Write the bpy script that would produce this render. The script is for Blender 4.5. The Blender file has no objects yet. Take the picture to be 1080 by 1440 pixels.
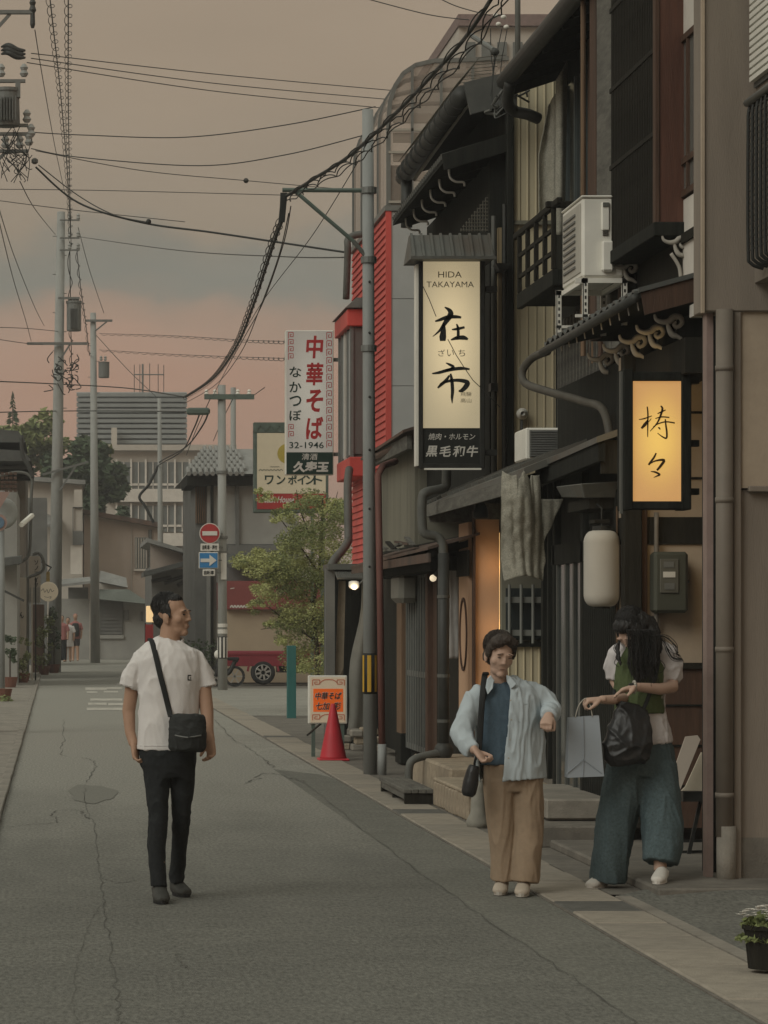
import bpy, math, random
from mathutils import Vector, Matrix, noise as mnoise
random.seed(7)
R = math.radians
F = 4200.0            # focal length in photo pixels (1080 x 1440)
CZ = 1.54             # eye height
VX, VY = 80.0, 870.0  # vanishing point of the street in the photo
scene = bpy.context.scene
COL = scene.collection

# ---------------------------------------------------------------- camera
cam_d = bpy.data.cameras.new('camera')
cam = bpy.data.objects.new('camera', cam_d); COL.objects.link(cam)
cam.location = (0, 0, CZ); cam.rotation_euler = (R(90), 0, 0)
cam_d.sensor_fit = 'VERTICAL'; cam_d.sensor_height = 36.0; cam_d.sensor_width = 27.0
cam_d.lens = F/1440*36.0
cam_d.shift_x = (540-VX)/1440.0; cam_d.shift_y = (VY-720)/1440.0
cam_d.clip_start = 0.2; cam_d.clip_end = 3000
scene.camera = cam

# ---------------------------------------------------------------- sky, sun, exposure
SUN_EL, SUN_AZ = 34.0, -48.0      # soft dusk light from behind the viewer, high on the left
world = bpy.data.worlds.new('World'); scene.world = world; world.use_nodes = True
nt = world.node_tree; nt.nodes.clear(); nd = nt.nodes; lk = nt.links
out = nd.new('ShaderNodeOutputWorld'); bg = nd.new('ShaderNodeBackground')
sky = nd.new('ShaderNodeTexSky'); sky.sky_type = 'NISHITA'; sky.sun_disc = False
sky.sun_elevation = R(3); sky.sun_rotation = R(160); sky.dust_density = 3.0
nis = nd.new('ShaderNodeMix'); nis.data_type = 'RGBA'; nis.blend_type = 'MULTIPLY'
nis.inputs[0].default_value = 1.0; nis.inputs[7].default_value = (0.10, 0.10, 0.10, 1)
lk.new(sky.outputs[0], nis.inputs[6])
tc = nd.new('ShaderNodeTexCoord')
sep = nd.new('ShaderNodeSeparateXYZ'); lk.new(tc.outputs['Generated'], sep.inputs[0])
# cloud streaks: noise stretched along the horizon disturbs the height used for the colour bands
mp = nd.new('ShaderNodeMapping'); mp.inputs['Scale'].default_value = (8.5, 8.5, 15.0)
lk.new(tc.outputs['Generated'], mp.inputs[0])
n1 = nd.new('ShaderNodeTexNoise'); n1.inputs['Scale'].default_value = 2.1; n1.inputs['Detail'].default_value = 5; n1.inputs['Roughness'].default_value = .5
lk.new(mp.outputs[0], n1.inputs['Vector'])
m1 = nd.new('ShaderNodeMath'); m1.operation = 'MULTIPLY_ADD'; m1.inputs[1].default_value = .050; m1.inputs[2].default_value = -.025
lk.new(n1.outputs['Fac'], m1.inputs[0])
m2 = nd.new('ShaderNodeMath'); m2.operation = 'ADD'; lk.new(sep.outputs['Z'], m2.inputs[0]); lk.new(m1.outputs[0], m2.inputs[1])
cr = nd.new('ShaderNodeValToRGB'); cr.color_ramp.interpolation = 'EASE'
els = cr.color_ramp.elements
stops = [(0.0, (.27, .175, .135)), (0.070, (.340, .205, .150)), (0.090, (.330, .212, .158)), (0.102, (.290, .203, .155)), (.112, (.185, .178, .153)),
         (0.122, (.195, .182, .154)), (.139, (.262, .209, .157)), (.19, (.285, .219, .158)), (.25, (.285, .23, .17)), (.6, (.44, .435, .37)), (1.0, (.55, .56, .495))]
els[0].position, els[0].color = stops[0][0], (*stops[0][1], 1)
els[1].position, els[1].color = stops[-1][0], (*stops[-1][1], 1)
for p, c in stops[1:-1]:
    e = els.new(p); e.color = (*c, 1)
lk.new(m2.outputs[0], cr.inputs[0])
n2 = nd.new('ShaderNodeTexNoise'); n2.inputs['Scale'].default_value = 4.0; n2.inputs['Detail'].default_value = 6
mp2 = nd.new('ShaderNodeMapping'); mp2.inputs['Scale'].default_value = (2.0, 2.0, 7.0); lk.new(tc.outputs['Generated'], mp2.inputs[0]); lk.new(mp2.outputs[0], n2.inputs['Vector'])
mr = nd.new('ShaderNodeMapRange'); mr.inputs[1].default_value = .3; mr.inputs[2].default_value = .7; mr.inputs[3].default_value = .95; mr.inputs[4].default_value = 1.05
lk.new(n2.outputs['Fac'], mr.inputs[0])
mu = nd.new('ShaderNodeMix'); mu.data_type = 'RGBA'; mu.blend_type = 'MULTIPLY'; mu.inputs[0].default_value = 1
lk.new(cr.outputs[0], mu.inputs[6]); lk.new(mr.outputs[0], mu.inputs[7])
mx = nd.new('ShaderNodeMix'); mx.data_type = 'RGBA'; mx.inputs[0].default_value = .90    # cloud cover over the clear sky
lk.new(nis.outputs[2], mx.inputs[6]); lk.new(mu.outputs[2], mx.inputs[7])
lk.new(mx.outputs[2], bg.inputs[0]); bg.inputs[1].default_value = 1.0
lk.new(bg.outputs[0], out.inputs[0])

sun_d = bpy.data.lights.new('sun', 'SUN'); sun_d.energy = 0.95; sun_d.angle = R(36); sun_d.color = (1.0, 1.0, .925)
sun = bpy.data.objects.new('sun', sun_d); COL.objects.link(sun)
sun.rotation_euler = (R(90-SUN_EL), 0, R(SUN_AZ)); sun.location = (-5, -10, 20)

vs = scene.view_settings
vs.view_transform = 'Standard'; vs.look = 'None'; vs.exposure = 0.30; vs.gamma = 1.0; vs.use_curve_mapping = False
scene.render.film_transparent = False
scene.cycles.use_denoising = True
scene.cycles.max_bounces = 6; scene.cycles.diffuse_bounces = 3; scene.cycles.glossy_bounces = 3; scene.cycles.transmission_bounces = 4

# ---------------------------------------------------------------- helpers
def px(x, y, Y):
    """a point seen at photo pixel (x, y), standing Y metres away"""
    return Vector(((x-VX)*Y/F, Y, CZ+(VY-y)*Y/F))
def gx(x, Y): return (x-VX)*Y/F
def gz(y, Y): return CZ+(VY-y)*Y/F

MATS = {}
def mat(name, col, rough=.85, var=.18, scale=6.0, bump=.0, bscale=80.0, metal=0.0, col2=None, c2amt=.5, c2scale=1.3,
        stretch=(1, 1, 1), emis=None, estr=0.0, spec=.3, trans=0.0, alpha=1.0, bdist=.01):
    if name in MATS: return MATS[name]
    m = bpy.data.materials.new(name); m.use_nodes = True
    t = m.node_tree; n = t.nodes; l = t.links; n.clear()
    o = n.new('ShaderNodeOutputMaterial'); b = n.new('ShaderNodeBsdfPrincipled'); l.new(b.outputs[0], o.inputs[0])
    tc = n.new('ShaderNodeTexCoord'); mp = n.new('ShaderNodeMapping'); mp.inputs['Scale'].default_value = stretch
    l.new(tc.outputs['Object'], mp.inputs[0])
    nz = n.new('ShaderNodeTexNoise'); nz.inputs['Scale'].default_value = scale; nz.inputs['Detail'].default_value = 7; nz.inputs['Roughness'].default_value = .65
    l.new(mp.outputs[0], nz.inputs['Vector'])
    ra = n.new('ShaderNodeMapRange'); ra.inputs[1].default_value = .28; ra.inputs[2].default_value = .72
    ra.inputs[3].default_value = 1-var; ra.inputs[4].default_value = 1+var; l.new(nz.outputs['Fac'], ra.inputs[0])
    mu = n.new('ShaderNodeMix'); mu.data_type = 'RGBA'; mu.blend_type = 'MULTIPLY'; mu.inputs[0].default_value = 1
    mu.inputs[6].default_value = (*col, 1); l.new(ra.outputs[0], mu.inputs[7])
    last = mu.outputs[2]
    if col2:
        n2 = n.new('ShaderNodeTexNoise'); n2.inputs['Scale'].default_value = c2scale; n2.inputs['Detail'].default_value = 8; n2.inputs['Roughness'].default_value = .6
        l.new(mp.outputs[0], n2.inputs['Vector'])
        r2 = n.new('ShaderNodeMapRange'); r2.inputs[1].default_value = .45; r2.inputs[2].default_value = .68; r2.inputs[4].default_value = c2amt
        l.new(n2.outputs['Fac'], r2.inputs[0])
        m3 = n.new('ShaderNodeMix'); m3.data_type = 'RGBA'; l.new(r2.outputs[0], m3.inputs[0]); l.new(last, m3.inputs[6]); m3.inputs[7].default_value = (*col2, 1)
        last = m3.outputs[2]
    l.new(last, b.inputs['Base Color'])
    b.inputs['Roughness'].default_value = rough; b.inputs['Metallic'].default_value = metal
    b.inputs['Specular IOR Level'].default_value = spec
    if trans: b.inputs['Transmission Weight'].default_value = trans
    if alpha < 1: b.inputs['Alpha'].default_value = alpha
    if emis:
        b.inputs['Emission Color'].default_value = (*emis, 1); b.inputs['Emission Strength'].default_value = estr
    if bump:
        nb = n.new('ShaderNodeTexNoise'); nb.inputs['Scale'].default_value = bscale; nb.inputs['Detail'].default_value = 4
        l.new(mp.outputs[0], nb.inputs['Vector'])
        bp = n.new('ShaderNodeBump'); bp.inputs['Strength'].default_value = bump; bp.inputs['Distance'].default_value = bdist
        l.new(nb.outputs['Fac'], bp.inputs['Height']); l.new(bp.outputs[0], b.inputs['Normal'])
    MATS[name] = m
    return m

class MB:
    """collects shapes; build() links them as ONE mesh object"""
    def __init__(s): s.v = []; s.f = []
    def add(s, vs, fs):
        k = len(s.v); s.v += [tuple(p) for p in vs]; s.f += [tuple(i+k for i in q) for q in fs]; return s
    def box(s, x0, x1, y0, y1, z0, z1):
        x0, x1 = min(x0, x1), max(x0, x1); y0, y1 = min(y0, y1), max(y0, y1); z0, z1 = min(z0, z1), max(z0, z1)
        return s.add([(x0,y0,z0),(x1,y0,z0),(x1,y1,z0),(x0,y1,z0),(x0,y0,z1),(x1,y0,z1),(x1,y1,z1),(x0,y1,z1)],
                     [(3,2,1,0),(4,5,6,7),(0,1,5,4),(1,2,6,5),(2,3,7,6),(3,0,4,7)])
    def hexa(s, bot, top):
        """bot, top: four corners each, counter-clockwise seen from above"""
        return s.add(list(bot)+list(top), [(3,2,1,0),(4,5,6,7),(0,1,5,4),(1,2,6,5),(2,3,7,6),(3,0,4,7)])
    def bar(s, a, b, w, h, up=(0,0,1)):
        a = Vector(a); b = Vector(b); t = (b-a).normalized(); u = Vector(up)
        if abs(t.dot(u)) > .98: u = Vector((0,1,0))
        sd = t.cross(u).normalized(); u = sd.cross(t).normalized()
        o = [(-w/2,-h/2),(w/2,-h/2),(w/2,h/2),(-w/2,h/2)]
        vs = [a+sd*i+u*j for i,j in o]+[b+sd*i+u*j for i,j in o]
        return s.add(vs, [(0,1,2,3),(7,6,5,4),(1,0,4,5),(2,1,5,6),(3,2,6,7),(0,3,7,4)])
    def tube(s, pts, r, n=8, caps=True, r2=None):
        pts = [Vector(p) for p in pts]; m = len(pts); k = len(s.v); ref = None
        for i, p in enumerate(pts):
            t = (pts[min(i+1, m-1)]-pts[max(i-1, 0)])
            t = t.normalized() if t.length > 1e-9 else Vector((0,0,1))
            if ref is None:
                ref = Vector((1,0,0)) if abs(t.x) < .8 else Vector((0,0,1))
            u = (ref-t*ref.dot(t)).normalized(); ref = u; w = t.cross(u)
            rr = r if r2 is None else r+(r2-r)*i/(m-1)
            if isinstance(r, (list, tuple)): rr = r[i]
            for j in range(n):
                a = 2*math.pi*j/n; s.v.append(tuple(p+u*(rr*math.cos(a))+w*(rr*math.sin(a))))
        for i in range(m-1):
            for j in range(n):
                j2 = (j+1) % n; s.f.append((k+i*n+j, k+i*n+j2, k+(i+1)*n+j2, k+(i+1)*n+j))
        if caps:
            s.f.append(tuple(k+j for j in reversed(range(n)))); s.f.append(tuple(k+(m-1)*n+j for j in range(n)))
        return s
    def prism(s, poly, a0, a1, axis='y'):
        """poly: 2-D outline extruded along axis; y: (x,z)  x: (y,z)  z: (x,y)"""
        n = len(poly)
        def mk(p, a): return {'y': (p[0], a, p[1]), 'x': (a, p[0], p[1]), 'z': (p[0], p[1], a)}[axis]
        vs = [mk(p, a0) for p in poly]+[mk(p, a1) for p in poly]
        fs = [tuple(range(n)), tuple(reversed(range(n, 2*n)))]+[(i, n+i, n+(i+1) % n, (i+1) % n) for i in range(n)]
        return s.add(vs, fs)
    def lathe(s, c, prof, n=20, axis='z'):
        """prof: list of (r, h)"""
        k = len(s.v); m = len(prof); c = Vector(c)
        for r, h in prof:
            for j in range(n):
                a = 2*math.pi*j/n; x, y = r*math.cos(a), r*math.sin(a)
                s.v.append(tuple(c+(Vector((x,y,h)) if axis == 'z' else Vector((x,h,y)) if axis == 'y' else Vector((h,x,y)))))
        for i in range(m-1):
            for j in range(n):
                j2 = (j+1) % n; q = (k+i*n+j, k+i*n+j2, k+(i+1)*n+j2, k+(i+1)*n+j)
                s.f.append(q if axis != 'y' else q[::-1])
        s.f.append(tuple(k+j for j in reversed(range(n)))); s.f.append(tuple(k+(m-1)*n+j for j in range(n)))
        return s
    def ell(s, c, rx, ry, rz, nu=14, nv=10):
        c = Vector(c); k = len(s.v)
        s.v.append((c.x, c.y, c.z-rz))
        for i in range(1, nv):
            ph = -math.pi/2+math.pi*i/nv
            for j in range(nu):
                a = 2*math.pi*j/nu
                s.v.append((c.x+rx*math.cos(ph)*math.cos(a), c.y+ry*math.cos(ph)*math.sin(a), c.z+rz*math.sin(ph)))
        s.v.append((c.x, c.y, c.z+rz)); top = len(s.v)-1
        for j in range(nu):
            j2 = (j+1) % nu; s.f.append((k, k+1+j2, k+1+j)); s.f.append((top, k+1+(nv-2)*nu+j, k+1+(nv-2)*nu+j2))
        for i in range(nv-2):
            for j in range(nu):
                j2 = (j+1) % nu; a = k+1+i*nu; s.f.append((a+j, a+j2, a+nu+j2, a+nu+j))
        return s
    def quad(s, a, b, c, d): return s.add([a, b, c, d], [(0,1,2,3)])
    def mesh(s, name='m'):
        me = bpy.data.meshes.new(name); me.from_pydata(s.v, [], s.f); me.validate(); me.update(); return me
    def build(s, name, m, parent=None, smooth=False, bev=0.0, label=None):
        o = bpy.data.objects.new(name, s.mesh(name)); COL.objects.link(o)
        if isinstance(m, str): m = MATS[m]
        o.data.materials.append(m)
        if smooth: o.data.polygons.foreach_set('use_smooth', [True]*len(o.data.polygons))
        if bev:
            b = o.modifiers.new('bevel', 'BEVEL'); b.width = bev; b.segments = 1; b.limit_method = 'ANGLE'; b.angle_limit = R(40)
        if parent is not None: attach(o, parent)
        if label: o['label'] = label
        return o
def attach(o, parent):
    o.parent = parent
    if parent.type == 'EMPTY': o.matrix_parent_inverse = Matrix.Translation(-parent.location)
def tag(o, label=None, cat=None, group=None, kind=None):
    if label: o['label'] = label
    if cat: o['category'] = cat
    if group: o['group'] = group
    if kind: o['kind'] = kind
    return o
def thing(name, loc, label, cat, group=None):
    o = bpy.data.objects.new(name, None); COL.objects.link(o); o.location = Vector(loc); o.empty_display_size = .2
    return tag(o, label, cat, group)
def copy_tree(o, parent=None):
    c = o.copy(); COL.objects.link(c)
    if parent is not None: c.parent = parent
    for ch in [x for x in o.children]: copy_tree(ch, c)
    return c
def share(o, parent, name=None, loc=(0,0,0), rot=None, scl=None):
    """another object with the same mesh"""
    c = bpy.data.objects.new(name or o.name.split('.')[0], o.data); COL.objects.link(c)
    for md in o.modifiers:
        if md.type == 'BEVEL':
            b = c.modifiers.new('bevel', 'BEVEL'); b.width = md.width; b.segments = 1; b.limit_method = 'ANGLE'; b.angle_limit = md.angle_limit
    c.location = loc
    if rot: c.rotation_euler = rot
    if scl: c.scale = scl
    if parent is not None:
        c.parent = parent
        if parent.type == 'EMPTY': c.matrix_parent_inverse = Matrix.Translation(-parent.location)
    return c

TXT = {}
def text_geo(body, bold=0.0, lead=1.0):
    key = (body, bold, lead)
    if key in TXT: return TXT[key]
    cu = bpy.data.curves.new('t', 'FONT'); cu.body = body; cu.offset = bold; cu.align_x = 'CENTER'; cu.resolution_u = 3; cu.space_line = lead
    o = bpy.data.objects.new('t', cu); COL.objects.link(o)
    dg = bpy.context.evaluated_depsgraph_get(); dg.update()
    me = bpy.data.meshes.new_from_object(o.evaluated_get(dg))
    vs = [(v.co.x, v.co.y) for v in me.vertices]; fs = [tuple(p.vertices) for p in me.polygons]
    bpy.data.objects.remove(o); bpy.data.curves.remove(cu); bpy.data.meshes.remove(me)
    x0 = min(v[0] for v in vs); x1 = max(v[0] for v in vs); y0 = min(v[1] for v in vs); y1 = max(v[1] for v in vs)
    TXT[key] = ([((x-(x0+x1)/2)/(x1-x0), (y-(y0+y1)/2)/(y1-y0)) for x, y in vs], fs, (x1-x0)/(y1-y0))
    return TXT[key]
def put_text(mb, body, cx, cz, w, h, Y, bold=0.0, lead=1.0, slant=0.0):
    """lettering on a plane that faces the viewer's end of the street, fitted to w x h metres"""
    v, f, asp = text_geo(body, bold, lead)
    if w is None: w = h*asp
    if h is None: h = w/asp
    mb.add([(cx+p[0]*w+slant*p[1]*h, Y, cz+p[1]*h) for p in v], f)
def stroke(mb, pts, ws, Y, n=4):
    """brush stroke ribbon in the x-z plane, widths ws per point (metres)"""
    P = []
    m = len(pts)
    for i in range(m-1):
        p0 = pts[max(i-1,0)]; p1 = pts[i]; p2 = pts[i+1]; p3 = pts[min(i+2,m-1)]
        for k in range(n):
            t = k/n
            def cr_(a,b,c,d): return .5*((2*b)+(-a+c)*t+(2*a-5*b+4*c-d)*t*t+(-a+3*b-3*c+d)*t**3)
            P.append((cr_(p0[0],p1[0],p2[0],p3[0]), cr_(p0[1],p1[1],p2[1],p3[1]), ws[i]+(ws[i+1]-ws[i])*t))
    P.append((*pts[-1], ws[-1]))
    k = len(mb.v)
    for i, (x, z, w) in enumerate(P):
        a = P[max(i-1,0)]; b = P[min(i+1,len(P)-1)]
        dx, dz = b[0]-a[0], b[1]-a[1]; L = math.hypot(dx, dz) or 1; nx, nz_ = -dz/L, dx/L
        mb.v.append((x+nx*w/2, Y, z+nz_*w/2)); mb.v.append((x-nx*w/2, Y, z-nz_*w/2))
    for i in range(len(P)-1):
        mb.f.append((k+2*i, k+2*i+1, k+2*i+3, k+2*i+2))

def catmull(pts, n=8):
    pts = [Vector(p) for p in pts]; o = []
    for i in range(len(pts)-1):
        a = pts[max(i-1,0)]; b = pts[i]; c = pts[i+1]; d = pts[min(i+2,len(pts)-1)]
        for k in range(n):
            t = k/n; o.append(.5*((2*b)+(c-a)*t+(2*a-5*b+4*c-d)*t*t+(3*b-a-3*c+d)*t**3))
    o.append(pts[-1]); return o

# ---------------------------------------------------------------- materials
#mat('asphalt', (.150,.142,.122), .93, .30, 60, .9, 170, col2=(.105,.100,.088), c2amt=.75, c2scale=.55, bdist=.02)
#mat('asphalt_dark', (.098,.094,.083), .93, .25, 50, .7, 170, col2=(.125,.119,.103), c2amt=.6, c2scale=.7, bdist=.015)
def speckle(name, col, col2, amt=.42, sc=48):
    m = mat(name, col, .95, .12, 3.0, .5, 120, col2=col2, c2amt=.7, c2scale=.6, bdist=.012); t = m.node_tree; n = t.nodes; l = t.links
    b = [x for x in n if x.type == 'BSDF_PRINCIPLED'][0]; src = b.inputs['Base Color'].links[0].from_socket
    tc = [x for x in n if x.type == 'TEX_COORD'][0]; mp = n.new('ShaderNodeMapping'); mp.inputs['Scale'].default_value = (1, .32, 1); l.new(tc.outputs['Object'], mp.inputs[0])
    nz = n.new('ShaderNodeTexNoise'); nz.inputs['Scale'].default_value = sc; nz.inputs['Detail'].default_value = 2.5; nz.inputs['Roughness'].default_value = .7; l.new(mp.outputs[0], nz.inputs['Vector'])
    r = n.new('ShaderNodeMapRange'); r.inputs[1].default_value = .33; r.inputs[2].default_value = .67; r.inputs[3].default_value = 1-amt; r.inputs[4].default_value = 1+amt; l.new(nz.outputs['Fac'], r.inputs[0])
    mu = n.new('ShaderNodeMix'); mu.data_type = 'RGBA'; mu.blend_type = 'MULTIPLY'; mu.inputs[0].default_value = 1; l.new(src, mu.inputs[6]); l.new(r.outputs[0], mu.inputs[7]); l.new(mu.outputs[2], b.inputs['Base Color'])
speckle('asphalt', (.148,.145,.126), (.120,.118,.104), .30)
def far_paler(m, col):
    """paler colour farther up the street, blended in along uneven patches"""
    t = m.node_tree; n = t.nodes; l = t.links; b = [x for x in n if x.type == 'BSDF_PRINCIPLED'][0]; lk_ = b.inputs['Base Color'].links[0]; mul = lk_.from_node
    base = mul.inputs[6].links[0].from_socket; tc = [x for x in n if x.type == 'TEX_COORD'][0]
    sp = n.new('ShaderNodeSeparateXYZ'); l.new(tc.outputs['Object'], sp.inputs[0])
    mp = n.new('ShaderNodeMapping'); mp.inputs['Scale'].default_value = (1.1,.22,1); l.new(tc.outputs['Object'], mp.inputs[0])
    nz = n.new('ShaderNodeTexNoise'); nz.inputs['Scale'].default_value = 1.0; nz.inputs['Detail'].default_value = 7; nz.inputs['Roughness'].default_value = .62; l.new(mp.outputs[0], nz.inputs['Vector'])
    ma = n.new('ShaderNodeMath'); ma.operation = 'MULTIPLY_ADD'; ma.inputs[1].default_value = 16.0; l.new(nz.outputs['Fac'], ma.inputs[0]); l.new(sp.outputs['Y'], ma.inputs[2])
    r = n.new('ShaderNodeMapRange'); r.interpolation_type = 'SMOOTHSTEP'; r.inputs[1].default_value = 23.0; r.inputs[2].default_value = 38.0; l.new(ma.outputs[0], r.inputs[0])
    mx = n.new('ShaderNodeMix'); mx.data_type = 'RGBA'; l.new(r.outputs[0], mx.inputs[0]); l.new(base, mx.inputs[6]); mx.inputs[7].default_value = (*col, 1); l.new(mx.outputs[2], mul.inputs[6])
far_paler(MATS['asphalt'], (.262,.252,.219)); speckle('asphalt_pale', (.275,.265,.230), (.225,.217,.188), .26); speckle('asphalt_dark', (.158,.155,.133), (.182,.177,.152), .24)
mat('crack', (.092,.090,.079), .95, .3, 30)
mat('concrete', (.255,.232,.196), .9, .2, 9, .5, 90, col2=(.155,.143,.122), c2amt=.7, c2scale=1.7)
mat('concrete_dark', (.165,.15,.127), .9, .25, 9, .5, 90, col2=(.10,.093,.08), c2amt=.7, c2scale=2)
mat('stone', (.34,.28,.205), .9, .25, 14, .8, 45, col2=(.2,.165,.125), c2amt=.7, c2scale=3)
mat('road_paint', (.50,.47,.41), .8, .25, 20, col2=(.2,.19,.165), c2amt=.8, c2scale=5)
mat('pole_concrete', (.31,.315,.295), .85, .12, 12, .2, 60, col2=(.215,.218,.203), c2amt=.5, c2scale=1.2, stretch=(1,1,.25))
mat('pole_steel', (.265,.275,.265), .6, .10, 9, .15, 40, metal=.0, col2=(.19,.195,.185), c2amt=.6, c2scale=3, stretch=(1,1,.3))
mat('rust_pipe', (.17,.072,.058), .7, .25, 8, .2, 40, col2=(.10,.05,.04), c2amt=.6, stretch=(1,1,.3))
mat('pipe_grey', (.115,.117,.105), .6, .15, 6, .1, 30, col2=(.07,.07,.062), c2amt=.6, c2scale=2)
mat('pipe_dark', (.045,.046,.042), .55, .25, 6, .1, 30)
mat('pipe_beige', (.185,.158,.128), .6, .1, 5, col2=(.14,.12,.10), c2amt=.5)
mat('wood_black', (.016,.017,.0145), .85, .4, 5, .4, 30, spec=.12, stretch=(6,6,.5), col2=(.034,.034,.028), c2amt=.6, c2scale=2)
mat('wood_dark', (.024,.022,.017), .85, .4, 5, .4, 30, spec=.12, stretch=(6,6,.5), col2=(.018,.017,.014), c2amt=.7, c2scale=2)
mat('wood_brown', (.082,.046,.030), .7, .3, 5, .3, 30, stretch=(6,6,.5), col2=(.045,.027,.019), c2amt=.7, c2scale=2)
mat('wood_red', (.105,.046,.030), .6, .25, 5, .25, 30, stretch=(5,5,.5), col2=(.06,.028,.02), c2amt=.6, c2scale=1.5)
mat('wood_tan', (.165,.105,.063), .75, .3, 5, .3, 30, stretch=(6,6,.5), col2=(.09,.058,.037), c2amt=.6, c2scale=2)
mat('wood_weathered', (.135,.13,.112), .85, .35, 6, .5, 30, stretch=(6,1,6), col2=(.06,.057,.05), c2amt=.7, c2scale=2)
mat('plaster_white', (.60,.56,.50), .9, .1, 5, .15, 60, col2=(.48,.445,.39), c2amt=.5, c2scale=1.5)
mat('plaster_beige', (.40,.325,.245), .9, .1, 5, .2, 60, col2=(.33,.265,.20), c2amt=.5, c2scale=1.1)
mat('plaster_taupe', (.236,.200,.164), .9, .10, 5, .35, 120, col2=(.172,.146,.118), c2amt=.6, c2scale=2.2, stretch=(1.6,1.6,.22))
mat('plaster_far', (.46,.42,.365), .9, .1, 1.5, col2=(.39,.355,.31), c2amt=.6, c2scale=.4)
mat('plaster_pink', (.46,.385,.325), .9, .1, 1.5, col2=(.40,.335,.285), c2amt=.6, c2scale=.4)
mat('wall_grey', (.30,.295,.27), .85, .12, 2, col2=(.22,.215,.198), c2amt=.6, c2scale=.6)
mat('wall_greydark', (.15,.15,.14), .85, .2, 2, col2=(.10,.10,.094), c2amt=.6, c2scale=.6)
mat('siding_yellow', (.52,.455,.31), .7, .10, 4, .1, 30, col2=(.40,.355,.245), c2amt=.7, c2scale=1.2, stretch=(1,1,.25))
mat('siding_olive', (.19,.182,.14), .8, .15, 4, .1, 30, col2=(.095,.092,.072), c2amt=.7, c2scale=1.2, stretch=(1,1,.25))
mat('siding_red', (.56,.085,.07), .6, .12, 6, .1, 30, col2=(.30,.06,.048), c2amt=.6, c2scale=1.5)
mat('panel_grey', (.36,.365,.355), .6, .06, 4, .05, 30, col2=(.30,.305,.295), c2amt=.5, c2scale=.8)
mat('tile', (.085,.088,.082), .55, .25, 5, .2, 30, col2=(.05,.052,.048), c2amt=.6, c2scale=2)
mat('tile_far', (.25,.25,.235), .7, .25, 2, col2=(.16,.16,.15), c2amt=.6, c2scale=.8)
mat('tin', (.12,.122,.11), .55, .2, 6, .2, 20, metal=.2, col2=(.085,.062,.045), c2amt=.7, c2scale=3)
mat('tin_rust', (.115,.072,.052), .75, .3, 6, .4, 20, col2=(.05,.045,.04), c2amt=.8, c2scale=3)
mat('metal_black', (.022,.023,.021), .5, .3, 8)
mat('metal_grey', (.17,.175,.165), .5, .12, 8, metal=.3)
mat('metal_green', (.10,.132,.112), .55, .15, 6, col2=(.06,.08,.068), c2amt=.5)
mat('metal_white', (.74,.72,.645), .5, .08, 6, col2=(.56,.54,.48), c2amt=.5, c2scale=2)
mat('teal_paint', (.04,.15,.14), .6, .12, 6, col2=(.03,.13,.12), c2amt=.5)
mat('cable', (.028,.030,.028), .6, .1, 6)
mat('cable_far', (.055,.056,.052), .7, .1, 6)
mat('glass_dark', (.035,.042,.042), .12, .2, 3, spec=.6)
mat('glass_grey', (.12,.125,.115), .2, .15, 2, spec=.6)
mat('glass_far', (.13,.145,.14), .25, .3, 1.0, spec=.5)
mat('net', (.15,.142,.115), .9, .3, 30, .8, 45, col2=(.085,.08,.066), c2amt=.6, c2scale=5)
mat('red_paint', (.36,.035,.035), .5, .12, 5, col2=(.26,.03,.03), c2amt=.5)
mat('truck_red', (.21,.028,.04), .4, .1, 5, col2=(.15,.024,.032), c2amt=.5)
mat('fascia_red', (.21,.055,.05), .6, .1, 3)
mat('wall_cream', (.40,.32,.225), .85, .06, 2, col2=(.35,.28,.2), c2amt=.5)
mat('blue_paint', (.03,.18,.40), .5, .08, 5)
mat('sign_white', (.58,.56,.51), .5, .05, 5)
mat('ink_black', (.016,.018,.016), .6, .1, 5)
mat('ink_green', (.012,.035,.026), .6, .1, 5)
mat('ink_red', (.42,.035,.035), .6, .08, 5)
mat('cone_red', (.50,.032,.045), .5, .08, 5, col2=(.36,.03,.04), c2amt=.4)
mat('rubber', (.018,.018,.018), .8, .2, 6)
mat('pot_clay', (.17,.075,.05), .8, .2, 5)
mat('leaf', (.18,.21,.085), .7, .4, 3.0, col2=(.26,.28,.11), c2amt=.8, c2scale=1.1)
mat('leaf_light', (.40,.41,.17), .7, .3, 3.0, col2=(.28,.31,.125), c2amt=.8, c2scale=1.6)
mat('leaf_dark', (.058,.085,.045), .75, .5, 2.0, col2=(.055,.085,.034), c2amt=.8, c2scale=.5)
mat('bark', (.07,.055,.04), .9, .3, 8, .5, 20)
# ================================================================ ground, road, pavement
def sheet(name, x0, x1, y0, y1, z, m, parent=None):
    o = MB().quad((x0,y0,z),(x1,y0,z),(x1,y1,z),(x0,y1,z)).build(name, m, parent)
    if parent is None: o['kind'] = 'structure'
    return o
sheet('ground', -900, 900, -60, 1600, -.030, 'concrete_dark')
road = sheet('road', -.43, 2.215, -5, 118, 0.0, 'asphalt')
side = MB().add([(2.95,47.5,-.004),(40,46.5,-.004),(40,66.5,-.004),(2.95,66,-.004)], [(0,1,2,3)]).build('side_street', 'asphalt_pale'); side['kind'] = 'structure'
MB().add([(2.215,-5,-.002),(2.685,-5,-.002),(2.685,28.6,-.002),(2.60,29.6,-.002),(2.215,30.6,-.002)], [(0,1,2,3,4)]).build('road_edge_strip', 'asphalt_dark')['kind'] = 'structure'
sheet('road_far_lane', 2.2, 3.0, 27.5, 118, -.005, 'asphalt_pale')
def gp(x, y, z=.003):
    Y = 6468.0/(y-VY); return Vector((gx(x, Y), Y, z))
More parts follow.
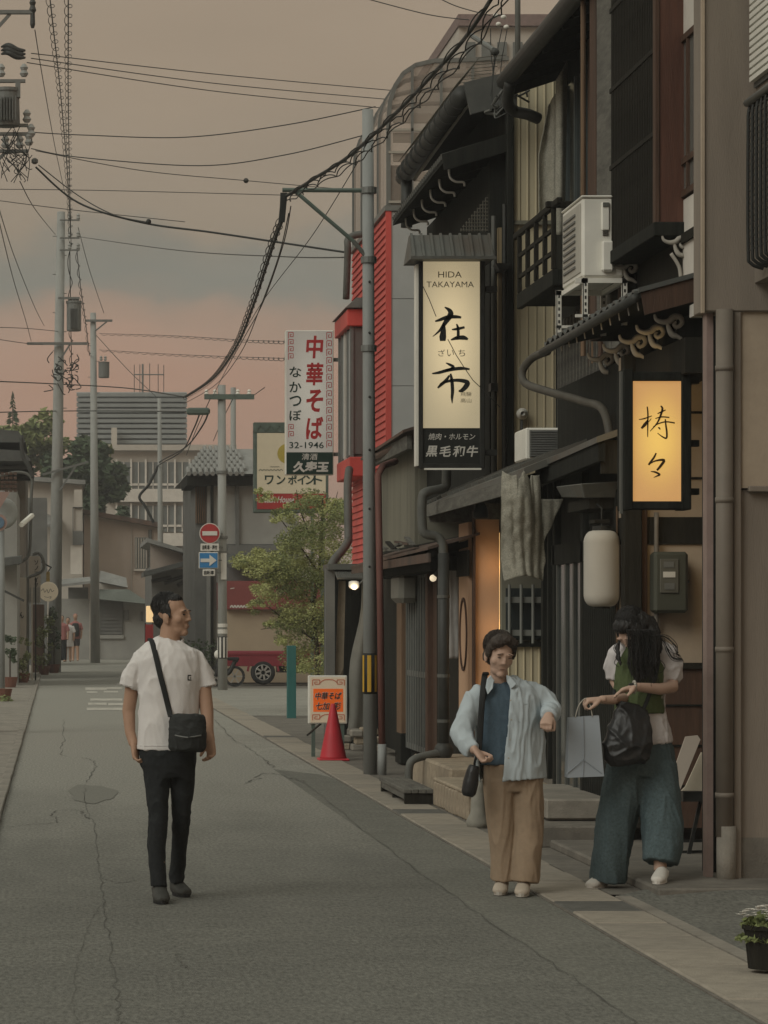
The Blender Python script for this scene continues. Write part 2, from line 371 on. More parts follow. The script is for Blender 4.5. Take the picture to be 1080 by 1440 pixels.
def ground_line(name, pts, w, m, z=.004):
    P = catmull([gp(x, y, z) for x, y in pts], 10); mb = MB(); rnd = random.Random(len(pts)*7+int(pts[0][0]))
    for i, p in enumerate(P):
        t = P[min(i+1, len(P)-1)]-P[max(i-1, 0)]; t.z = 0; t.normalize(); nrm = Vector((-t.y, t.x, 0))
        ww = w*.40*(.3+1.0*rnd.random()); p = p+nrm*w*2.6*(rnd.random()-.5)
        mb.v += [tuple(p+nrm*ww/2), tuple(p-nrm*ww/2)]
    mb.f = [(2*i, 2*i+1, 2*i+3, 2*i+2) for i in range(len(P)-1)]
    o = mb.build(name, m, road); return o
ground_line('crack', [(119,1108),(122,1140),(133,1162),(139,1215),(146,1268),(154,1330),(164,1400),(168,1440)], .011, 'crack')
ground_line('crack', [(0,1164),(40,1160),(75,1157),(77,1142),(112,1140),(122,1152)], .025, 'crack')
ground_line('crack', [(89,1012),(90,1040),(87,1062),(118,1066),(135,1074),(120,1100)], .02, 'crack')
ground_line('crack', [(300,1012),(330,1040),(362,1060),(386,1080)], .022, 'crack')
ground_line('crack', [(345,1102),(358,1098),(372,1088),(400,1092),(428,1100)], .035, 'crack')
ground_line('crack', [(146,1268),(128,1295),(112,1340),(104,1400),(110,1440)], .006, 'crack')
ground_line('crack', [(140,1235),(168,1242),(190,1238)], .02, 'crack')
ground_line('crack', [(250,1340),(252,1352),(262,1362)], .012, 'crack')
ground_line('crack', [(395,1085),(430,1104),(480,1142),(540,1190),(640,1262),(760,1345),(890,1437),(910,1452)], .014, 'crack', z=.006)
# tarred patch round an old cover
mb = MB(); pts = []
for i in range(24):
    a = 2*math.pi*i/24; rr = 1+.10*math.sin(3*a+1)+.07*math.sin(7*a); pts.append((.31+.21*rr*math.cos(a), 26.3+1.35*rr*math.sin(a), .004))
mb.add(pts, [tuple(range(24))]).build('asphalt_patch', mat('patch_grey', (.185,.180,.155), .95, .2, 40, .4, 120), road)
mb = MB()
for (x0, x1, y0, y1) in ((120,150,967,970.5),(150,172,966.5,969),(122,137,972.5,974.5),(146,166,972,974),
                         (127,172,982.5,985.5),(124,150,988.5,991.5),(152,174,989,992),(122,172,995.5,998.8)):
    a, b, c, d = gp(x0,y1,.004), gp(x1,y1,.004), gp(x1,y0,.004), gp(x0,y0,.004); mb.quad(a,b,c,d)
mb.build('road_marking', 'road_paint', road)
# left kerb and pavement
kerb = MB()
pav_l = sheet('pavement_left', -4.0, -.52, -5, 130, .022, 'concrete')
kb = MB().box(-.52,-.43,0,.98,-.02,.038).build('kerb_stone', 'concrete', None, bev=.008)
kerb_root = tag(bpy.data.objects.new('kerb', None), kind='structure'); COL.objects.link(kerb_root)
attach(kb, kerb_root); kb.location = (0,10,0)
for i in range(1, 100): share(kb, kerb_root, 'kerb_stone', (random.uniform(-.004,.004), 10+i*1.0, random.uniform(-.004,.004)))
# right-hand gutter covers: one slab after another
gut = tag(bpy.data.objects.new('gutter', None), kind='structure'); COL.objects.link(gut)
mat('slab_a', (.30,.265,.215), .9, .2, 9, .5, 90, col2=(.20,.178,.147), c2amt=.6, c2scale=1.9)
mat('slab_b', (.265,.237,.195), .9, .2, 9, .5, 90, col2=(.175,.157,.13), c2amt=.6, c2scale=1.9)
mat('slab_c', (.115,.112,.10), .9, .25, 9, .5, 90, col2=(.08,.078,.07), c2amt=.6, c2scale=1.9)
sl = {}
for k in 'abc':
    sl[k] = MB().box(-.19,.19,.004,.596,-.04,.012)
first = {}
for i in range(88):
    y = 10.2+i*.6; k = 'c' if 15.2 < y < 16.2 or i in (22, 47) else random.choice('aab')
    loc = (2.882, y, random.uniform(-.003,.004))
    if k not in first:
        o = sl[k].build('gutter_slab', 'slab_'+k, gut, bev=.008); first[k] = o; o.location = loc
    else: o = share(first[k], gut, 'gutter_slab', loc)
MB().box(2.672,2.688,-5,63,-.03,.006).build('gutter_edge', 'concrete_dark', gut)
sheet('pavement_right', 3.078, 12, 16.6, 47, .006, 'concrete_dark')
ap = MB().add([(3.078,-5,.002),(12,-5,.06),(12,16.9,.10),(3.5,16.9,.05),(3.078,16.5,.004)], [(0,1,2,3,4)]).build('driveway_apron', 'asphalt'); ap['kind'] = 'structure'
MB().box(3.078,3.16,-5,16.45,-.03,.014).build('apron_edge', 'concrete')['kind'] = 'structure'
# ================================================================ right-hand row, nearest building first
def ribs(mb, x0, x1, z0, z1, Y, pitch=.09, d=.012, w=.03):
    """ribbed metal siding facing the viewer's end of the street"""
    prof = []; x = x0
    while x < x1-1e-6:
        for dx, dy in ((0,0),(pitch-w,0),(pitch-w+.006,-d),(pitch-.006,-d)):
            xx = min(x+dx, x1); prof.append((xx, Y+dy))
        x += pitch
    prof.append((x1, Y))
    n = len(prof); k = len(mb.v)
    mb.v += [(a, b, z0) for a, b in prof]+[(a, b, z1) for a, b in prof]
    mb.f += [(k+i, k+i+1, k+n+i+1, k+n+i) for i in range(n-1)]
    return mb
def curl(mb, c, s=1.0, r=.011, Y=None):
    """white painted cloud scroll on a bracket end, c = centre (x, y, z)"""
    cx, cy, cz = c
    P = [(-.085,.075),(-.075,.045),(-.04,.03),(0,.035),(.03,.06),(.065,.055),(.075,.025),(.05,.0),(.03,.015),(.042,.032)]
    Q = [(-.01,.033),(0,-.01),(.02,-.045),(.05,-.055),(.08,-.075)]
    for path, rr in ((P, r), (Q, r*.9)):
        pts = catmull([(cx+a*s, cy, cz+b*s) for a, b in path], 5); m = len(pts)
        k = len(mb.v)
        mb.tube(pts, [rr*s*(.55+1.1*math.sin(math.pi*min(1, (i+.6)/m))) for i in range(m)], 6)
    return mb

# ---- taupe rendered building at the frame's right edge
A = thing('rendered_building', (4.6, 15, 0), 'taupe rendered building with grey drainpipe at the right edge', 'building')
MB().box(3.683,6.5,17.0,17.28,3.29,8.5).build('wing_wall', 'plaster_taupe', A, bev=.006)
MB().box(3.668,3.684,16.985,17.02,3.28,8.5).build('corner_bead', 'plaster_beige', A)
MB().box(3.97,6.5,11.5,16.995,3.45,8.5).build('upper_wall', 'plaster_taupe', A)
MB().box(3.885,6.5,17.03,17.5,2.285,3.292).build('lower_wall', 'plaster_beige', A)
MB().box(3.90,6.5,17.055,17.5,.05,2.275).build('lower_wall', 'plaster_taupe', A)
MB().box(3.94,6.5,17.0,17.06,2.262,2.296).build('ledge', 'plaster_taupe', A, bev=.005)
MB().box(3.895,6.5,17.045,17.5,.0,.29).build('plinth', 'concrete_dark', A)
MB().box(3.855,3.898,17.01,17.5,.05,3.29).build('corner_trim', 'plaster_taupe', A, bev=.004)
dp = MB().tube([(3.80,17.0,.30),(3.80,17.0,3.30)], .050, 14).build('drainpipe', 'pipe_beige', A, smooth=True)
MB().tube([(3.81,17.0,0),(3.81,17.0,.36)], .056, 14).build('pipe_sleeve', 'concrete', dp, smooth=True)
for z in (.52,1.35,2.2,2.95): MB().tube([(3.80,17.0,z),(3.80,17.0,z+.03)], .054, 14).build('pipe_bracket', 'pipe_beige', dp, smooth=True)
MB().box(3.72,3.758,17.1,17.2,.05,3.29).build('tile_strip', mat('tile_pink', (.27,.20,.175), .6, .15, 8), A)
shut = MB().box(3.955,3.972,13,16.95,4.55,8.0).build('shutter_backing', 'wall_greydark', A)
s0 = None
for i in range(48):
    z = 4.58+i*.04
    if s0 is None:
        s0 = MB().box(3.925,3.955,13.0,16.93,0,.026).build('shutter_slat', 'metal_white', shut); s0.location = (0,0,z)
    else: share(s0, shut, 'shutter_slat', (0,0,z))
# window guard, a rounded basket of bars on the upper wall
G = thing('window_guard', (3.9, 15, 3.6), 'dark metal basket guard of bars under the slatted shutter, upper right edge', 'window guard')
MB().tube([(3.87,16.75,4.43),(3.87,12.5,4.43)], .022, 8).build('top_rail', 'metal_grey', G, smooth=True)
b0 = None
for i in range(34):
    y = 16.72-i*.10
    if b0 is None:
        b0 = MB().tube(catmull([(3.955,0,4.43),(3.88,0,4.41),(3.87,0,4.2),(3.87,0,3.62),(3.885,0,3.53),(3.955,0,3.50)], 5), .010, 6).build('guard_bar', 'metal_black', G, smooth=True); b0.location = (0,y,0)
    else: share(b0, G, 'guard_bar', (0,y,0))
c0 = None
for i in range(22):
    z = 3.60+i*.037
    if c0 is None: c0 = MB().box(3.872,3.88,12.6,16.72,-.004,.004).build('cross_bar', 'metal_black', G); c0.location = (0,0,z)
    else: share(c0, G, 'cross_bar', (0,0,z))

# ---- house with the small lit sign
B = thing('timber_house', (4.6, 19, 0), 'dark timber house front with cloud scroll brackets beside the taupe building', 'house')
MB().box(4.0,9,17.5,22.4,3.62,7.2).build('upper_wall', 'wood_dark', B)
MB().box(3.79,3.86,17.42,17.55,0,3.6).build('corner_post', 'wood_black', B, bev=.006)
MB().box(3.90,3.96,17.42,17.55,3.6,7).build('corner_post', 'wood_brown', B, bev=.006)
for (z0, z1, m) in ((3.64,3.93,'plaster_white'),(3.99,4.20,'plaster_white'),(5.24,5.8,'plaster_white')):
    MB().box(3.982,4.001,17.6,19.0,z0,z1).build('plaster_panel', m, B)
w = MB().box(3.985,4.001,17.6,19.0,4.26,5.2).build('window', 'glass_grey', B)
for z in (4.235,4.44,5.22): MB().box(3.965,4.0,17.56,19.0,z-.02,z+.02).build('window_rail', 'wood_brown', w)
for y in (17.85,18.35,18.82): MB().box(3.968,3.998,y-.02,y+.02,4.26,5.2).build('window_post', 'wood_brown', w)
for z in (3.95,5.85): MB().box(3.96,4.0,17.5,19.0,z-.03,z+.03).build('wall_beam', 'wood_dark', B)
MB().box(3.955,3.99,17.52,17.6,3.62,6.8).build('wall_post', 'wood_tan', B)
# lattice bay
bay = MB().box(3.83,4.0,19.02,20.55,4.10,6.9).build('lattice_bay', 'wood_black', B)
MB().box(3.815,4.0,18.98,19.02,4.02,6.9).build('bay_end_board', 'wood_red', bay, bev=.004)
MB().box(3.80,3.83,18.97,19.05,4.05,6.9).build('bay_corner_post', 'wood_brown', bay, bev=.004)
MB().box(3.79,4.02,18.96,20.6,3.97,4.06).build('bay_sill', 'wood_black', bay, bev=.005)
s0 = None
for i in range(26):
    y = 19.09+i*.056
    if s0 is None: s0 = MB().box(3.806,3.83,0,.022,4.06,6.9).build('lattice_slat', 'wood_dark', bay); s0.location = (0,y,0)
    else: share(s0, bay, 'lattice_slat', (0,y,0))
for z in (4.62,5.15,5.7): MB().box(3.80,3.83,19.05,20.55,z,z+.03).build('lattice_rail', 'wood_dark', bay)
sc = MB(); curl(sc, (3.93,18.97,3.90), 1.0); sc.tube(catmull([(3.90,18.97,3.86),(3.95,18.97,3.78),(3.965,18.97,3.70),(3.99,18.97,3.64)],5), .012, 6)
sc.build('scroll_bracket', mat('scroll_white', (.36,.335,.29), .8, .15, 12), B, smooth=True)
sc = MB(); curl(sc, (3.90,20.5,3.92), 1.0); sc.build('scroll_bracket', 'scroll_white', B, smooth=True)
# far end of the upper front: boards and pipes
MB().box(3.985,4.0,20.6,21.1,3.62,6.3).build('wall_board', 'wood_black', B)
MB().tube([(3.965,20.95,3.6),(3.965,20.95,5.6),(3.93,20.8,5.85),(3.90,20.4,6.1)], .03, 10).build('drainpipe', mat('pipe_pink', (.19,.13,.105), .6, .12), B, smooth=True)
MB().box(3.93,4.0,21.2,21.75,3.6,6.2).build('wall_board', 'wood_weathered', B, bev=.005)
MB().box(3.95,4.0,21.9,22.15,3.6,6.3).build('wall_board', 'wood_brown', B, bev=.005)
MB().tube([(3.93,22.3,3.5),(3.93,22.3,6.3)], .02, 8).build('wall_batten', 'wood_tan', B)
# lower tiled pent roof with scroll brackets
pent = MB().hexa([(3.56,18.3,3.50),(4.02,18.3,3.60),(4.02,21.7,3.60),(3.56,21.7,3.50)], [(3.56,18.3,3.53),(4.02,18.3,3.645),(4.02,21.7,3.645),(3.56,21.7,3.53)]).build('pent_roof', 'wood_black', B)
t0 = None
for j in range(2):
    for i in range(16):
        loc = (3.54+j*.235, 18.31+i*.212, 3.534+j*.058)
        if t0 is None:
            mb = MB(); n = 6
            for k in range(n):
                a0 = k/n; a1 = (k+1)/n
                f = lambda a: .028*math.sin(a*2*math.pi)*.6+.012
                mb.hexa([(0,a0*.21,f(a0)-.016),(.25,a0*.21,f(a0)+.046),(.25,a1*.21,f(a1)+.046),(0,a1*.21,f(a1)-.016)],
                        [(0,a0*.21,f(a0)),(.25,a0*.21,f(a0)+.062),(.25,a1*.21,f(a1)+.062),(0,a1*.21,f(a1))])
            t0 = mb.build('roof_tile', 'tile', pent); t0.location = loc
        else: share(t0, pent, 'roof_tile', loc)
MB().add([(3.56,18.27,3.535),(4.0,18.27,3.655),(4.0,18.3,3.655),(3.56,18.3,3.535),(3.56,18.27,3.565),(4.0,18.27,3.685),(4.0,18.3,3.685),(3.56,18.3,3.565)],
         [(3,2,1,0),(4,5,6,7),(0,1,5,4),(1,2,6,5),(2,3,7,6),(3,0,4,7)]).build('verge_board', 'tile', pent)
MB().add([(3.60,18.285,3.40),(3.97,18.285,3.50),(3.97,18.30,3.50),(3.60,18.30,3.40),(3.575,18.285,3.535),(3.97,18.285,3.645),(3.97,18.30,3.645),(3.575,18.30,3.535)],
         [(3,2,1,0),(4,5,6,7),(0,1,5,4),(1,2,6,5),(2,3,7,6),(3,0,4,7)]).build('gable_board', 'wood_brown', pent)
h0 = None
for i in range(11):
    loc = (3.565, 18.36+i*.31, 3.5)
    if h0 is None: h0 = MB().tube([(0,0,.02),(.004,0,-.02),(.012,0,-.065)], .005, 5).build('gutter_hook', 'scroll_white', pent); h0.location = loc
    else: share(h0, pent, 'gutter_hook', loc)
MB().tube([(3.545,18.3,3.505),(3.545,21.8,3.485)], .030, 10).build('gutter', 'pipe_dark', pent, smooth=True)
for i in range(5):
    y = 18.5+i*.58; z = 3.345-.008*i
    br = MB().box(3.84,4.1,y-.02,y+.05,z-.06,z+.07).build('bracket_arm', 'wood_black', B)
    sc = MB(); curl(sc, (3.79, y-.01, z), 1.05, .0125); sc.build('cloud_scroll', 'scroll_white', br, smooth=True)
MB().box(3.86,4.1,18.35,22.4,3.05,3.27).build('lintel_beam', 'wood_dark', B)
MB().box(3.88,3.96,18.2,18.32,3.385,3.46).build('paper_tag', 'sign_white', B)
# bent grey drainpipe below the pent roof corner
MB().tube(catmull([(3.60,21.9,3.50),(3.52,22.1,3.47),(3.46,22.2,3.38),(3.47,22.1,3.28),(3.56,21.6,3.18),(3.68,20.9,3.06),(3.74,20.4,2.95),(3.76,20.2,2.6)], 6), .030, 12).build('drainpipe', mat('pipe_brown', (.075,.068,.055), .6, .2, 6), B, smooth=True)
# entrance recess: wall that faces down the street
Y0 = 20.0
MB().box(3.80,5,Y0,Y0+.2,.14,1.215).build('wainscot', 'wood_brown', B)
for z in (.42,.69,.96): MB().box(3.80,4.6,Y0-.012,Y0+.001,z-.006,z+.006).build('wainscot_joint', 'wood_black', B)
MB().box(3.80,4.6,Y0-.025,Y0+.001,1.205,1.245).build('wainscot_rail', 'wood_dark', B)
MB().box(3.80,5,Y0,Y0+.2,1.215,2.04).build('plaster_wall', 'plaster_beige', B)
MB().box(3.80,5,Y0-.02,Y0+.2,2.04,2.22).build('wall_beam', 'wood_dark', B)
MB().box(3.80,5,Y0,Y0+.2,2.22,3.3).build('plaster_wall', 'plaster_beige', B)
MB().box(3.78,3.90,Y0-.10,Y0+.02,.14,3.3).build('door_post', 'wood_dark', B, bev=.006)
MB().box(3.905,3.945,Y0-.05,Y0+.02,.14,3.3).build('door_post', 'wood_brown', B, bev=.005)
for z in (2.48,2.92): MB().box(4.18,4.6,Y0-.012,Y0+.001,z-.008,z+.008).build('wall_batten', 'wood_black', B)
MB().tube(catmull([(4.005,Y0-.05,2.25),(4.005,Y0-.05,1.72),(4.005,Y0-.05,1.38),(4.02,Y0-.05,1.33),(4.09,Y0-.04,1.31)],4), .016, 10).build('conduit', mat('conduit', (.17,.15,.125), .5, .1), B, smooth=True)
# street front beyond the recess: dark lattice doors
MB().box(3.84,5,Y0+.2,22.9,.14,3.3).build('front_wall', 'wood_black', B)
d = MB().box(3.815,3.84,20.35,21.55,.28,1.95).build('sliding_door', 'wood_dark', B)
s0 = None
for i in range(16):
    y = 20.40+i*.073
    if s0 is None: s0 = MB().box(3.797,3.815,0,.03,.3,1.93).build('door_slat', 'wood_black', d, bev=.003); s0.location = (0,y,0)
    else: share(s0, d, 'door_slat', (0,y,0))
d = MB().box(3.815,3.84,21.6,22.75,.28,1.95).build('sliding_door', 'glass_dark', B)
for y in (21.6,21.95,22.3,22.68): MB().box(3.80,3.815,y,y+.06,.28,1.95).build('door_stile', mat('stile_grey', (.075,.078,.07), .7, .2), d)
for y in (20.25,21.55,22.76): MB().box(3.79,3.87,y,y+.09,.14,2.6).build('front_post', 'wood_black', B, bev=.005)
MB().box(3.79,3.88,20.3,22.9,1.95,2.10).build('door_lintel', 'wood_black', B)
MB().tube([(3.79,20.21,.2),(3.79,20.21,2.3)], .007, 6).build('wall_rod', 'wood_tan', B)
# hood over the lantern
hd = MB().hexa([(3.585,20.28,2.36),(3.90,20.28,2.36),(3.90,21.2,2.40),(3.585,21.2,2.40)], [(3.55,20.22,2.455),(3.90,20.22,2.475),(3.90,21.25,2.50),(3.55,21.25,2.48)]).build('door_hood', 'tin', B, bev=.006)
MB().box(3.62,3.9,20.32,21.15,2.29,2.36).build('hood_board', 'wood_dark', hd)
# lower pent roof behind the sign
MB().hexa([(3.56,19.7,2.70),(4.0,19.7,2.84),(4.0,22.2,2.80),(3.54,22.2,2.64)], [(3.56,19.7,2.74),(4.0,19.7,2.90),(4.0,22.2,2.86),(3.54,22.2,2.68)]).build('lower_roof', 'tin', B)
MB().box(3.60,4.0,19.75,19.8,2.50,2.72).build('roof_gable', 'wood_dark', B)
MB().hexa([(3.575,19.72,2.58),(3.62,19.72,2.58),(3.60,22.2,2.52),(3.555,22.2,2.52)], [(3.575,19.72,2.71),(3.62,19.72,2.71),(3.60,22.2,2.65),(3.555,22.2,2.65)]).build('roof_fascia', 'wood_black', B)
# steps
stp = thing('entrance_step', (3.5,19,0), 'grey concrete entrance step under the two women, before the lattice doors', 'step')
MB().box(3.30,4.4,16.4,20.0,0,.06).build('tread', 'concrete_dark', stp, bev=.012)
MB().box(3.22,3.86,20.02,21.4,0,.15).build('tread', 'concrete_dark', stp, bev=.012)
MB().box(3.36,3.86,20.5,22.4,.161,.30).build('upper_tread', 'concrete', stp, bev=.012)

# ---- roof over the timber house and the recessed middle front
RF = MB().hexa([(3.93,17.3,6.20),(8,17.3,7.6),(8,25.95,7.6),(3.93,25.95,6.20)], [(3.93,17.3,6.27),(8,17.3,7.7),(8,25.95,7.7),(3.93,25.95,6.27)])
rf = RF.build('upper_roof', 'wood_black', B)
MB().tube([(3.90,17.3,6.23),(3.90,26.0,6.22)], .075, 14).build('gutter', 'pipe_dark', rf, smooth=True)
for i in range(18): 
    y = 17.6+i*.48
    MB().bar((3.95,y,6.17),(4.6,y,6.39),.05,.06).build('rafter', 'wood_black', rf)
MB().hexa([(3.93,25.90,6.08),(4.9,25.90,6.40),(4.9,25.95,6.40),(3.93,25.95,6.08)], [(3.93,25.90,6.2),(4.9,25.90,6.53),(4.9,25.95,6.53),(3.93,25.95,6.2)]).build('verge_board', 'wood_dark', rf)
MB().tube(catmull([(3.90,25.7,6.16),(3.91,25.9,6.02),(3.98,26.0,5.96),(4.10,26.0,5.93),(4.2,26.05,5.9)],5), .05, 12).build('downspout', 'pipe_dark', rf, smooth=True)

# ---- recessed middle front
C = thing('recessed_house', (4.6, 24.5, 0), 'recessed dark house front with small balcony between lattice bay and yellow siding', 'house')
MB().box(4.4,9,22.45,26.35,2.6,6.5).build('upper_wall', 'wood_black', C)
w = MB().box(4.37,4.4,24.6,25.6,4.75,6.1).build('window', 'glass_dark', C)
for y in (24.6,25.1,25.57): MB().box(4.35,4.37,y-.02,y+.04,4.75,6.1).build('window_stile', mat('stile_teal', (.06,.072,.07), .6, .2), w)
MB().box(4.34,4.4,24.3,24.42,3.6,6.3).build('wall_post', 'wood_brown', C)
MB().tube([(4.33,24.1,3.6),(4.33,24.1,6.3)], .018, 8).build('wall_batten', 'wood_tan', C)
tw = MB().tube([(4.31+.012*math.sin(i*1.3),23.7,3.6+i*.09) for i in range(30)], [.022+.012*((i*7) % 5)/5 for i in range(30)], 7).build('wall_vine_post', 'wood_brown', C)
MB().box(4.33,4.4,23.0,23.45,3.4,6.3).build('wall_board', 'wood_weathered', C)
lat = MB().box(4.36,4.39,23.2,25.9,2.9,4.1).build('window_lattice', 'wood_black', C)
s0 = None
for i in range(17):
    y = 23.3+i*.155
    if s0 is None: s0 = MB().box(4.325,4.36,0,.03,2.9,4.1).build('lattice_slat', 'wood_weathered', lat); s0.location = (0,y,0)
    else: share(s0, lat, 'lattice_slat', (0,y,0))
bal = MB().box(3.95,4.4,23.6,25.35,4.19,4.24).build('balcony', 'wood_black', C)
MB().box(3.91,3.96,23.55,25.4,4.17,4.30).build('balcony_beam', 'wood_black', bal, bev=.006)
MB().box(3.96,4.4,23.55,23.6,4.17,4.30).build('balcony_beam', 'wood_black', bal, bev=.006)
MB().box(3.90,3.945,23.3,25.55,4.78,4.83).build('top_rail', 'wood_dark', bal, bev=.006)
MB().box(3.86,4.45,23.56,23.61,4.785,4.835).build('top_rail', 'wood_dark', bal, bev=.006)
for z in (4.42,4.60): MB().box(3.91,3.935,23.6,25.35,z,z+.03).build('mid_rail', 'wood_dark', bal)
for y in (23.56,23.98,24.42,24.86,25.3): MB().box(3.905,3.94,y,y+.05,4.3,4.78).build('baluster', 'wood_dark', bal, bev=.004)
for x in (4.08,4.22,4.36): MB().box(x,x+.03,23.57,23.60,4.3,4.78).build('baluster', 'wood_dark', bal)
# ---- house with the tall lit sign
D = thing('signboard_house', (4.4, 29, 0), 'old two storey house with yellow ribbed siding behind the tall black and cream sign', 'house')
ys = ribs(MB(), 4.02,4.75,2.80,5.03,26.40,.075,.012,.02); ys.build('ribbed_siding', 'siding_yellow', D)
ys = ribs(MB(), 4.02,4.75,5.05,6.35,26.385,.075,.012,.02); ys.build('ribbed_siding', 'siding_yellow', D)
MB().box(4.015,4.75,26.355,26.39,5.02,5.055).build('flashing', 'siding_olive', D)
MB().box(4.02,9,26.41,31.0,2.7,6.3).build('upper_wall', 'wood_black', D)
MB().box(3.84,4.015,26.5,31.0,2.62,5.6).build('front_wall', 'wood_black', D)
MB().box(3.97,4.03,26.33,26.45,2.62,6.0).build('corner_post', 'wood_black', D, bev=.006)
MB().box(3.905,3.935,26.42,26.5,2.75,5.0).build('wall_strip', mat('strip_pale', (.30,.235,.14), .7, .12), D)
MB().tube([(3.95,26.36,2.8),(3.95,26.36,5.2)], .018, 8).build('wall_conduit', 'pipe_dark', D)
MB().tube([(3.86,26.4,2.8),(3.86,26.4,5.1)], .02, 8).build('wall_conduit', 'pipe_grey', D)
MB().box(3.83,3.89,26.36,26.5,3.55,3.62).build('conduit_clamp', 'pipe_dark', D)
MB().prism([(3.85,4.66),(3.98,4.66),(3.95,4.60),(3.88,4.60)], 26.2,26.5).build('wall_bracket', 'metal_black', D)
# pent roof of the upper storey
pr = MB().hexa([(3.42,26.4,5.58),(4.05,26.4,5.78),(4.05,30.4,5.74),(3.42,30.4,5.54)], [(3.42,26.4,5.62),(4.05,26.4,5.82),(4.05,30.4,5.78),(3.42,30.4,5.58)]).build('pent_roof', 'wood_black', D)
t0 = None
for i in range(31):
    y = 26.42+i*.128
    if t0 is None: t0 = MB().bar((3.40,0,.045),(4.05,0,.245),.05,.035).build('roof_batten', 'tin', pr); t0.location = (0,y,5.585-(y-26.4)*.01)
    else: share(t0, pr, 'roof_batten', (0,y,5.585-(y-26.4)*.01))
MB().add([(3.42,26.36,5.50),(4.03,26.36,5.68),(4.03,26.4,5.68),(3.42,26.4,5.50),(3.40,26.36,5.64),(4.03,26.36,5.84),(4.03,26.4,5.84),(3.40,26.4,5.64)],
         [(3,2,1,0),(4,5,6,7),(0,1,5,4),(1,2,6,5),(2,3,7,6),(3,0,4,7)]).build('verge_board', 'wood_black', pr)
for i in range(6):
    y = 26.7+i*.66
    r_ = MB().bar((3.50,y,5.52),(4.0,y,5.68),.06,.09).build('rafter', 'wood_black', pr)
    sc = MB().tube(catmull([(3.50,y-.04,5.56),(3.51,y-.04,5.48),(3.56,y-.04,5.44),(3.63,y-.04,5.435),(3.64,y-.04,5.40)],4), .011, 6)
    sc.build('white_end', 'scroll_white', r_, smooth=True)
# wire netting panel below the eave
mb = MB()
for i in range(15):
    t = i/14; mb.tube([(3.60+t*.34,26.6,4.99),(3.60+t*.34,26.6,5.02+t*.42)], .005, 4)
for j in range(15):
    z = 5.0+j*.032; x = 3.60+max(0,(z-5.02)/.42*.34); mb.tube([(x,26.6,z),(3.94,26.6,z)], .005, 4)
tag(mb.build('wire_netting', 'net', D))['kind'] = 'stuff'
# upper tiled roof with gutter
ur = MB().hexa([(3.66,26.45,6.17),(5.4,26.45,6.62),(5.4,31.2,6.62),(3.66,31.2,6.17)], [(3.66,26.45,6.24),(5.4,26.45,6.70),(5.4,31.2,6.70),(3.66,31.2,6.24)]).build('upper_roof', 'wood_black', D)
t0 = None
for i in range(20):
    for j in range(2):
        loc = (3.62+j*.3, 26.5+i*.236, 6.25+j*.078)
        if t0 is None:
            mb = MB(); n = 6
            for k in range(n):
                a0 = k/n; a1 = (k+1)/n; f = lambda a: .03*math.sin(a*2*math.pi)*.6+.018
                mb.hexa([(0,a0*.234,f(a0)-.018),(.32,a0*.234,f(a0)+.065),(.32,a1*.234,f(a1)+.065),(0,a1*.234,f(a1)-.018)],
                        [(0,a0*.234,f(a0)),(.32,a0*.234,f(a0)+.083),(.32,a1*.234,f(a1)+.083),(0,a1*.234,f(a1))])
            t0 = mb.build('roof_tile', 'tile', ur); t0.location = loc
        else: share(t0, ur, 'roof_tile', loc)
MB().tube([(3.60,26.5,6.19),(3.62,31.2,6.15)], .085, 14).build('gutter', 'pipe_dark', ur, smooth=True)
for i in range(12): MB().tube([(3.60+.00,26.7+i*.38,6.19-.003*i),(3.60,26.74+i*.38,6.19-.003*i)], .093, 14).build('gutter_band', 'pipe_dark', ur)
MB().add([(3.66,26.40,6.0),(4.5,26.40,6.22),(4.5,26.46,6.22),(3.66,26.46,6.0),(3.60,26.40,6.28),(4.5,26.40,6.50),(4.5,26.46,6.50),(3.60,26.46,6.28)],
         [(3,2,1,0),(4,5,6,7),(0,1,5,4),(1,2,6,5),(2,3,7,6),(3,0,4,7)]).build('verge_board', 'tile', ur)
MB().tube([(3.69,26.7,6.16),(3.71,31.0,6.10)], .02, 6).build('eave_board', 'scroll_white', ur)
MB().tube([(3.63,31.0,6.1),(3.63,31.0,5.6)], .06, 10).build('downspout', 'pipe_dark', ur, smooth=True)
mb = MB()   # bird net over the ridge
for i in range(26):
    y = 26.5+i*.18; mb.tube([(3.56,y,6.30),(3.75,y,6.52),(4.0,y+.1,6.56)], .004, 4)
for k in range(7):
    mb.tube([(3.56+k*.03,26.5,6.30+k*.036),(3.56+k*.03,31.1,6.30+k*.036)], .004, 4)
tag(mb.build('bird_net', 'net', ur))['kind'] = 'stuff'
# lower pent roof, street level
lr = MB().hexa([(3.38,21.6,2.58),(3.95,21.6,2.80),(3.95,27.3,2.78),(3.38,27.3,2.53)], [(3.38,21.6,2.63),(3.95,21.6,2.86),(3.95,27.3,2.84),(3.38,27.3,2.58)]).build('street_roof', 'tin', D)
for i in range(16): MB().bar((3.37,21.65+i*.375,2.645-i*.003),(3.95,21.65+i*.375,2.875-i*.001),.03,.025).build('roof_seam', 'tin', lr)
MB().box(3.375,3.395,21.6,27.3,2.47,2.575).build('fascia', 'wood_weathered', lr)
MB().box(3.40,3.95,27.26,27.3,2.42,2.6).build('roof_end', 'wood_weathered', lr)
for i in range(10): MB().bar((3.42,22+i*.56,2.53),(3.9,22+i*.56,2.70),.05,.06).build('rafter', 'wood_black', lr)
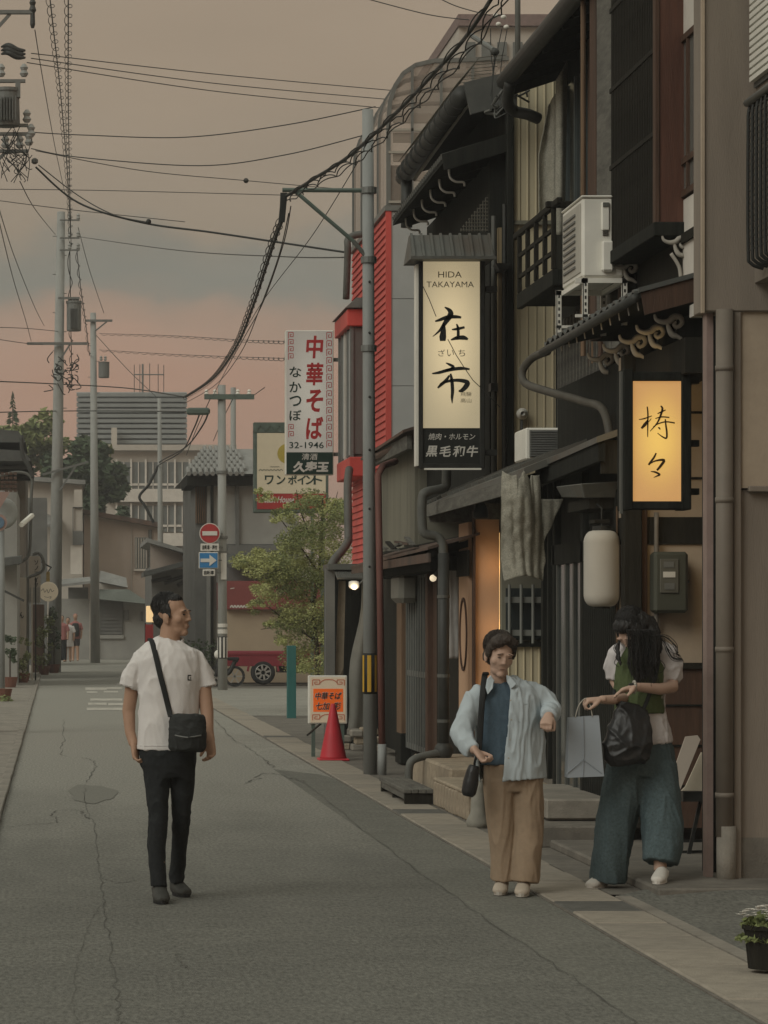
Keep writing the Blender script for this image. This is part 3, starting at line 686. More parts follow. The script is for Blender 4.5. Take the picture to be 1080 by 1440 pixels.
# alcove: barred window wall and lit panel
MB().box(3.80,4.6,25.5,25.6,.3,.76).build('alcove_base', 'concrete', D)
ribs(MB(), 3.80,4.6,.60,1.325,25.48,.065,.012,.018).build('ribbed_siding', 'siding_yellow', D)
MB().box(3.80,4.6,25.5,25.6,.76,2.6).build('alcove_wall', 'siding_olive', D)
wn = MB().box(3.83,4.16,25.47,25.5,1.36,1.80).build('barred_window', 'glass_dark', D)
for z in (1.42,1.70): MB().box(3.81,4.17,25.39,25.41,z-.025,z+.025).build('window_rail', mat('bar_pale', (.20,.205,.185), .6, .1), wn)
for x in (3.845,3.945,4.045,4.145): MB().tube([(x,25.375,1.33),(x,25.375,1.83)], .013, 8).build('window_bar', 'bar_pale', wn)
MB().box(3.79,4.2,25.44,25.5,1.30,1.345).build('window_sill', 'wood_black', wn)
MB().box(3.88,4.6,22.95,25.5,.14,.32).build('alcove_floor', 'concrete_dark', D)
MB().box(4.35,4.5,22.9,25.6,.3,2.7).build('alcove_side', 'wood_black', D)
for (x, y) in ((3.80,23.1),(3.84,23.6),(3.90,24.0)): MB().box(x,x+.05,y,y+.06,.3,2.6).build('alcove_post', 'wood_black', D)
MB().box(3.705,3.925,26.5,26.56,.35,2.45).build('lit_panel', mat('panel_peach', (.50,.32,.205), .85, .05, 3), D)
MB().box(3.69,3.71,26.46,26.56,.2,2.5).build('panel_frame', 'wood_brown', D)
MB().box(3.90,3.955,26.2,26.3,.3,2.3).build('alcove_post', 'wood_black', D)
MB().box(3.70,4.0,26.45,26.5,2.42,2.56).build('panel_head', 'wood_weathered', D)
MB().box(3.94,4.05,26.4,26.8,.3,2.6).build('alcove_back', 'wood_black', D)
MB().box(3.66,3.705,26.57,27.2,.35,2.4).build('shop_panel', 'panel_peach', D)
MB().box(3.645,3.662,26.5,27.25,1.92,2.15).build('panel_rail', 'wood_dark', D)
rg = MB()
for i in range(28):
    a0 = 2*math.pi*i/28; a1 = 2*math.pi*(i+1)/28
    rg.bar((3.655,26.85+.22*math.cos(a0),1.40+.32*math.sin(a0)),(3.655,26.85+.22*math.cos(a1),1.40+.32*math.sin(a1)),.02,.02,(1,0,0))
rg.build('round_motif', 'wood_brown', D)
MB().box(3.70,4.5,27.2,34.2,.1,2.3).build('street_wall', 'wood_black', D)
mb = MB(); 
for i in range(7): MB().box(3.675,3.70,28.1+i*.16,28.1+i*.16+.155,.25,2.1).build('wall_plank', random.choice(['wood_brown','wood_dark']), D)
MB().box(3.67,3.70,27.3,28.0,.25,2.2).build('wall_panel', 'wood_dark', D)
# glazed sliding door with bars
gd = MB().box(3.66,3.70,29.4,31.1,.2,2.0).build('glazed_door', 'glass_dark', D)
for i in range(9): MB().box(3.635,3.66,29.42+i*.205,29.48+i*.205,.2,2.0).build('door_bar', mat('door_grey', (.12,.128,.118), .6, .15), gd)
for z in (.2,.95,1.95): MB().box(3.64,3.66,29.4,31.1,z,z+.06).build('door_rail', 'door_grey', gd)
MB().box(3.60,3.70,31.25,31.65,.33,2.1).build('door_post', 'wood_tan', D, bev=.006)
MB().box(3.59,3.705,31.2,31.7,.02,.34).build('post_shoe', 'wood_black', D, bev=.006)
MB().box(3.62,3.70,29.2,29.36,.2,2.1).build('door_post', 'wood_brown', D, bev=.006)
MB().box(3.45,3.66,30.1,30.9,1.70,2.0).build('meter_cover', mat('cover_grey', (.17,.165,.14), .6, .1), D, bev=.05)
# rusty tin lean-to roof with odd planks lying on it
tr = MB().hexa([(3.28,26.4,2.15),(3.74,26.4,2.28),(3.74,33.3,2.26),(3.28,33.3,2.10)], [(3.28,26.4,2.175),(3.74,26.4,2.305),(3.74,33.3,2.285),(3.28,33.3,2.125)]).build('lean_to_roof', 'tin_rust', D)
MB().box(3.285,3.305,26.4,33.3,2.04,2.12).build('fascia', 'tin_rust', tr)
for i in range(11): MB().bar((3.31,26.6+i*.65,2.11),(3.70,26.6+i*.65,2.22),.045,.06).build('rafter', 'wood_black', tr)
MB().box(3.40,3.70,27.2,33.2,1.98,2.1).build('door_lintel', 'wood_black', D)
for i in range(9):
    y = 27.6+i*.42; MB().bar((3.32+.02*(i % 3), y, 2.21+.018*(i % 4)),(3.36+.05*(i % 2), y+1.1, 2.24+.03*((i*3) % 4)),.05,.02).build('loose_plank', random.choice(['wood_weathered','wood_dark','tin_rust']), tr)
# olive boarded wall above the lean-to
for i in range(5): MB().box(3.72,3.76,31.05+i*.64,31.05+i*.64+.63,2.25,3.36).build('wall_board', 'siding_olive', D)
MB().box(3.76,6,31.0,34.25,2.0,3.4).build('rear_wall', 'siding_olive', D)
MB().hexa([(3.50,30.2,3.42),(4.3,30.2,3.66),(4.3,34.4,3.60),(3.50,34.4,3.36)], [(3.50,30.2,3.45),(4.3,30.2,3.70),(4.3,34.4,3.64),(3.50,34.4,3.39)]).build('side_roof', 'tin_rust', D)
MB().box(3.55,3.60,30.3,34.3,3.26,3.40).build('roof_fascia', 'wood_weathered', D)
MB().tube([(3.52,33.9,3.36),(3.55,32.8,3.33),(3.6,31.5,3.37)], .045, 8).build('gutter', 'tin_rust', D)
# grey drainpipe with two bends, down to a clay base
pp = [(3.45,26.45,2.95),(3.45,26.45,2.78),(3.43,26.45,2.70),(3.27,26.4,2.66),(3.23,26.4,2.60),(3.23,26.4,2.36),(3.26,26.4,2.29),(3.36,26.42,2.265),(3.41,26.42,2.20),(3.42,26.42,2.05)]
MB().tube(catmull(pp, 5), .042, 12).build('drainpipe', 'pipe_grey', D, smooth=True)
dpp = MB().tube([(3.42,26.42,2.12),(3.42,26.42,.34)], .05, 12).build('drainpipe', 'pipe_dark', D, smooth=True)
for z in (1.72,1.02,.62): MB().tube([(3.42,26.42,z),(3.42,26.42,z+.03)], .056, 12).build('pipe_collar', 'pipe_grey', dpp)
MB().ell((3.42,26.42,.37), .085,.085,.085).build('pipe_trap', 'pipe_dark', dpp, smooth=True)
MB().tube(catmull([(3.42,26.4,.36),(3.25,26.35,.33),(3.13,26.3,.29),(3.10,26.3,.2),(3.10,26.3,.02)],5), .036, 10).build('pipe_outlet', 'pipe_grey', dpp, smooth=True)
MB().box(3.30,3.56,26.3,26.6,.20,.29).build('pipe_stone', 'stone', dpp, bev=.01)
# stone steps
st = thing('stone_steps', (3.4,24.5,0), 'rough stone steps with a ribbed edge before the lit alcove', 'step')
blk = None
MB().box(3.16,3.9,22.6,24.6,0,.20).build('step_core', 'stone', st)
for i in range(11):
    y = 22.62+i*.18
    if blk is None: blk = MB().box(3.10,3.165,0,.145,.0,.215).build('edge_stone', 'stone', st, bev=.02); blk.location = (0,y,0)
    else: share(blk, st, 'edge_stone', (random.uniform(-.006,.006),y,random.uniform(-.008,.008)))
MB().box(3.10,3.9,22.56,24.62,.2,.235).build('tread_stone', 'stone', st, bev=.012)
MB().box(3.24,3.9,24.64,27.2,0,.31).build('upper_stone', 'stone', st, bev=.02)
pl = thing('wooden_platform', (3,25.5,0), 'low weathered wooden platform on the gutter beside the drainpipe', 'platform')
for i in range(4): MB().box(2.86+i*.062,2.86+i*.062+.058,24.6,26.5,.10,.135).build('plank', 'wood_weathered', pl, bev=.004)
for y in (24.62,25.5,26.4): MB().box(2.87,3.10,y,y+.07,.012,.099).build('bearer', 'wood_dark', pl)
MB().box(2.868,2.885,24.7,26.4,.05,.1).build('side_rail', 'wood_weathered', pl)
# ================================================================ red building and everything hung on the fronts
def lit(name, cc, ce, cen, rx, rz, base=(.6,.5,.35), p0=.15, p1=1.0, strength=1.0):
    """a sheet lit from behind by a lamp inside the box, brightest near the tube"""
    m = bpy.data.materials.new(name); m.use_nodes = True; t = m.node_tree; n = t.nodes; l = t.links
    b = n['Principled BSDF']; b.inputs['Base Color'].default_value = (*[c*.35 for c in base], 1); b.inputs['Roughness'].default_value = .5
    tc = n.new('ShaderNodeTexCoord'); mp = n.new('ShaderNodeMapping'); mp.vector_type = 'POINT'
    mp.inputs['Location'].default_value = (-cen[0]/rx, -cen[1], -cen[2]/rz); mp.inputs['Scale'].default_value = (1/rx, 1, 1/rz)
    l.new(tc.outputs['Object'], mp.inputs[0])
    ln = n.new('ShaderNodeVectorMath'); ln.operation = 'LENGTH'
    ml = n.new('ShaderNodeVectorMath'); ml.operation = 'MULTIPLY'; ml.inputs[1].default_value = (1,0,1); l.new(mp.outputs[0], ml.inputs[0]); l.new(ml.outputs[0], ln.inputs[0])
    r = n.new('ShaderNodeValToRGB'); r.color_ramp.interpolation = 'EASE'
    r.color_ramp.elements[0].position = p0; r.color_ramp.elements[0].color = (*cc, 1)
    r.color_ramp.elements[1].position = p1; r.color_ramp.elements[1].color = (*ce, 1)
    l.new(ln.outputs['Value'], r.inputs[0]); l.new(r.outputs[0], b.inputs['Emission Color']); b.inputs['Emission Strength'].default_value = strength
    MATS[name] = m; return m

RB = thing('red_building', (4.8,38,0), 'red clapboard building with bay window and rooftop glass room behind the steel pole', 'building')
MB().box(4.02,8,36.03,40.3,0,6.45).build('core_wall', 'siding_olive', RB)
b0 = None
for i in range(48):
    z = 2.15+i*.0895
    if b0 is None:
        b0 = MB().hexa([(3.968,36.0,0),(4.02,36.0,0),(4.02,40.25,0),(3.968,40.25,0)],[(3.99,36.0,.097),(4.02,36.0,.097),(4.02,40.25,.097),(3.99,40.25,.097)]).build('red_board', 'siding_red', RB); b0.location = (0,0,z)
    else: share(b0, RB, 'red_board', (0,0,z))
MB().box(3.965,4.03,35.985,36.04,2.1,6.48).build('corner_trim', 'siding_red', RB)
for i in range(3): MB().box(4.032,8,36.0,36.05,3.3+i*1.05,3.3+i*1.05+1.043).build('grey_panel', 'panel_grey', RB)
MB().box(3.95,8,35.97,40.3,6.455,6.52).build('parapet_cap', 'metal_grey', RB)
# bay window
bw = MB().box(3.83,4.02,38.45,40.05,3.5,5.4).build('bay_window', 'wall_greydark', RB)
for (z0, z1, e) in ((3.37,3.62,.0),(5.30,5.52,.03)): MB().box(3.76-e,4.02,38.38-e,40.12,z0,z1).build('bay_band', 'siding_red', bw, bev=.01)
MB().hexa([(3.70,38.3,5.53),(4.02,38.3,5.53),(4.02,40.2,5.53),(3.70,40.2,5.53)],[(3.86,38.5,5.68),(4.02,38.5,5.68),(4.02,40.1,5.68),(3.86,40.1,5.68)]).build('bay_roof', 'tin', bw)
MB().box(3.81,3.99,38.42,38.44,3.66,5.28).build('bay_pane', 'glass_grey', bw)
for x in (3.78,3.985): MB().box(x,x+.035,38.40,38.445,3.62,5.30).build('bay_stile', 'metal_grey', bw)
for i in range(4):
    MB().box(3.795,3.81,38.5+i*.4,38.5+i*.4+.36,3.66,5.28).build('bay_pane', 'glass_grey' if i % 2 else 'panel_grey', bw)
for i in range(5): MB().box(3.775,3.815,38.45+i*.4,38.49+i*.4,3.62,5.3).build('bay_stile', 'metal_grey' if i != 2 else 'plaster_white', bw)
# glass room on the roof: curved clear sheets on a steel frame
poly = bpy.data.materials.new('clear_sheet'); poly.use_nodes = True
pb = poly.node_tree.nodes['Principled BSDF']; pb.inputs['Base Color'].default_value = (.33,.27,.225,1); pb.inputs['Roughness'].default_value = .25; pb.inputs['Alpha'].default_value = .5
MATS['clear_sheet'] = poly
arc = [(4.0,6.53),(4.0,7.55),(4.02,7.78),(4.08,7.97),(4.18,8.12),(4.33,8.22),(4.55,8.27),(5.45,8.30)]
gr = MB()
for i in range(len(arc)-1):
    (a, b), (c, d) = arc[i], arc[i+1]; gr.quad((a,36.05,b),(c,36.05,d),(c,40.2,d),(a,40.2,b))
room = gr.build('glass_room', 'clear_sheet', RB, smooth=True)
MB().add([(x,36.04,z) for x, z in arc]+[(5.45,36.04,6.53)], [tuple(range(len(arc)+1))]).build('end_sheet', 'clear_sheet', room)
for y in (36.04,37.1,38.1,39.1,40.2):
    fr = MB()
    for i in range(len(arc)-1): fr.bar((arc[i][0],y,arc[i][1]),(arc[i+1][0],y,arc[i+1][1]),.05,.05,(0,1,0))
    fr.build('frame_rib', 'metal_grey', room)
for x in (4.27,4.62,5.0): MB().box(x,x+.03,36.0,36.03,6.53,8.2).build('frame_post', 'metal_grey', room)
for z in (6.55,7.15,7.42): MB().box(4.0,5.45,36.0,36.035,z,z+.03).build('frame_rail', mat('rail_pale', (.36,.33,.28), .6, .1), room)
for k in range(6): MB().box(4.35,5.4,38.6,38.66,6.7+k*.25,6.82+k*.25).build('inner_slat', 'plaster_far', room)
MB().box(4.06,4.30,36.3,36.6,6.54,7.05).build('inner_box', 'wall_greydark', room)
for i in range(26): 
    y = 36.1+i*.16; MB().box(3.996,4.004,y,y+.012,6.55,7.6).build('sheet_rib', 'plaster_pink', room)
# drainpipe in front of the bay and its elbow
MB().tube(catmull([(3.87,37.9,6.42),(3.76,37.9,6.40),(3.69,37.9,6.34),(3.69,37.9,6.2),(3.69,38.1,5.62)],5), .045, 12).build('drainpipe', 'pipe_grey', RB, smooth=True)
MB().tube(catmull([(3.74,38.2,3.45),(3.69,37.9,3.2),(3.68,37.7,2.6),(3.66,37.6,2.5),(3.56,37.4,2.38),(3.46,37.3,2.27),(3.42,37.3,2.15),(3.42,37.3,1.85)],5), .052, 12).build('drainpipe', 'pipe_grey', RB, smooth=True)
# open ground floor with tarpaulin, curtain and awning
gf = MB().box(3.25,3.36,36.1,36.3,0,2.15).build('side_wall', 'wall_greydark', RB)
MB().box(3.30,4.1,36.75,36.9,0,2.2).build('back_wall', 'wood_black', RB)
MB().box(3.27,4.1,35.95,36.7,2.13,2.2).build('awning_deck', 'tin', RB)
aw = MB()
for i in range(17): aw.tube([(3.36+i*.024,35.7,2.02),(3.36+i*.024,36.1,2.13)], .014, 6)
tag(aw.build('awning_sheet', 'tin', RB))['kind'] = 'stuff'
MB().add([(3.42,36.25,2.0),(3.50,36.2,2.0),(3.47,36.15,.95),(3.36,36.15,.7),(3.45,36.3,.2)], [(0,1,2,3),(2,3,4)]).build('door_curtain', mat('curtain_tan', (.15,.125,.09), .9, .25, 6), RB)
tp = thing('grey_tarpaulin', (3.7,36,0), 'grey tarpaulin sheet hanging beside the steel pole under the awning lamp', 'tarpaulin')
mb = MB(); n = 12; k0 = 0
for i in range(n+1):
    t = i/n; z = 1.98-1.9*t; xl = 3.66-.20*t+.03*math.sin(t*9); xr = 3.80
    for j in range(9):
        u = j/8; mb.v.append((xl+(xr-xl)*u, 35.9+.04*math.sin(u*9+t*3), z))
mb.f = [(i*9+j, i*9+j+1, (i+1)*9+j+1, (i+1)*9+j) for i in range(n) for j in range(8)]
o = mb.build('sheet', mat('tarp_grey', (.15,.147,.128), .7, .15, 4, .2, 12), tp, smooth=True)
sd = o.modifiers.new('s', 'SOLIDIFY'); sd.thickness = .006
lp = thing('awning_lamp', (3.53,35.6,1.95), 'lit round lamp under the corrugated awning beside the steel pole', 'lamp')
MB().lathe((3.53,35.5,1.93), [(.03,.06),(.06,.05),(.065,0),(.05,-.03)], 14).build('shade', 'metal_white', lp, smooth=True)
MB().ell((3.53,35.46,1.925), .045,.045,.04).build('bulb', mat('bulb_warm', (.9,.8,.6), .5, 0, emis=(1,.83,.58), estr=.5), lp, smooth=True)
MB().tube([(3.60,35.6,1.95),(3.68,35.7,2.02)], .01, 6).build('arm', 'metal_grey', lp)
ld = bpy.data.lights.new('awning_lamp_light', 'POINT'); ld.energy = 3; ld.color = (1,.8,.55); ld.shadow_soft_size = .06
lo = bpy.data.objects.new('awning_lamp_light', ld); COL.objects.link(lo); lo.location = (3.53,35.35,1.86)
rub = thing('rubble_pile', (3.4,34.5,0), 'low pile of grey stones and bricks behind the traffic cone', 'rubble')
for i in range(14):
    x, y, z = 3.36+random.random()*.33, 34.4+random.random()*.9, .03+.09*(i//5)
    MB().box(x-.07,x+.07,y-.1,y+.1,z-.03,z+.05).build('stone_block', random.choice(['concrete_dark','concrete','stone']), rub, bev=.015)

# ---- tall sign: cream lit panel, black foot, little tin roof
S = thing('lit_sign', (3.45,26,2.7), 'tall cream lit sign with black brush characters under a small tin roof', 'sign')
SY = 26.0; sc_ = SY/F
def sx(x): return gx(x, SY)
def sz(y): return gz(y, SY)
MB().box(sx(588),sx(682),SY,SY+.16,sz(657),sz(366)).build('casing', 'metal_black', S)
MB().box(sx(585),sx(588.2),SY-.02,SY+.14,sz(655),sz(372)).build('side_strip', 'metal_white', S)
for (a, b) in ((589,594.5),(674.5,681)): MB().box(sx(a),sx(b),SY-.03,SY+.005,sz(657),sz(366)).build('frame_stile', 'metal_black', S, bev=.004)
MB().box(sx(589),sx(681),SY-.028,SY+.004,sz(659),sz(652)).build('frame_rail', 'metal_black', S, bev=.004)
MB().box(sx(596),sx(676),SY-.04,SY-.01,sz(661),sz(658.5)).build('drip_rail', 'metal_white', S)
pn = MB().box(sx(594.5),sx(674.5),SY-.008,SY-.001,sz(602),sz(366)).build('lit_panel', lit('lit_cream', (.50,.395,.225), (.25,.205,.125), (sx(634),SY,sz(480)), .36, .95, (.6,.55,.42), .0, 1.0), S)
ft = MB().box(sx(594.5),sx(674.5),SY-.0085,SY-.001,sz(652),sz(602.2)).build('foot_panel', 'ink_black', S)
def C6(a, b): return (sx(570+a/4.235), sz(330+b/4.235))
def W6(w): return w/4.235*sc_
ink = MB(); nst = 0
for pts, ws in (
  ([(176,517),(205,508),(250,492),(300,490),(332,494)], [6,13,17,15,9]),
  ([(233,432),(262,452),(268,478),(240,520),(205,570),(162,608)], [4,18,26,20,11,2]),
  ([(228,528),(226,570),(222,608),(222,634)], [8,22,30,24]),
  ([(276,566),(310,562),(352,552)], [5,13,10]),
  ([(304,532),(312,555),(314,590),(312,620)], [5,12,13,12]),
  ([(270,628),(305,616),(345,614),(372,624)], [5,17,20,8]),
  ([(240,764),(262,774),(286,790),(252,806),(222,812)], [3,11,13,9,4]),
  ([(158,828),(200,822),(260,806),(330,797),(382,802)], [5,13,15,15,7]),
  ([(262,838),(240,870),(214,892),(192,914)], [7,15,14,7]),
  ([(204,892),(260,872),(320,868),(368,880),(360,904),(336,928),(316,932)], [6,12,15,20,22,17,6]),
  ([(268,828),(276,870),(280,930),(277,970),(278,1006)], [7,15,15,12,2])):
    stroke(ink, [C6(*p) for p in pts], [W6(w*1.38) for w in ws], SY-.012); nst += 1
    if nst in (6, 11): ink.build('brush_character', 'ink_black', pn); ink = MB()
tx = MB()
put_text(tx, 'HIDA', *C6(265,238), W6(140), W6(36), SY-.0115); put_text(tx, 'TAKAYAMA', *C6(266,297), W6(282), W6(34), SY-.0115)
tx.build('lettering', mat('ink_grey', (.10,.095,.075), .6, .05), pn)
tx = MB()
for ch, a in (('ざ',215),('い',268),('ち',335)): put_text(tx, ch, *C6(a,705), W6(40), W6(40), SY-.0115)
put_text(tx, '飛騨', *C6(360,950), W6(64), W6(26), SY-.0115); put_text(tx, '高山', *C6(360,988), W6(64), W6(26), SY-.0115)
tx.build('small_lettering', 'ink_grey', pn)
tx = MB()
put_text(tx, '焼肉・ホルモン', *C6(276,1203), W6(276), W6(40), SY-.0125, .006, slant=.18); tx.build('white_lettering', 'sign_white', ft)
for k, ch in enumerate('黒毛和牛'):
    tx = MB(); put_text(tx, ch, *C6(158+k*80,1290), W6(68), W6(66), SY-.0125, .022, slant=.18); tx.build('white_character', 'sign_white', ft)
MB().tube([(*C6(102,310)[:1], SY-.035, C6(102,310)[1])]+[(C6(a,b)[0], SY-.035, C6(a,b)[1]) for a, b in ((140,390),(180,490))], .0035, 5).build('loose_cable', 'cable', S)
MB().tube([(C6(a,b)[0], SY-.035, C6(a,b)[1]) for a, b in ((250,625),(300,720),(345,790),(400,870),(445,912),(560,1030))], .0035, 5).build('loose_cable', 'cable', S)
rfm = MB().hexa([(sx(573),SY-.28,sz(368)),(sx(690),SY-.28,sz(368)),(sx(690),SY+.3,sz(368)),(sx(573),SY+.3,sz(368))],[(sx(576),SY-.03,sz(331)),(sx(688),SY-.03,sz(331)),(sx(688),SY+.08,sz(331)),(sx(576),SY+.08,sz(331))]).build('sign_roof', 'tin', S)
for i in range(9):
    x = sx(577+i*13.6); MB().bar((x,SY-.285,sz(367)),(x+.004,SY-.035,sz(330)),.022,.024).build('roof_seam', 'tin', rfm)
MB().box(sx(572),sx(691),SY-.30,SY-.26,sz(370),sz(366)).build('roof_lip', 'tin', rfm)
MB().box(sx(683),sx(700),SY+.02,SY+.1,sz(640),sz(632)).build('bracket', 'metal_black', S)
MB().box(sx(683),sx(700),SY+.02,SY+.1,sz(410),sz(402)).build('bracket', 'metal_black', S)

# ---- small yellow lit sign
T = thing('lit_box_sign', (3.7,18.5,2.2), 'small warm yellow lit box sign with two brown brush characters', 'sign')
TY = 18.5; ts = TY/F
def tx_(x): return gx(x, TY)
def tz(y): return gz(y, TY)
MB().box(tx_(886),tx_(962),TY+.008,TY+.20,tz(708),tz(531)).build('casing', 'wood_dark', T)
for (a, b) in ((876,889),(957.5,971)): MB().box(tx_(a),tx_(b),TY-.03,TY+.19,tz(717),tz(519)).build('frame_post', 'wood_black', T, bev=.005)
for (a, b) in ((536,523),(716,705)): MB().box(tx_(888.6),tx_(958),TY-.02,TY+.18,tz(a),tz(b)).build('frame_rail', 'wood_black', T, bev=.005)
MB().box(tx_(873),tx_(876.4),TY+.01,TY+.05,tz(722),tz(522)).build('edge_rod', 'pipe_grey', T)
tp_ = MB().box(tx_(888.6),tx_(958),TY-.004,TY+.004,tz(705),tz(536)).build('lit_panel', lit('lit_yellow', (.62,.385,.085), (.40,.205,.07), (tx_(926),TY,tz(617)), .23, .40, (.7,.5,.25), .0, 1.0), T)
def C8(a, b): return (tx_(860+a/6.545), tz(510+b/6.545))
def W8(w): return w/6.545*ts
ink = MB(); nst = 0
for pts, ws in (
  ([(250,524),(300,515),(370,490)], [5,9,5]), ([(326,405),(332,470),(331,560),(330,685)], [8,10,10,5]),
  ([(332,530),(305,570),(272,606)], [10,22,12]), ([(338,548),(352,530),(364,514)], [3,6,3]),
  ([(420,470),(455,455),(496,435)], [5,10,6]), ([(400,515),(460,500),(530,505)], [5,9,8]),
  ([(450,398),(466,425),(448,490),(415,560),(352,632)], [8,14,13,10,4]), ([(380,592),(430,562),(500,545),(580,556)], [4,8,9,9]),
  ([(492,520),(498,580),(506,640),(502,695),(462,680),(420,648)], [8,11,12,12,8,4]), ([(425,598),(436,602),(446,616)], [4,12,5]),
  ([(408,832),(390,870),(360,912),(338,942)], [9,13,14,12]), ([(342,938),(400,905),(480,898),(450,950),(415,992)], [5,10,18,17,12]),
  ([(358,1002),(400,1008),(440,1030),(415,1044),(385,1058)], [4,12,14,9,3])):
    stroke(ink, [C8(*p) for p in pts], [W8(w*1.45) for w in ws], TY-.008); nst += 1
    if nst in (10, 13): ink.build('brush_character', mat('ink_brown', (.055,.028,.006), .7, .1), tp_); ink = MB()
for z in (3.02,2.63,2.33): MB().box(tx_(971),tx_(986),TY+.05,TY+.12,z-.02,z+.02).build('wall_bracket', 'metal_black', T)
ld = bpy.data.lights.new('box_sign_light', 'AREA'); ld.energy = 2.2; ld.color = (1,.68,.30); ld.shape = 'RECTANGLE'; ld.size = .3; ld.size_y = .7
lo = bpy.data.objects.new('box_sign_light', ld); COL.objects.link(lo); lo.location = (tx_(924),TY+.23,tz(620)); lo.rotation_euler = (R(90),0,0)
attach(lo, T)

# ---- noodle shop sign
N = thing('noodle_shop_sign', (3.5,41,3.5), 'white vertical sign with red characters and red fret border past the red bay', 'sign')
NY = 41.0; ns = NY/F
def C7(a, b): return (gx(390+a/6.4, NY), gz(455+b/6.4, NY))
def W7(w): return w/6.4*ns
x0, z1 = C7(74,60); x1, z0 = C7(506,1362)
MB().box(x0,x1,NY,NY+.18,z0,z1).build('casing', 'metal_white', N, bev=.008)
fc = MB().box(x0+.012,x1-.012,NY-.006,NY+.002,C7(0,1158)[1],z1-.012).build('face', lit('lit_noodle', (.36,.335,.28), (.22,.20,.172), ((x0+x1)/2,NY,C7(0,640)[1]), .42, 1.1, (.6,.57,.5), .05, 1.0, .62), N)
fb = MB().box(x0+.012,x1-.012,NY-.0065,NY+.002,z0+.01,C7(0,1158)[1]-.002).build('foot_face', 'ink_green', N)
for ch, b in (('中',212),('華',455),('そ',695),('ば',940)):
    tx = MB(); put_text(tx, ch, *C7(335,b), W7(150), W7(205), NY-.011, .03, slant=.06); tx.build('red_character', 'ink_red', fc)
tx = MB()
for ch, b in (('な',436),('か',572),('つ',698),('ぼ',826)): put_text(tx, ch, *C7(162,b), W7(108), W7(96), NY-.011, .016)
put_text(tx, '32-1946', *C7(262,1095), W7(310), W7(58), NY-.011, .01)
tx.build('dark_lettering', 'ink_green', fc)
fr = MB()
def fret(cx, b0, b1, n):
    st = (b1-b0)/n
    for i in range(n):
        y = b0+i*st; w = 21; h = st*.84
        P = [(cx-w,y+h),(cx-w,y),(cx+w,y),(cx+w,y+h*.72),(cx-w*.25,y+h*.72),(cx-w*.25,y+h*.36),(cx+w*.4,y+h*.36)]
        for p, q in zip(P, P[1:]): stroke(fr, [C7(*p), C7(*q)], [W7(6)]*2, NY-.011, 1)
fret(465,80,1130,14); fret(121,80,335,4); fret(123,908,1035,2)
fr.build('fret_border', 'ink_red', fc)['kind'] = 'stuff'
tx = MB(); put_text(tx, '清酒', *C7(290,1198), W7(140), W7(58), NY-.0115, .010, slant=.1); put_text(tx, '久寿玉', *C7(302,1290), W7(320), W7(100), NY-.0115, .05, slant=.15)
tx.build('white_lettering', 'sign_white', fb)
for z in (3.8,5.1): MB().box(x1,4.0,NY+.05,NY+.1,z-.025,z+.025).build('bracket', 'metal_grey', N)
# ================================================================ things on and in front of the right-hand fronts
# air conditioner on the pent roof
AC = thing('air_conditioner', (3.75,20.9,3.6), 'large cream air conditioner on a metal stand above the cloud scroll roof', 'air conditioner')
MB().box(3.605,3.895,20.5,21.3,3.88,4.435).build('cabinet', 'metal_white', AC, bev=.018)
g = MB().box(3.598,3.606,20.55,21.25,3.92,4.40).build('front_grille', mat('ac_front', (.40,.385,.335), .5, .08), AC, bev=.01)
for i in range(9): MB().box(3.588,3.598,20.72,21.2,3.97+i*.045,3.985+i*.045).build('grille_bar', 'metal_grey', g)
MB().box(3.735,3.795,20.485,20.505,4.20,4.40).build('handle_cover', 'metal_white', AC, bev=.01)
MB().box(3.745,3.785,20.478,20.49,4.365,4.395).build('handle_recess', 'pipe_grey', AC)
for i in range(5): MB().box(3.745,3.785,20.49,20.5,4.17+i*.014,4.176+i*.014).build('side_vent', 'metal_black', AC)
MB().box(3.735,3.815,20.455,20.505,3.92,4.13).build('valve_cover', 'metal_white', AC, bev=.012)
MB().tube(catmull([(3.81,20.46,4.06),(3.88,20.47,4.09),(3.95,20.5,4.12)],4), .015, 8).build('hose', 'pipe_dark', AC, smooth=True)
MB().box(3.598,3.90,20.49,21.31,4.43,4.445).build('top_cover', 'metal_white', AC, bev=.005)
for (x, y) in ((3.61,20.5),(3.88,20.5),(3.56,21.28),(3.88,21.28)):
    lg = MB().box(x,x+.035,y,y+.008,3.555,3.88).box(x,x+.006,y,y+.035,3.555,3.88).build('stand_leg', 'metal_white', AC)
    for k in range(6): MB().box(x+.012,x+.024,y-.003,y+.001,3.60+k*.045,3.622+k*.045).build('slot', 'pipe_dark', lg)
for y in (20.5,21.28): MB().box(3.56,3.915,y,y+.03,3.845,3.878).build('stand_rail', 'metal_white', AC)
for x in (3.60,3.88): MB().box(x,x+.03,20.5,21.3,3.842,3.875).build('stand_rail', 'metal_white', AC)
for y in (20.5,21.28): MB().box(3.56,3.915,y,y+.02,3.61,3.63).build('stand_rail', 'metal_white', AC)
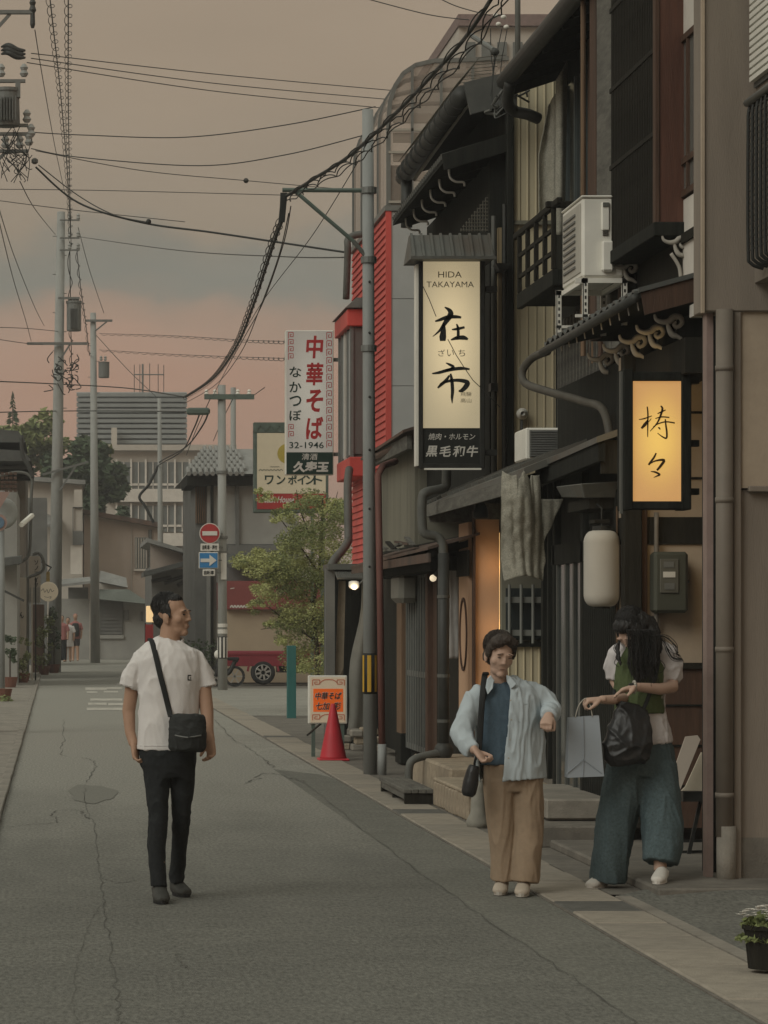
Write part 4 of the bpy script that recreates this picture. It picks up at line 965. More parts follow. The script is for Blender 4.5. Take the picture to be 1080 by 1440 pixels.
# second, lower unit
A2 = thing('air_conditioner', (3.95,24.6,2.85), 'small grey louvred air conditioner on the lower roof beside yellow siding', 'air conditioner')
MB().box(3.83,4.14,24.4,25.0,2.84,3.10).build('cabinet', 'metal_white', A2, bev=.012)
lv = MB().box(3.86,4.12,24.385,24.40,2.86,3.08).build('louvre_panel', 'wall_greydark', A2)
for i in range(11): MB().box(3.865,4.115,24.37,24.386,2.868+i*.0195,2.879+i*.0195).build('louvre', 'metal_grey', lv)
fl = thing('flood_lamp', (4.03,26.2,3.2), 'small round lamp on yellow siding above the louvred air conditioner', 'lamp')
MB().lathe((4.1,26.28,3.345), [(.02,0),(.05,.02),(.052,.05),(.02,.07)], 14, 'y').build('lamp_head', 'metal_white', fl, smooth=True)
MB().tube([(4.1,26.33,3.34),(4.1,26.35,3.18)], .012, 6).build('stem', 'metal_grey', fl)
# paper lantern
L = thing('paper_lantern', (3.73,20.3,1.6), 'white ribbed paper lantern hanging under the small hood', 'lantern')
LY = 20.15; s = F/LY; cx = gx(846, LY); zb = gz(853, LY); zt = gz(746, LY); rr = 25/s
prof = []; n = 64
for i in range(n+1):
    t = i/n; e = min(1, min(t, 1-t)/.16); r_ = rr*(.50+.50*math.sqrt(max(0, 1-(1-e)**2)))*(1+.007*(1 if i % 2 else -1))
    prof.append((r_, zb+(zt-zb)*t))
MB().lathe((cx,LY,0), prof, 28).build('paper_body', mat('paper', (.45,.425,.375), .85, .05, 5), L, smooth=True)
MB().lathe((cx,LY,0), [(rr*.52,zt-.005),(rr*.52,zt+.03),(rr*.4,zt+.032)], 20).build('top_ring', 'metal_black', L)
MB().lathe((cx,LY,0), [(rr*.45,zb-.015),(rr*.5,zb+.005)], 20).build('bottom_ring', 'metal_black', L)
MB().tube([(cx,LY,zt+.02),(cx,LY,zt+.15),(cx,LY+.2,zt+.19)], .006, 5).build('cord', 'cable', L)
MB().box(cx-.05,cx+.05,LY-.01,LY+.2,zt+.05,zt+.075).build('hanger', 'wood_dark', L)
# electricity meter
M_ = thing('meter_box', (4.09,19.9,1.55), 'dark green electricity meter box on the beige wall beside the lantern', 'meter')
MB().box(gx(918,19.85),gx(966,19.85),19.80,19.97,gz(862,19.85),gz(776,19.85)).build('case', mat('meter_green', (.062,.065,.05), .55, .12, 6), M_, bev=.02)
MB().box(gx(928,19.8),gx(954,19.8),19.788,19.802,gz(834,19.8),gz(786,19.8)).build('window', mat('meter_win', (.11,.108,.09), .3, .1), M_, bev=.004)
MB().box(gx(932,19.8),gx(949,19.8),19.783,19.79,gz(812,19.8),gz(804,19.8)).build('dial_plate', 'sign_white', M_)
MB().box(gx(933,19.8),gx(947,19.8),19.783,19.79,gz(798,19.8),gz(790,19.8)).build('dial_plate', 'metal_grey', M_)
MB().box(gx(934,19.8),gx(948,19.8),19.783,19.79,gz(829,19.8),gz(820,19.8)).build('name_plate', 'metal_grey', M_)
MB().ell((gx(967,19.85),19.84,gz(818,19.85)), .012,.012,.012,8,6).build('lock_screw', 'metal_black', M_)
# menu stand
MS = thing('menu_stand', (4.0,18.9,.13), 'black easel stand holding two tilted white menu boards by the wainscot', 'menu stand')
mp_ = mat('menu_paper', (.62,.55,.43), .7, .05, 4)
def slab(name, pts, th, m, parent, bev=0):
    a = [Vector(p) for p in pts]; nrm = (a[1]-a[0]).cross(a[2]-a[0]).normalized()*th
    mb = MB(); n = len(a); mb.add([p for p in a]+[p+nrm for p in a], [tuple(range(n)), tuple(reversed(range(n,2*n)))]+[(i, n+i, n+(i+1)%n, (i+1)%n) for i in range(n)])
    return mb.build(name, m, parent, bev=bev)
P_ = lambda x, y, Y: px(x, y, Y)
slab('menu_board', [P_(964,1036,18.6),P_(981,1034,18.6),P_(985,1040,18.6),P_(956,1112,18.6),P_(949,1114,18.6),P_(943,1096,18.6)], .012, mat('menu_pink', (.50,.43,.36), .7, .05, 4), MS)
slab('menu_board', [P_(986,1058,18.75),P_(999,1058,18.75),P_(999,1112,18.75),P_(958,1112,18.75),P_(964,1106,18.75)], .012, mp_, MS)
MB().box(gx(956,18.8),gx(1000,18.8),18.7,18.9,gz(1126,18.8),gz(1112,18.8)).build('tray', 'metal_black', MS)
for (a, b) in (((985,1126),(966,1212)),((1001,1126),(998,1210))): MB().bar(P_(*a,18.8), P_(*b,18.8), .022,.022).build('leg', 'metal_black', MS)
for y in (1183,1198,1211): MB().bar(P_(955,y,18.85), P_(1000,y-1,18.85), .016,.016).build('foot_rail', 'metal_black', MS)
# nets and cloths
def cloth(name, quadfn, nu, nv, m, parent, amp=.02, seed=1, th=.008):
    mb = MB(); rnd = random.Random(seed)
    for i in range(nv+1):
        for j in range(nu+1):
            p = quadfn(j/nu, i/nv); k = mnoise.noise(Vector((p.x*9+seed, p.z*4, seed)))
            k2 = mnoise.noise(Vector((p.x*26+seed, p.z*16, seed)))
            k3 = math.sin(p.x*95+2.2*mnoise.noise(Vector((p.x*5,p.z*2.2,seed+4)))+p.z*1.5); mb.v.append((p.x+k2*amp*.25, p.y+k*amp*1.1+k2*amp*.35+k3*amp*.28, p.z))
    mb.f = [(i*(nu+1)+j, i*(nu+1)+j+1, (i+1)*(nu+1)+j+1, (i+1)*(nu+1)+j) for i in range(nv) for j in range(nu)]
    o = mb.build(name, m, parent, smooth=True); sd = o.modifiers.new('s', 'SOLIDIFY'); sd.thickness = th; return o
def lerp(a, b, t): return a+(b-a)*t
nt1 = thing('brown_net', (3.95,24.9,1.9), 'brown crumpled net hanging from the lower roof above the barred window', 'net')
mat('net_knit', (.36,.345,.285), .95, .40, 90, .5, 130, col2=(.24,.23,.188), c2amt=.6, c2scale=14, bdist=.008, alpha=.72)
YN = 21.5
def q1(u, v):
    top = [(706,668),(735,655),(742,700),(752,690),(760,652),(770,660)]
    x = lerp(lerp(706,704,v), lerp(757,768,v), u); y0 = 662+18*abs(math.sin(u*5.2))*(1 if .4 < u < .8 else .4); y1 = 818-8*math.sin(u*3)
    if v > .8: x = lerp(x, 738, (v-.8)*.9)
    return px(x, lerp(y0, y1, v), YN-.10*math.sin(u*math.pi)-.05*math.sin(v*6))
cloth('net_fold', q1, 60, 60, 'net_knit', nt1, .03, 3)
def q2(u, v):
    x = lerp(lerp(752,742,v), lerp(792,758,v), u); return px(x, lerp(702, 812-35*u, v), YN+.25)
cloth('net_fold', q2, 20, 30, 'net_knit', nt1, .02, 8)
nt2 = thing('brown_net', (4.2,25.6,5), 'tall brown cloth net draped from the upper roof beside yellow siding', 'net')
def q3(u, v):
    xl = lerp(770, 757, min(1, v*2.2)); xr = 787
    yt = 150-25*u; return px(lerp(xl, xr, u), lerp(yt, 300, v), 25.7+.05*math.sin(u*6))
cloth('net_fold', q3, 16, 40, 'net_knit', nt2, .02, 5)
def q4(u, v):
    x = lerp(lerp(783,781,v), lerp(797,793,v), u); return px(x, lerp(112-26*u, 330, v), 25.3-.06*math.sin(u*3.1))
cloth('net_fold', q4, 10, 40, 'net_knit', nt2, .015, 6)
bn = thing('cloth_banner', (3.5,27.2,1.2), 'narrow pale grey cloth banner hanging beside the dark drainpipe', 'banner')
cloth('cloth', lambda u, v: px(lerp(632,645,u), lerp(784,926,v), 27.3), 8, 30, mat('banner_cloth', (.30,.29,.275), .9, .15, 8, .2, 30), bn, .012, 4)
MB().tube([px(629,783,27.3), px(650,786,27.4)], .012, 6).build('rod', 'wood_dark', bn)
# black bell-shaped lamp under the eave and bare bulb on the pipe
bl = thing('bell_lamp', (3.55,25.9,2.4), 'black bell shaped lamp under the eave before the peach panel', 'lamp')
bc = px(676,720,25.9)
MB().lathe(bc, [(.02,.20),(.022,.10),(.05,.05),(.066,0),(.068,-.045),(.05,-.06)], 16).build('shade', 'metal_black', bl, smooth=True)
MB().tube([bc+Vector((0,0,.19)), bc+Vector((.02,0,.30))], .012, 6).build('stem', 'metal_black', bl)
bb = thing('bare_bulb', (3.45,27.5,1.9), 'small lit bulb on a bent arm beside the dark drainpipe', 'lamp')
bc = px(609,813,27.2)
MB().ell(bc, .032,.032,.032,12,8).build('bulb', 'bulb_warm', bb, smooth=True)
MB().tube(catmull([bc+Vector((.012,0,.02)), bc+Vector((.05,0,.06)), bc+Vector((.08,0,.12)), px(622,775,27.2)],4), .022, 8).build('arm', 'pipe_dark', bb, smooth=True)
# warm light inside the alcove
for zz in (.9,1.45,2.0):
    ld = bpy.data.lights.new('alcove_light', 'POINT'); ld.energy = .75; ld.color = (1,.60,.26); ld.shadow_soft_size = .05
    lo = bpy.data.objects.new('alcove_light', ld); COL.objects.link(lo); lo.location = (3.93,26.33,zz)
al = thing('alcove_tube_lamp', (3.93,26.36,1.5), 'slim warm tube lamp at the edge of the peach panel', 'lamp')
MB().tube([(3.918,26.40,.9),(3.918,26.40,2.3)], .008, 8).build('tube', mat('tube_warm', (.9,.6,.3), .5, 0, emis=(1,.60,.22), estr=.6), al)
# ---- utility pole with hazard band, bracket arm
def hazard(root, x, y, r, z0, z1, n, ma, mb_):
    band = MB().tube([(x,y,z0),(x,y,z1)], r+.004, 18).build('hazard_sleeve', ma, root, smooth=True)
    for k in range(n):
        a0 = math.pi*(1.02+k*.98/n); a1 = a0+math.pi*.5/n; m = MB()
        for q in range(3):
            b0 = a0+(a1-a0)*q/3; b1 = a0+(a1-a0)*(q+1)/3; R_ = r+.008
            m.quad((x+R_*math.cos(b0),y+R_*math.sin(b0),z0+.02),(x+R_*math.cos(b1),y+R_*math.sin(b1),z0+.02),(x+R_*math.cos(b1),y+R_*math.sin(b1),z1-.02),(x+R_*math.cos(b0),y+R_*math.sin(b0),z1-.02))
        m.build('hazard_stripe', mb_, band)
U = thing('utility_pole', (3.08,29.4,0), 'grey steel utility pole with yellow and black band beside the red building', 'pole')
MB().tube([(3.085,29.4,0),(3.06,29.4,6.55)], .068, 18, r2=.055).build('shaft', 'pole_steel', U, smooth=True)
hazard(U, 3.083, 29.4, .067, .80, 1.20, 3, mat('band_black', (.02,.02,.018), .6, .1), mat('band_yellow', (.50,.29,.03), .6, .08))
MB().tube([(2.22,29.4,5.76),(3.06,29.4,5.755)], .022, 8).build('arm', 'metal_green', U)
MB().tube([(2.35,29.38,5.74),(2.92,29.38,5.25)], .020, 8).build('arm_brace', 'metal_green', U)
MB().tube([(2.92,29.38,5.25),(3.07,29.38,5.07)], .022, 8).build('arm_brace', 'pipe_grey', U)
for z in (5.07,5.755,4.2): MB().tube([(3.07,29.4,z-.03),(3.07,29.4,z+.03)], .078, 14).build('clamp', 'metal_grey', U)
for z in (4.85,4.35,3.72,3.2,2.62,2.05): MB().ell((3.07,29.335,z), .012,.012,.012,8,6).build('bolt', 'metal_black', U)
cl = MB(); c0 = px(400,290,29.4)
for i in range(5): cl.tube([c0+Vector((.012*i-.03,-.02,.13)), c0+Vector((.01*i-.035,-.02,0)), c0+Vector((.01*i-.05,-.02,-.16))], .012, 6)
cl.build('cable_clamp', 'cable', U)
rp = thing('rust_pipe', (3.2,29.2,0), 'rust red standing pipe beside the steel utility pole', 'pipe')
MB().tube([(3.19,29.3,.28),(3.17,29.3,1.8),(3.15,29.3,2.95),(3.22,29.5,3.05),(3.4,30.0,3.12)], .034, 10).build('pipe', 'rust_pipe', rp, smooth=True)
MB().tube([(3.19,29.3,0),(3.19,29.3,.31)], .044, 10).build('sleeve', 'pole_steel', rp, smooth=True)
# ---- standing sign, cone, teal post
OS = thing('standing_sign', (3.02,33,0), 'small orange and white standing shop sign behind the traffic cone', 'sign')
OY = 33.0; osx = lambda x: gx(x, OY); osz = lambda y: gz(y, OY)
MB().box(osx(434),osx(488.5),OY,OY+.12,osz(1018),osz(950)).build('casing', 'metal_white', OS, bev=.008)
of = MB().box(osx(436.5),osx(486),OY-.004,OY+.002,osz(1016),osz(952.5)).build('face', mat('orange_face', (.60,.50,.37), .5, .04, emis=(.8,.6,.4), estr=.10), OS)
MB().box(osx(440.5),osx(482.5),OY-.006,OY+.001,osz(1001),osz(968.5)).build('orange_field', mat('orange_f', (.72,.13,.02), .5, .04, emis=(1,.16,.02), estr=.15), of)
tx = MB()
put_text(tx, '中華そば', osx(461.5), osz(978.5), 37*OY/F, 11*OY/F, OY-.009, .03, slant=.2); put_text(tx, '七加  彩', osx(461.5), osz(993), 36*OY/F, 11.5*OY/F, OY-.009, .03, slant=.2)
tx.build('lettering_edge', 'sign_white', of)
tx = MB(); put_text(tx, '中華そば', osx(461.5), osz(978.5), 36*OY/F, 10*OY/F, OY-.011, .015, slant=.2); put_text(tx, '七加  彩', osx(461.5), osz(993), 35*OY/F, 10.5*OY/F, OY-.011, .015, slant=.2)
tx.build('lettering', 'ink_black', of)
fr = MB()
for cy in (960,1009):
    for cx_, sg in ((444.5,1),(479,-1)):
        P = [(-5,4),(-5,-4),(5,-4),(5,2),(-2,2),(-2,-1),(2,-1)]
        Q = [(osx(cx_+a*sg), osz(cy+b)) for a, b in P]
        for p, q in zip(Q, Q[1:]): stroke(fr, [p, q], [.008]*2, OY-.009, 1)
    stroke(fr, [(osx(450),osz(cy)),(osx(456),osz(cy-4)),(osx(468),osz(cy-4)),(osx(474),osz(cy))], [.008]*4, OY-.009, 2)
fr.build('border_print', mat('border_red', (.55,.11,.05), .6, .05), of)
for x in (441,482): MB().box(osx(x)-.02,osx(x)+.02,OY+.02,OY+.08,0,osz(1016)).build('leg', 'metal_green', OS)
MB().tube([(osx(428),32.6,.27),(osx(452),33.05,.38)], .012, 6).build('prop_bar', 'metal_black', OS)
TCN = thing('traffic_cone', (3.0,32.3,0), 'red traffic cone standing before the orange and white sign', 'traffic cone')
cx = gx(468.5,32.3)
MB().box(cx-.165,cx+.165,32.14,32.46,.006,.032).build('base', 'cone_red', TCN, bev=.01)
MB().lathe((cx,32.3,0), [(.148,.03),(.142,.05),(.028,.60),(.022,.62)], 22).build('cone', 'cone_red', TCN, smooth=True)
TP = thing('teal_post', (3.6,46,0), 'square teal painted post at the corner under the green tree', 'post')
MB().box(gx(404,46),gx(416.5,46),46,46.14,-.02,gz(908,46)).build('post', 'teal_paint', TP, bev=.006)
# potted flowers, lower right
PF = thing('flower_pot', (3.02,12.8,0), 'dark pot of small white flowers at the lower right edge', 'plant')
cx = gx(1080,12.9)
pt = MB().lathe((cx,12.9,.03), [(.085,0),(.10,.15),(.105,.17),(.112,.17),(.112,.19),(.09,.19)], 18).build('pot', 'wood_dark', PF, smooth=False)
lf = MB(); fw = MB()
for i in range(420):
    a = random.random()*6.28; r_ = .13*math.sqrt(random.random()); p = Vector((cx+r_*math.cos(a), 12.9+r_*math.sin(a), .20+.07*(1-(r_/.13)**2)*random.random()+.01*random.random()-(.05 if r_ > .11 else 0)))
    d = Vector((random.uniform(-1,1),random.uniform(-1,1),random.uniform(-.2,1))).normalized()*.022; e = d.cross(Vector((random.random(),.3,random.random()))).normalized()*.009
    lf.quad(p-d, p+e, p+d, p-e)
for i in range(120):
    a = random.random()*6.28; r_ = .13*math.sqrt(random.random()); p = Vector((cx+r_*math.cos(a), 12.9+r_*math.sin(a), .255+.045*(1-(r_/.13)**2)))
    for k in range(5):
        b = 6.28*k/5; d = Vector((math.cos(b),math.sin(b),.25))*.014; e = Vector((-math.sin(b),math.cos(b),0))*.006
        fw.quad(p, p+d*.6+e, p+d, p+d*.6-e)
tag(lf.build('leaves', 'leaf', PF))['kind'] = 'stuff'; tag(fw.build('flowers', mat('petal', (.62,.58,.52), .8, .1), PF))['kind'] = 'stuff'
MB().lathe((cx,12.9,.19), [(.0,.0),(.10,.0),(.10,.03),(.0,.03)], 14).build('soil', 'leaf_dark', PF)
# cloth weight by the steps
cw = thing('cloth_sack', (3.4,22,0), 'grey cloth sack slumped against the stone steps', 'sack')
mb = MB().lathe((gx(672,21.9),21.9,0), [(.075,0),(.09,.05),(.055,.12),(.045,.3),(.03,.36)], 14)
o = mb.build('sack', mat('sack_grey', (.25,.24,.205), .9, .2, 8, .4, 20), cw, smooth=True)
# ================================================================ foliage helper
def leaf_cloud(mb, clumps, per, size, rnd, flat=.6, asp=.5):
    """clumps: (centre, radius x, y, z); many small leaf faces spread through each clump"""
    for c, rx, ry, rz in clumps:
        n = int(per*(rx*rz/(.25*.25))**.8)+8
        for _ in range(n):
            while True:
                u, v, w = rnd.uniform(-1,1), rnd.uniform(-1,1), rnd.uniform(-1,1)
                q = u*u+v*v+w*w
                if q < 1 and rnd.random() < .35+.65*q: break
            p = Vector((c[0]+u*rx, c[1]+v*ry, c[2]+w*rz))
            d = Vector((rnd.uniform(-1,1), rnd.uniform(-1,1), rnd.uniform(-1,1)*flat)).normalized()
            e = d.cross(Vector((rnd.uniform(-1,1), rnd.uniform(-1,1), rnd.uniform(-1,1)))).normalized()
            L = size*rnd.uniform(.6,1.3); W = L*asp
            mb.quad(p-d*L, p+e*W, p+d*L, p-e*W)
    return mb
def foliage(name, clumps, per, size, m, parent, seed=1, flat=.6, asp=.5):
    o = leaf_cloud(MB(), clumps, per, size, random.Random(seed), flat, asp).build(name, m, parent); o['kind'] = 'stuff'; return o

# ---- street tree at the corner
TR = thing('street_tree', (4.35,50,0), 'loose green street tree at the corner behind the teal post', 'tree')
TYY = 50.0
def tb(x, y, Y=TYY): return px(x, y, Y)
tr = MB().tube(catmull([(4.35,50,0),(4.36,50,.9),(4.30,50,1.7),(4.42,50.1,2.6),(4.45,50,3.6)],5), .05, 8, r2=.014).build('trunk', 'bark', TR, smooth=True)
limbs = [((442,900),(400,870),(360,840)),((440,880),(470,840),(490,800)),((441,850),(400,800),(345,790)),((445,830),(480,780),(488,740)),((444,800),(410,750),(385,720)),((448,760),(465,720),(478,690)),((446,780),(425,720),(415,690)),((440,910),(470,900),(490,880)),((443,870),(395,880),(365,885))]
for a, b, c in limbs: MB().tube(catmull([tb(*a),tb(*b)+Vector((0,random.uniform(-.3,.3),0)),tb(*c)+Vector((0,random.uniform(-.4,.4),0))],4), .018, 5, r2=.005).build('limb', 'bark', tr)
rnd = random.Random(11)
cl_d, cl_l = [], []
for (x, y, r) in [(445,700,13),(475,706,13),(415,708,9),(392,728,13),(425,728,24),(460,735,24),(484,730,12),(440,765,26),(475,775,20),(405,765,20),(385,790,18),(350,795,14),(366,782,10),(338,792,8),
                  (420,805,28),(455,812,26),(482,815,14),(395,835,22),(372,828,12),(360,850,10),(430,850,28),(465,858,22),(405,872,18),(385,880,10),(440,895,26),(470,900,20),(420,920,16),(455,932,18),(400,905,10),(480,940,12),(375,700,7),(365,690,5)]:
    for k in range(8):
        q = tb(x+rnd.gauss(0,r*.6), y+rnd.gauss(0,r*.5)); q.y += rnd.gauss(0,.45); R_ = r/84*rnd.uniform(.5,.95)
        (cl_l if rnd.random() < (.85 if x < 380 else .55) else cl_d).append((q, R_*1.2, R_*1.3, R_*.7))
foliage('crown_leaves', cl_d, 430, .022, 'leaf', TR, 3)
foliage('crown_leaves', cl_l, 500, .022, 'leaf_light', TR, 4)

# ---- cream shop wall with red fascia, kei truck, moped
SH = thing('cream_shop', (8,73,0), 'cream shop wall with dark red fascia behind the red truck', 'building')
MB().box(gx(318,72),gx(520,72),72,76,0,gz(857,72)).build('wall', 'wall_cream', SH)
fs = MB().box(gx(317,72),gx(520,72),71.8,76,gz(857,72)+.002,gz(817,72)).build('fascia', 'fascia_red', SH)
tx = MB(); stroke(tx, [(gx(323+k*2.2,72), gz(853+1.6*(-1)**k,72)) for k in range(12)], [.03]*12, 71.79, 3); stroke(tx, [(gx(323,72), gz(828,72)),(gx(329,72), gz(827,72))], [.02]*2, 71.79, 1); tx.build('lettering', 'sign_white', fs)
for (x, y, r) in ((393,832,.11),(425,824,.08)): MB().lathe((gx(x,72),71.78,gz(y,72)), [(0,0),(r,0),(r,.01),(0,.01)], 18, 'y').build('round_print', 'wall_cream', fs)
KT = thing('flatbed_truck', (5.5,69.8,0), 'small dark red flatbed truck parked behind the corner tree', 'truck')
KY = 69.6
kx = lambda x: gx(x, KY); kz = lambda y: gz(y, KY)
MB().box(kx(320),kx(447),KY+.05,KY+1.35,kz(937),kz(930)).build('chassis', 'metal_black', KT)
MB().box(kx(320),kx(447),KY,KY+.04,kz(937),kz(916)).build('bed_side', 'truck_red', KT, bev=.012)
MB().box(kx(321),kx(446),KY-.02,KY,kz(921),kz(917)).build('bed_rail', 'truck_red', KT, bev=.006)
MB().box(kx(322),kx(445),KY+1.36,KY+1.4,kz(937),kz(916)).build('bed_side', 'truck_red', KT, bev=.012)
for x in (322,352,384,416,444): MB().box(kx(x)-.015,kx(x)+.015,KY-.012,KY+.001,kz(936),kz(921)).build('bed_rib', 'truck_red', KT)
ar = MB()
for i in range(9):
    a = math.pi*i/9; b = math.pi*(i+1)/9; ar.bar((kx(370)+.36*math.cos(a),KY+.02,.31+.33*math.sin(a)),(kx(370)+.36*math.cos(b),KY+.02,.31+.33*math.sin(b)),.05,.04,(0,1,0))
ar.build('wheel_arch', 'truck_red', KT)
def wheel(parent, x, y, r, name='wheel'):
    ty = MB().lathe((x,y,r), [(r*.62,0),(r*.9,-.005),(r,.03),(r,.13),(r*.9,.15),(r*.62,.15)], 26, 'y').build(name, 'rubber', parent, smooth=True)
    rim = MB().lathe((x,y,r), [(r*.52,.02),(r*.62,-.008),(r*.66,.0),(r*.64,.04),(r*.3,.05)], 26, 'y').build('rim', mat('alloy', (.36,.36,.34), .35, .08, metal=.5), ty, smooth=True)
    MB().lathe((x,y,r), [(0,.04),(r*.6,.045),(r*.6,.07),(0,.07)], 20, 'y').build('brake_disc', 'metal_black', ty)
    sp = MB()
    for k in range(8):
        a = 2*math.pi*k/8+.2; sp.bar((x,y,r),(x+r*.6*math.cos(a),y,r+r*.6*math.sin(a)),.045,.02,(0,1,0))
    sp.lathe((x,y-.01,r), [(0,0),(r*.16,0),(r*.16,.03),(0,.03)], 12, 'y'); sp.build('spokes', 'alloy', ty)
    return ty
wheel(KT, kx(370), KY+.0, .285); wheel(KT, kx(480), KY+.0, .285)
MB().box(kx(392),kx(440),KY+.2,KY+.9,.28,.44).build('under_tank', 'metal_black', KT)
MB().box(kx(404),kx(412),KY+.03,KY+.12,.25,.48).build('mud_flap', 'metal_white', KT)
MB().add([(kx(449),KY+.02,.35),(kx(515),KY+.02,.35),(kx(515),KY+.02,1.1),(kx(505),KY+.02,1.7),(kx(452),KY+.02,1.75)]+[(kx(449),KY+1.38,.35),(kx(515),KY+1.38,.35),(kx(515),KY+1.38,1.1),(kx(505),KY+1.38,1.7),(kx(452),KY+1.38,1.75)],
         [(0,1,2,3,4),(9,8,7,6,5),(0,5,6,1),(1,6,7,2),(2,7,8,3),(3,8,9,4),(4,9,5,0)]).build('cab', 'truck_red', KT, bev=.03)
MB().box(kx(455),kx(500),KY+.01,KY+.03,1.12,1.6).build('cab_window', 'glass_dark', KT)
MP = thing('moped', (3.9,68.6,0), 'small moped parked beside the sign pole, left of the truck', 'moped')
MY = 68.4; mx_ = lambda x: gx(x, MY)
for x in (304,330): 
    ty = MB(); 
    for i in range(20):
        a = 6.2832*i/20; b = 6.2832*(i+1)/20; ty.bar((mx_(x)+.21*math.cos(a),MY,.22+.21*math.sin(a)),(mx_(x)+.21*math.cos(b),MY,.22+.21*math.sin(b)),.06,.05,(0,1,0))
    w = ty.build('wheel', 'rubber', MP)
    sp = MB()
    for k in range(6):
        a = math.pi*k/3; sp.bar((mx_(x),MY,.22),(mx_(x)+.19*math.cos(a),MY,.22+.19*math.sin(a)),.03,.02,(0,1,0))
    sp.build('spokes', 'alloy', w)
MB().tube(catmull([(mx_(304),MY,.22),(mx_(308),MY,.55),(mx_(312),MY,.32),(mx_(322),MY,.30),(mx_(330),MY,.55),(mx_(334),MY,.6)],4), .05, 8).build('body', 'metal_black', MP, smooth=True)
MB().box(mx_(320),mx_(336),MY-.09,MY+.09,.58,.66).build('seat', 'rubber', MP, bev=.02)
MB().tube([(mx_(304),MY,.4),(mx_(309),MY,.85),(mx_(313),MY-.2,.88)], .025, 6).build('steering_column', 'metal_black', MP)
MB().ell((mx_(306),MY,.72), .08,.07,.1,10,8).build('headlight', 'metal_white', MP, smooth=True)

# ---- sign pole at the junction
SP = thing('sign_pole', (3.58,64.7,0), 'grey concrete pole carrying the no entry and one way signs', 'pole')
MB().tube([(3.59,64.7,-.02),(3.57,64.7,6.6)], .105, 16, r2=.085).build('shaft', 'pole_concrete', SP, smooth=True)
hazard(SP, 3.59, 64.7, .104, gz(926,64.7), gz(895,64.7), 4, mat('band_dark', (.03,.03,.028), .6, .1), 'sign_white')
for (y0, y1) in ((882,877),(891,885)): MB().tube([(3.59,64.7,gz(y0,64.7)),(3.59,64.7,gz(y1,64.7))], .109, 16).build('notice', 'sign_white', SP)
ca = MB().box(gx(287,64.7),gx(357,64.7),64.55,64.65,gz(562,64.7),gz(555,64.7)).build('crossarm', 'metal_green', SP)
MB().box(gx(262,64.7),gx(295,64.7),64.5,64.68,gz(584,64.7),gz(574,64.7)).build('cable_closure', 'metal_green', SP, bev=.04)
for x in (290,302,334,350): MB().lathe((gx(x,64.7),64.6,gz(556,64.7)), [(.03,0),(.05,.03),(.03,.06),(.045,.09),(.02,.12)], 8).build('insulator', 'metal_white', ca)
for z in (gz(664,64.7),gz(756,64.7),gz(777,64.7)): MB().tube([(3.58,64.7,z-.03),(3.58,64.7,z+.03)], .125, 12).build('clamp', 'metal_grey', SP)
MB().box(gx(310,64.7),gx(318,64.7),64.56,64.6,gz(815,64.7),gz(778,64.7)).build('number_plate', 'sign_white', SP)
def plate_disc(root, x, y, r, Y, m, name):
    return MB().lathe((gx(x,Y),Y,gz(y,Y)), [(0,-.004),(r,-.004),(r,.01),(0,.01)], 30, 'y').build(name, m, root)
NE = thing('no_entry_sign', (3.3,64.4,3), 'round red no entry sign with white bar on the concrete pole', 'road sign')
plate_disc(NE, 295, 750, 14.6/65, 64.42, 'sign_white', 'rim'); dd = plate_disc(NE, 295, 750, 13.4/65, 64.41, 'red_paint', 'disc')
MB().box(gx(284.5,64.4),gx(305.5,64.4),64.39,64.40,gz(753,64.4),gz(747,64.4)).build('white_bar', 'sign_white', dd)
MB().bar((gx(300,64.5),64.47,gz(750,64.5)),(gx(313,64.5),64.6,gz(750,64.5)),.03,.03).build('bracket', 'metal_grey', NE)
def plate(name, label, x0, x1, y0, y1, text, m='sign_white'):
    t_ = thing(name, (gx(x0,64.4),64.4,gz(y1,64.4)), label, 'road sign')
    p = MB().box(gx(x0,64.4),gx(x1,64.4),64.40,64.42,gz(y1,64.4),gz(y0,64.4)).build('plate', m, t_, bev=.015)
    if text:
        k = MB(); put_text(k, text, gx((x0+x1)/2,64.4), gz((y0+y1)/2,64.4), (x1-x0)*.8*64.4/F, (y1-y0)*.62*64.4/F, 64.393, .03); k.build('lettering', 'ink_black', p)
    MB().bar((gx(x1-4,64.5),64.43,gz((y0+y1)/2,64.5)),(gx(313,64.5),64.6,gz((y0+y1)/2,64.5)),.03,.03).build('bracket', 'metal_grey', t_)
    return t_, p
plate('supplement_plate', 'white supplement plate with black characters under the no entry disc', 282, 308, 764.5, 775, '自動車・原付')
t_, p = plate('one_way_sign', 'blue one way sign with a white arrow on the concrete pole', 279.5, 307, 776.5, 799.5, None)
ab = MB().box(gx(280.7,64.4),gx(305.8,64.4),64.388,64.40,gz(798.3,64.4),gz(777.7,64.4)).build('blue_field', 'blue_paint', p)
X_ = lambda x: gx(x,64.4); Z_ = lambda y: gz(y,64.4)
MB().prism([(X_(282),Z_(790.5)),(X_(294.5),Z_(790.5)),(X_(294.5),Z_(796)),(X_(304.5),Z_(788)),(X_(294.5),Z_(780)),(X_(294.5),Z_(785.5)),(X_(282),Z_(785.5))], 64.375, 64.387).build('arrow', 'sign_white', ab)
plate('supplement_plate', 'small white plate lowest on the sign pole, under the blue arrow', 285, 302.5, 800.5, 810, '自転車')

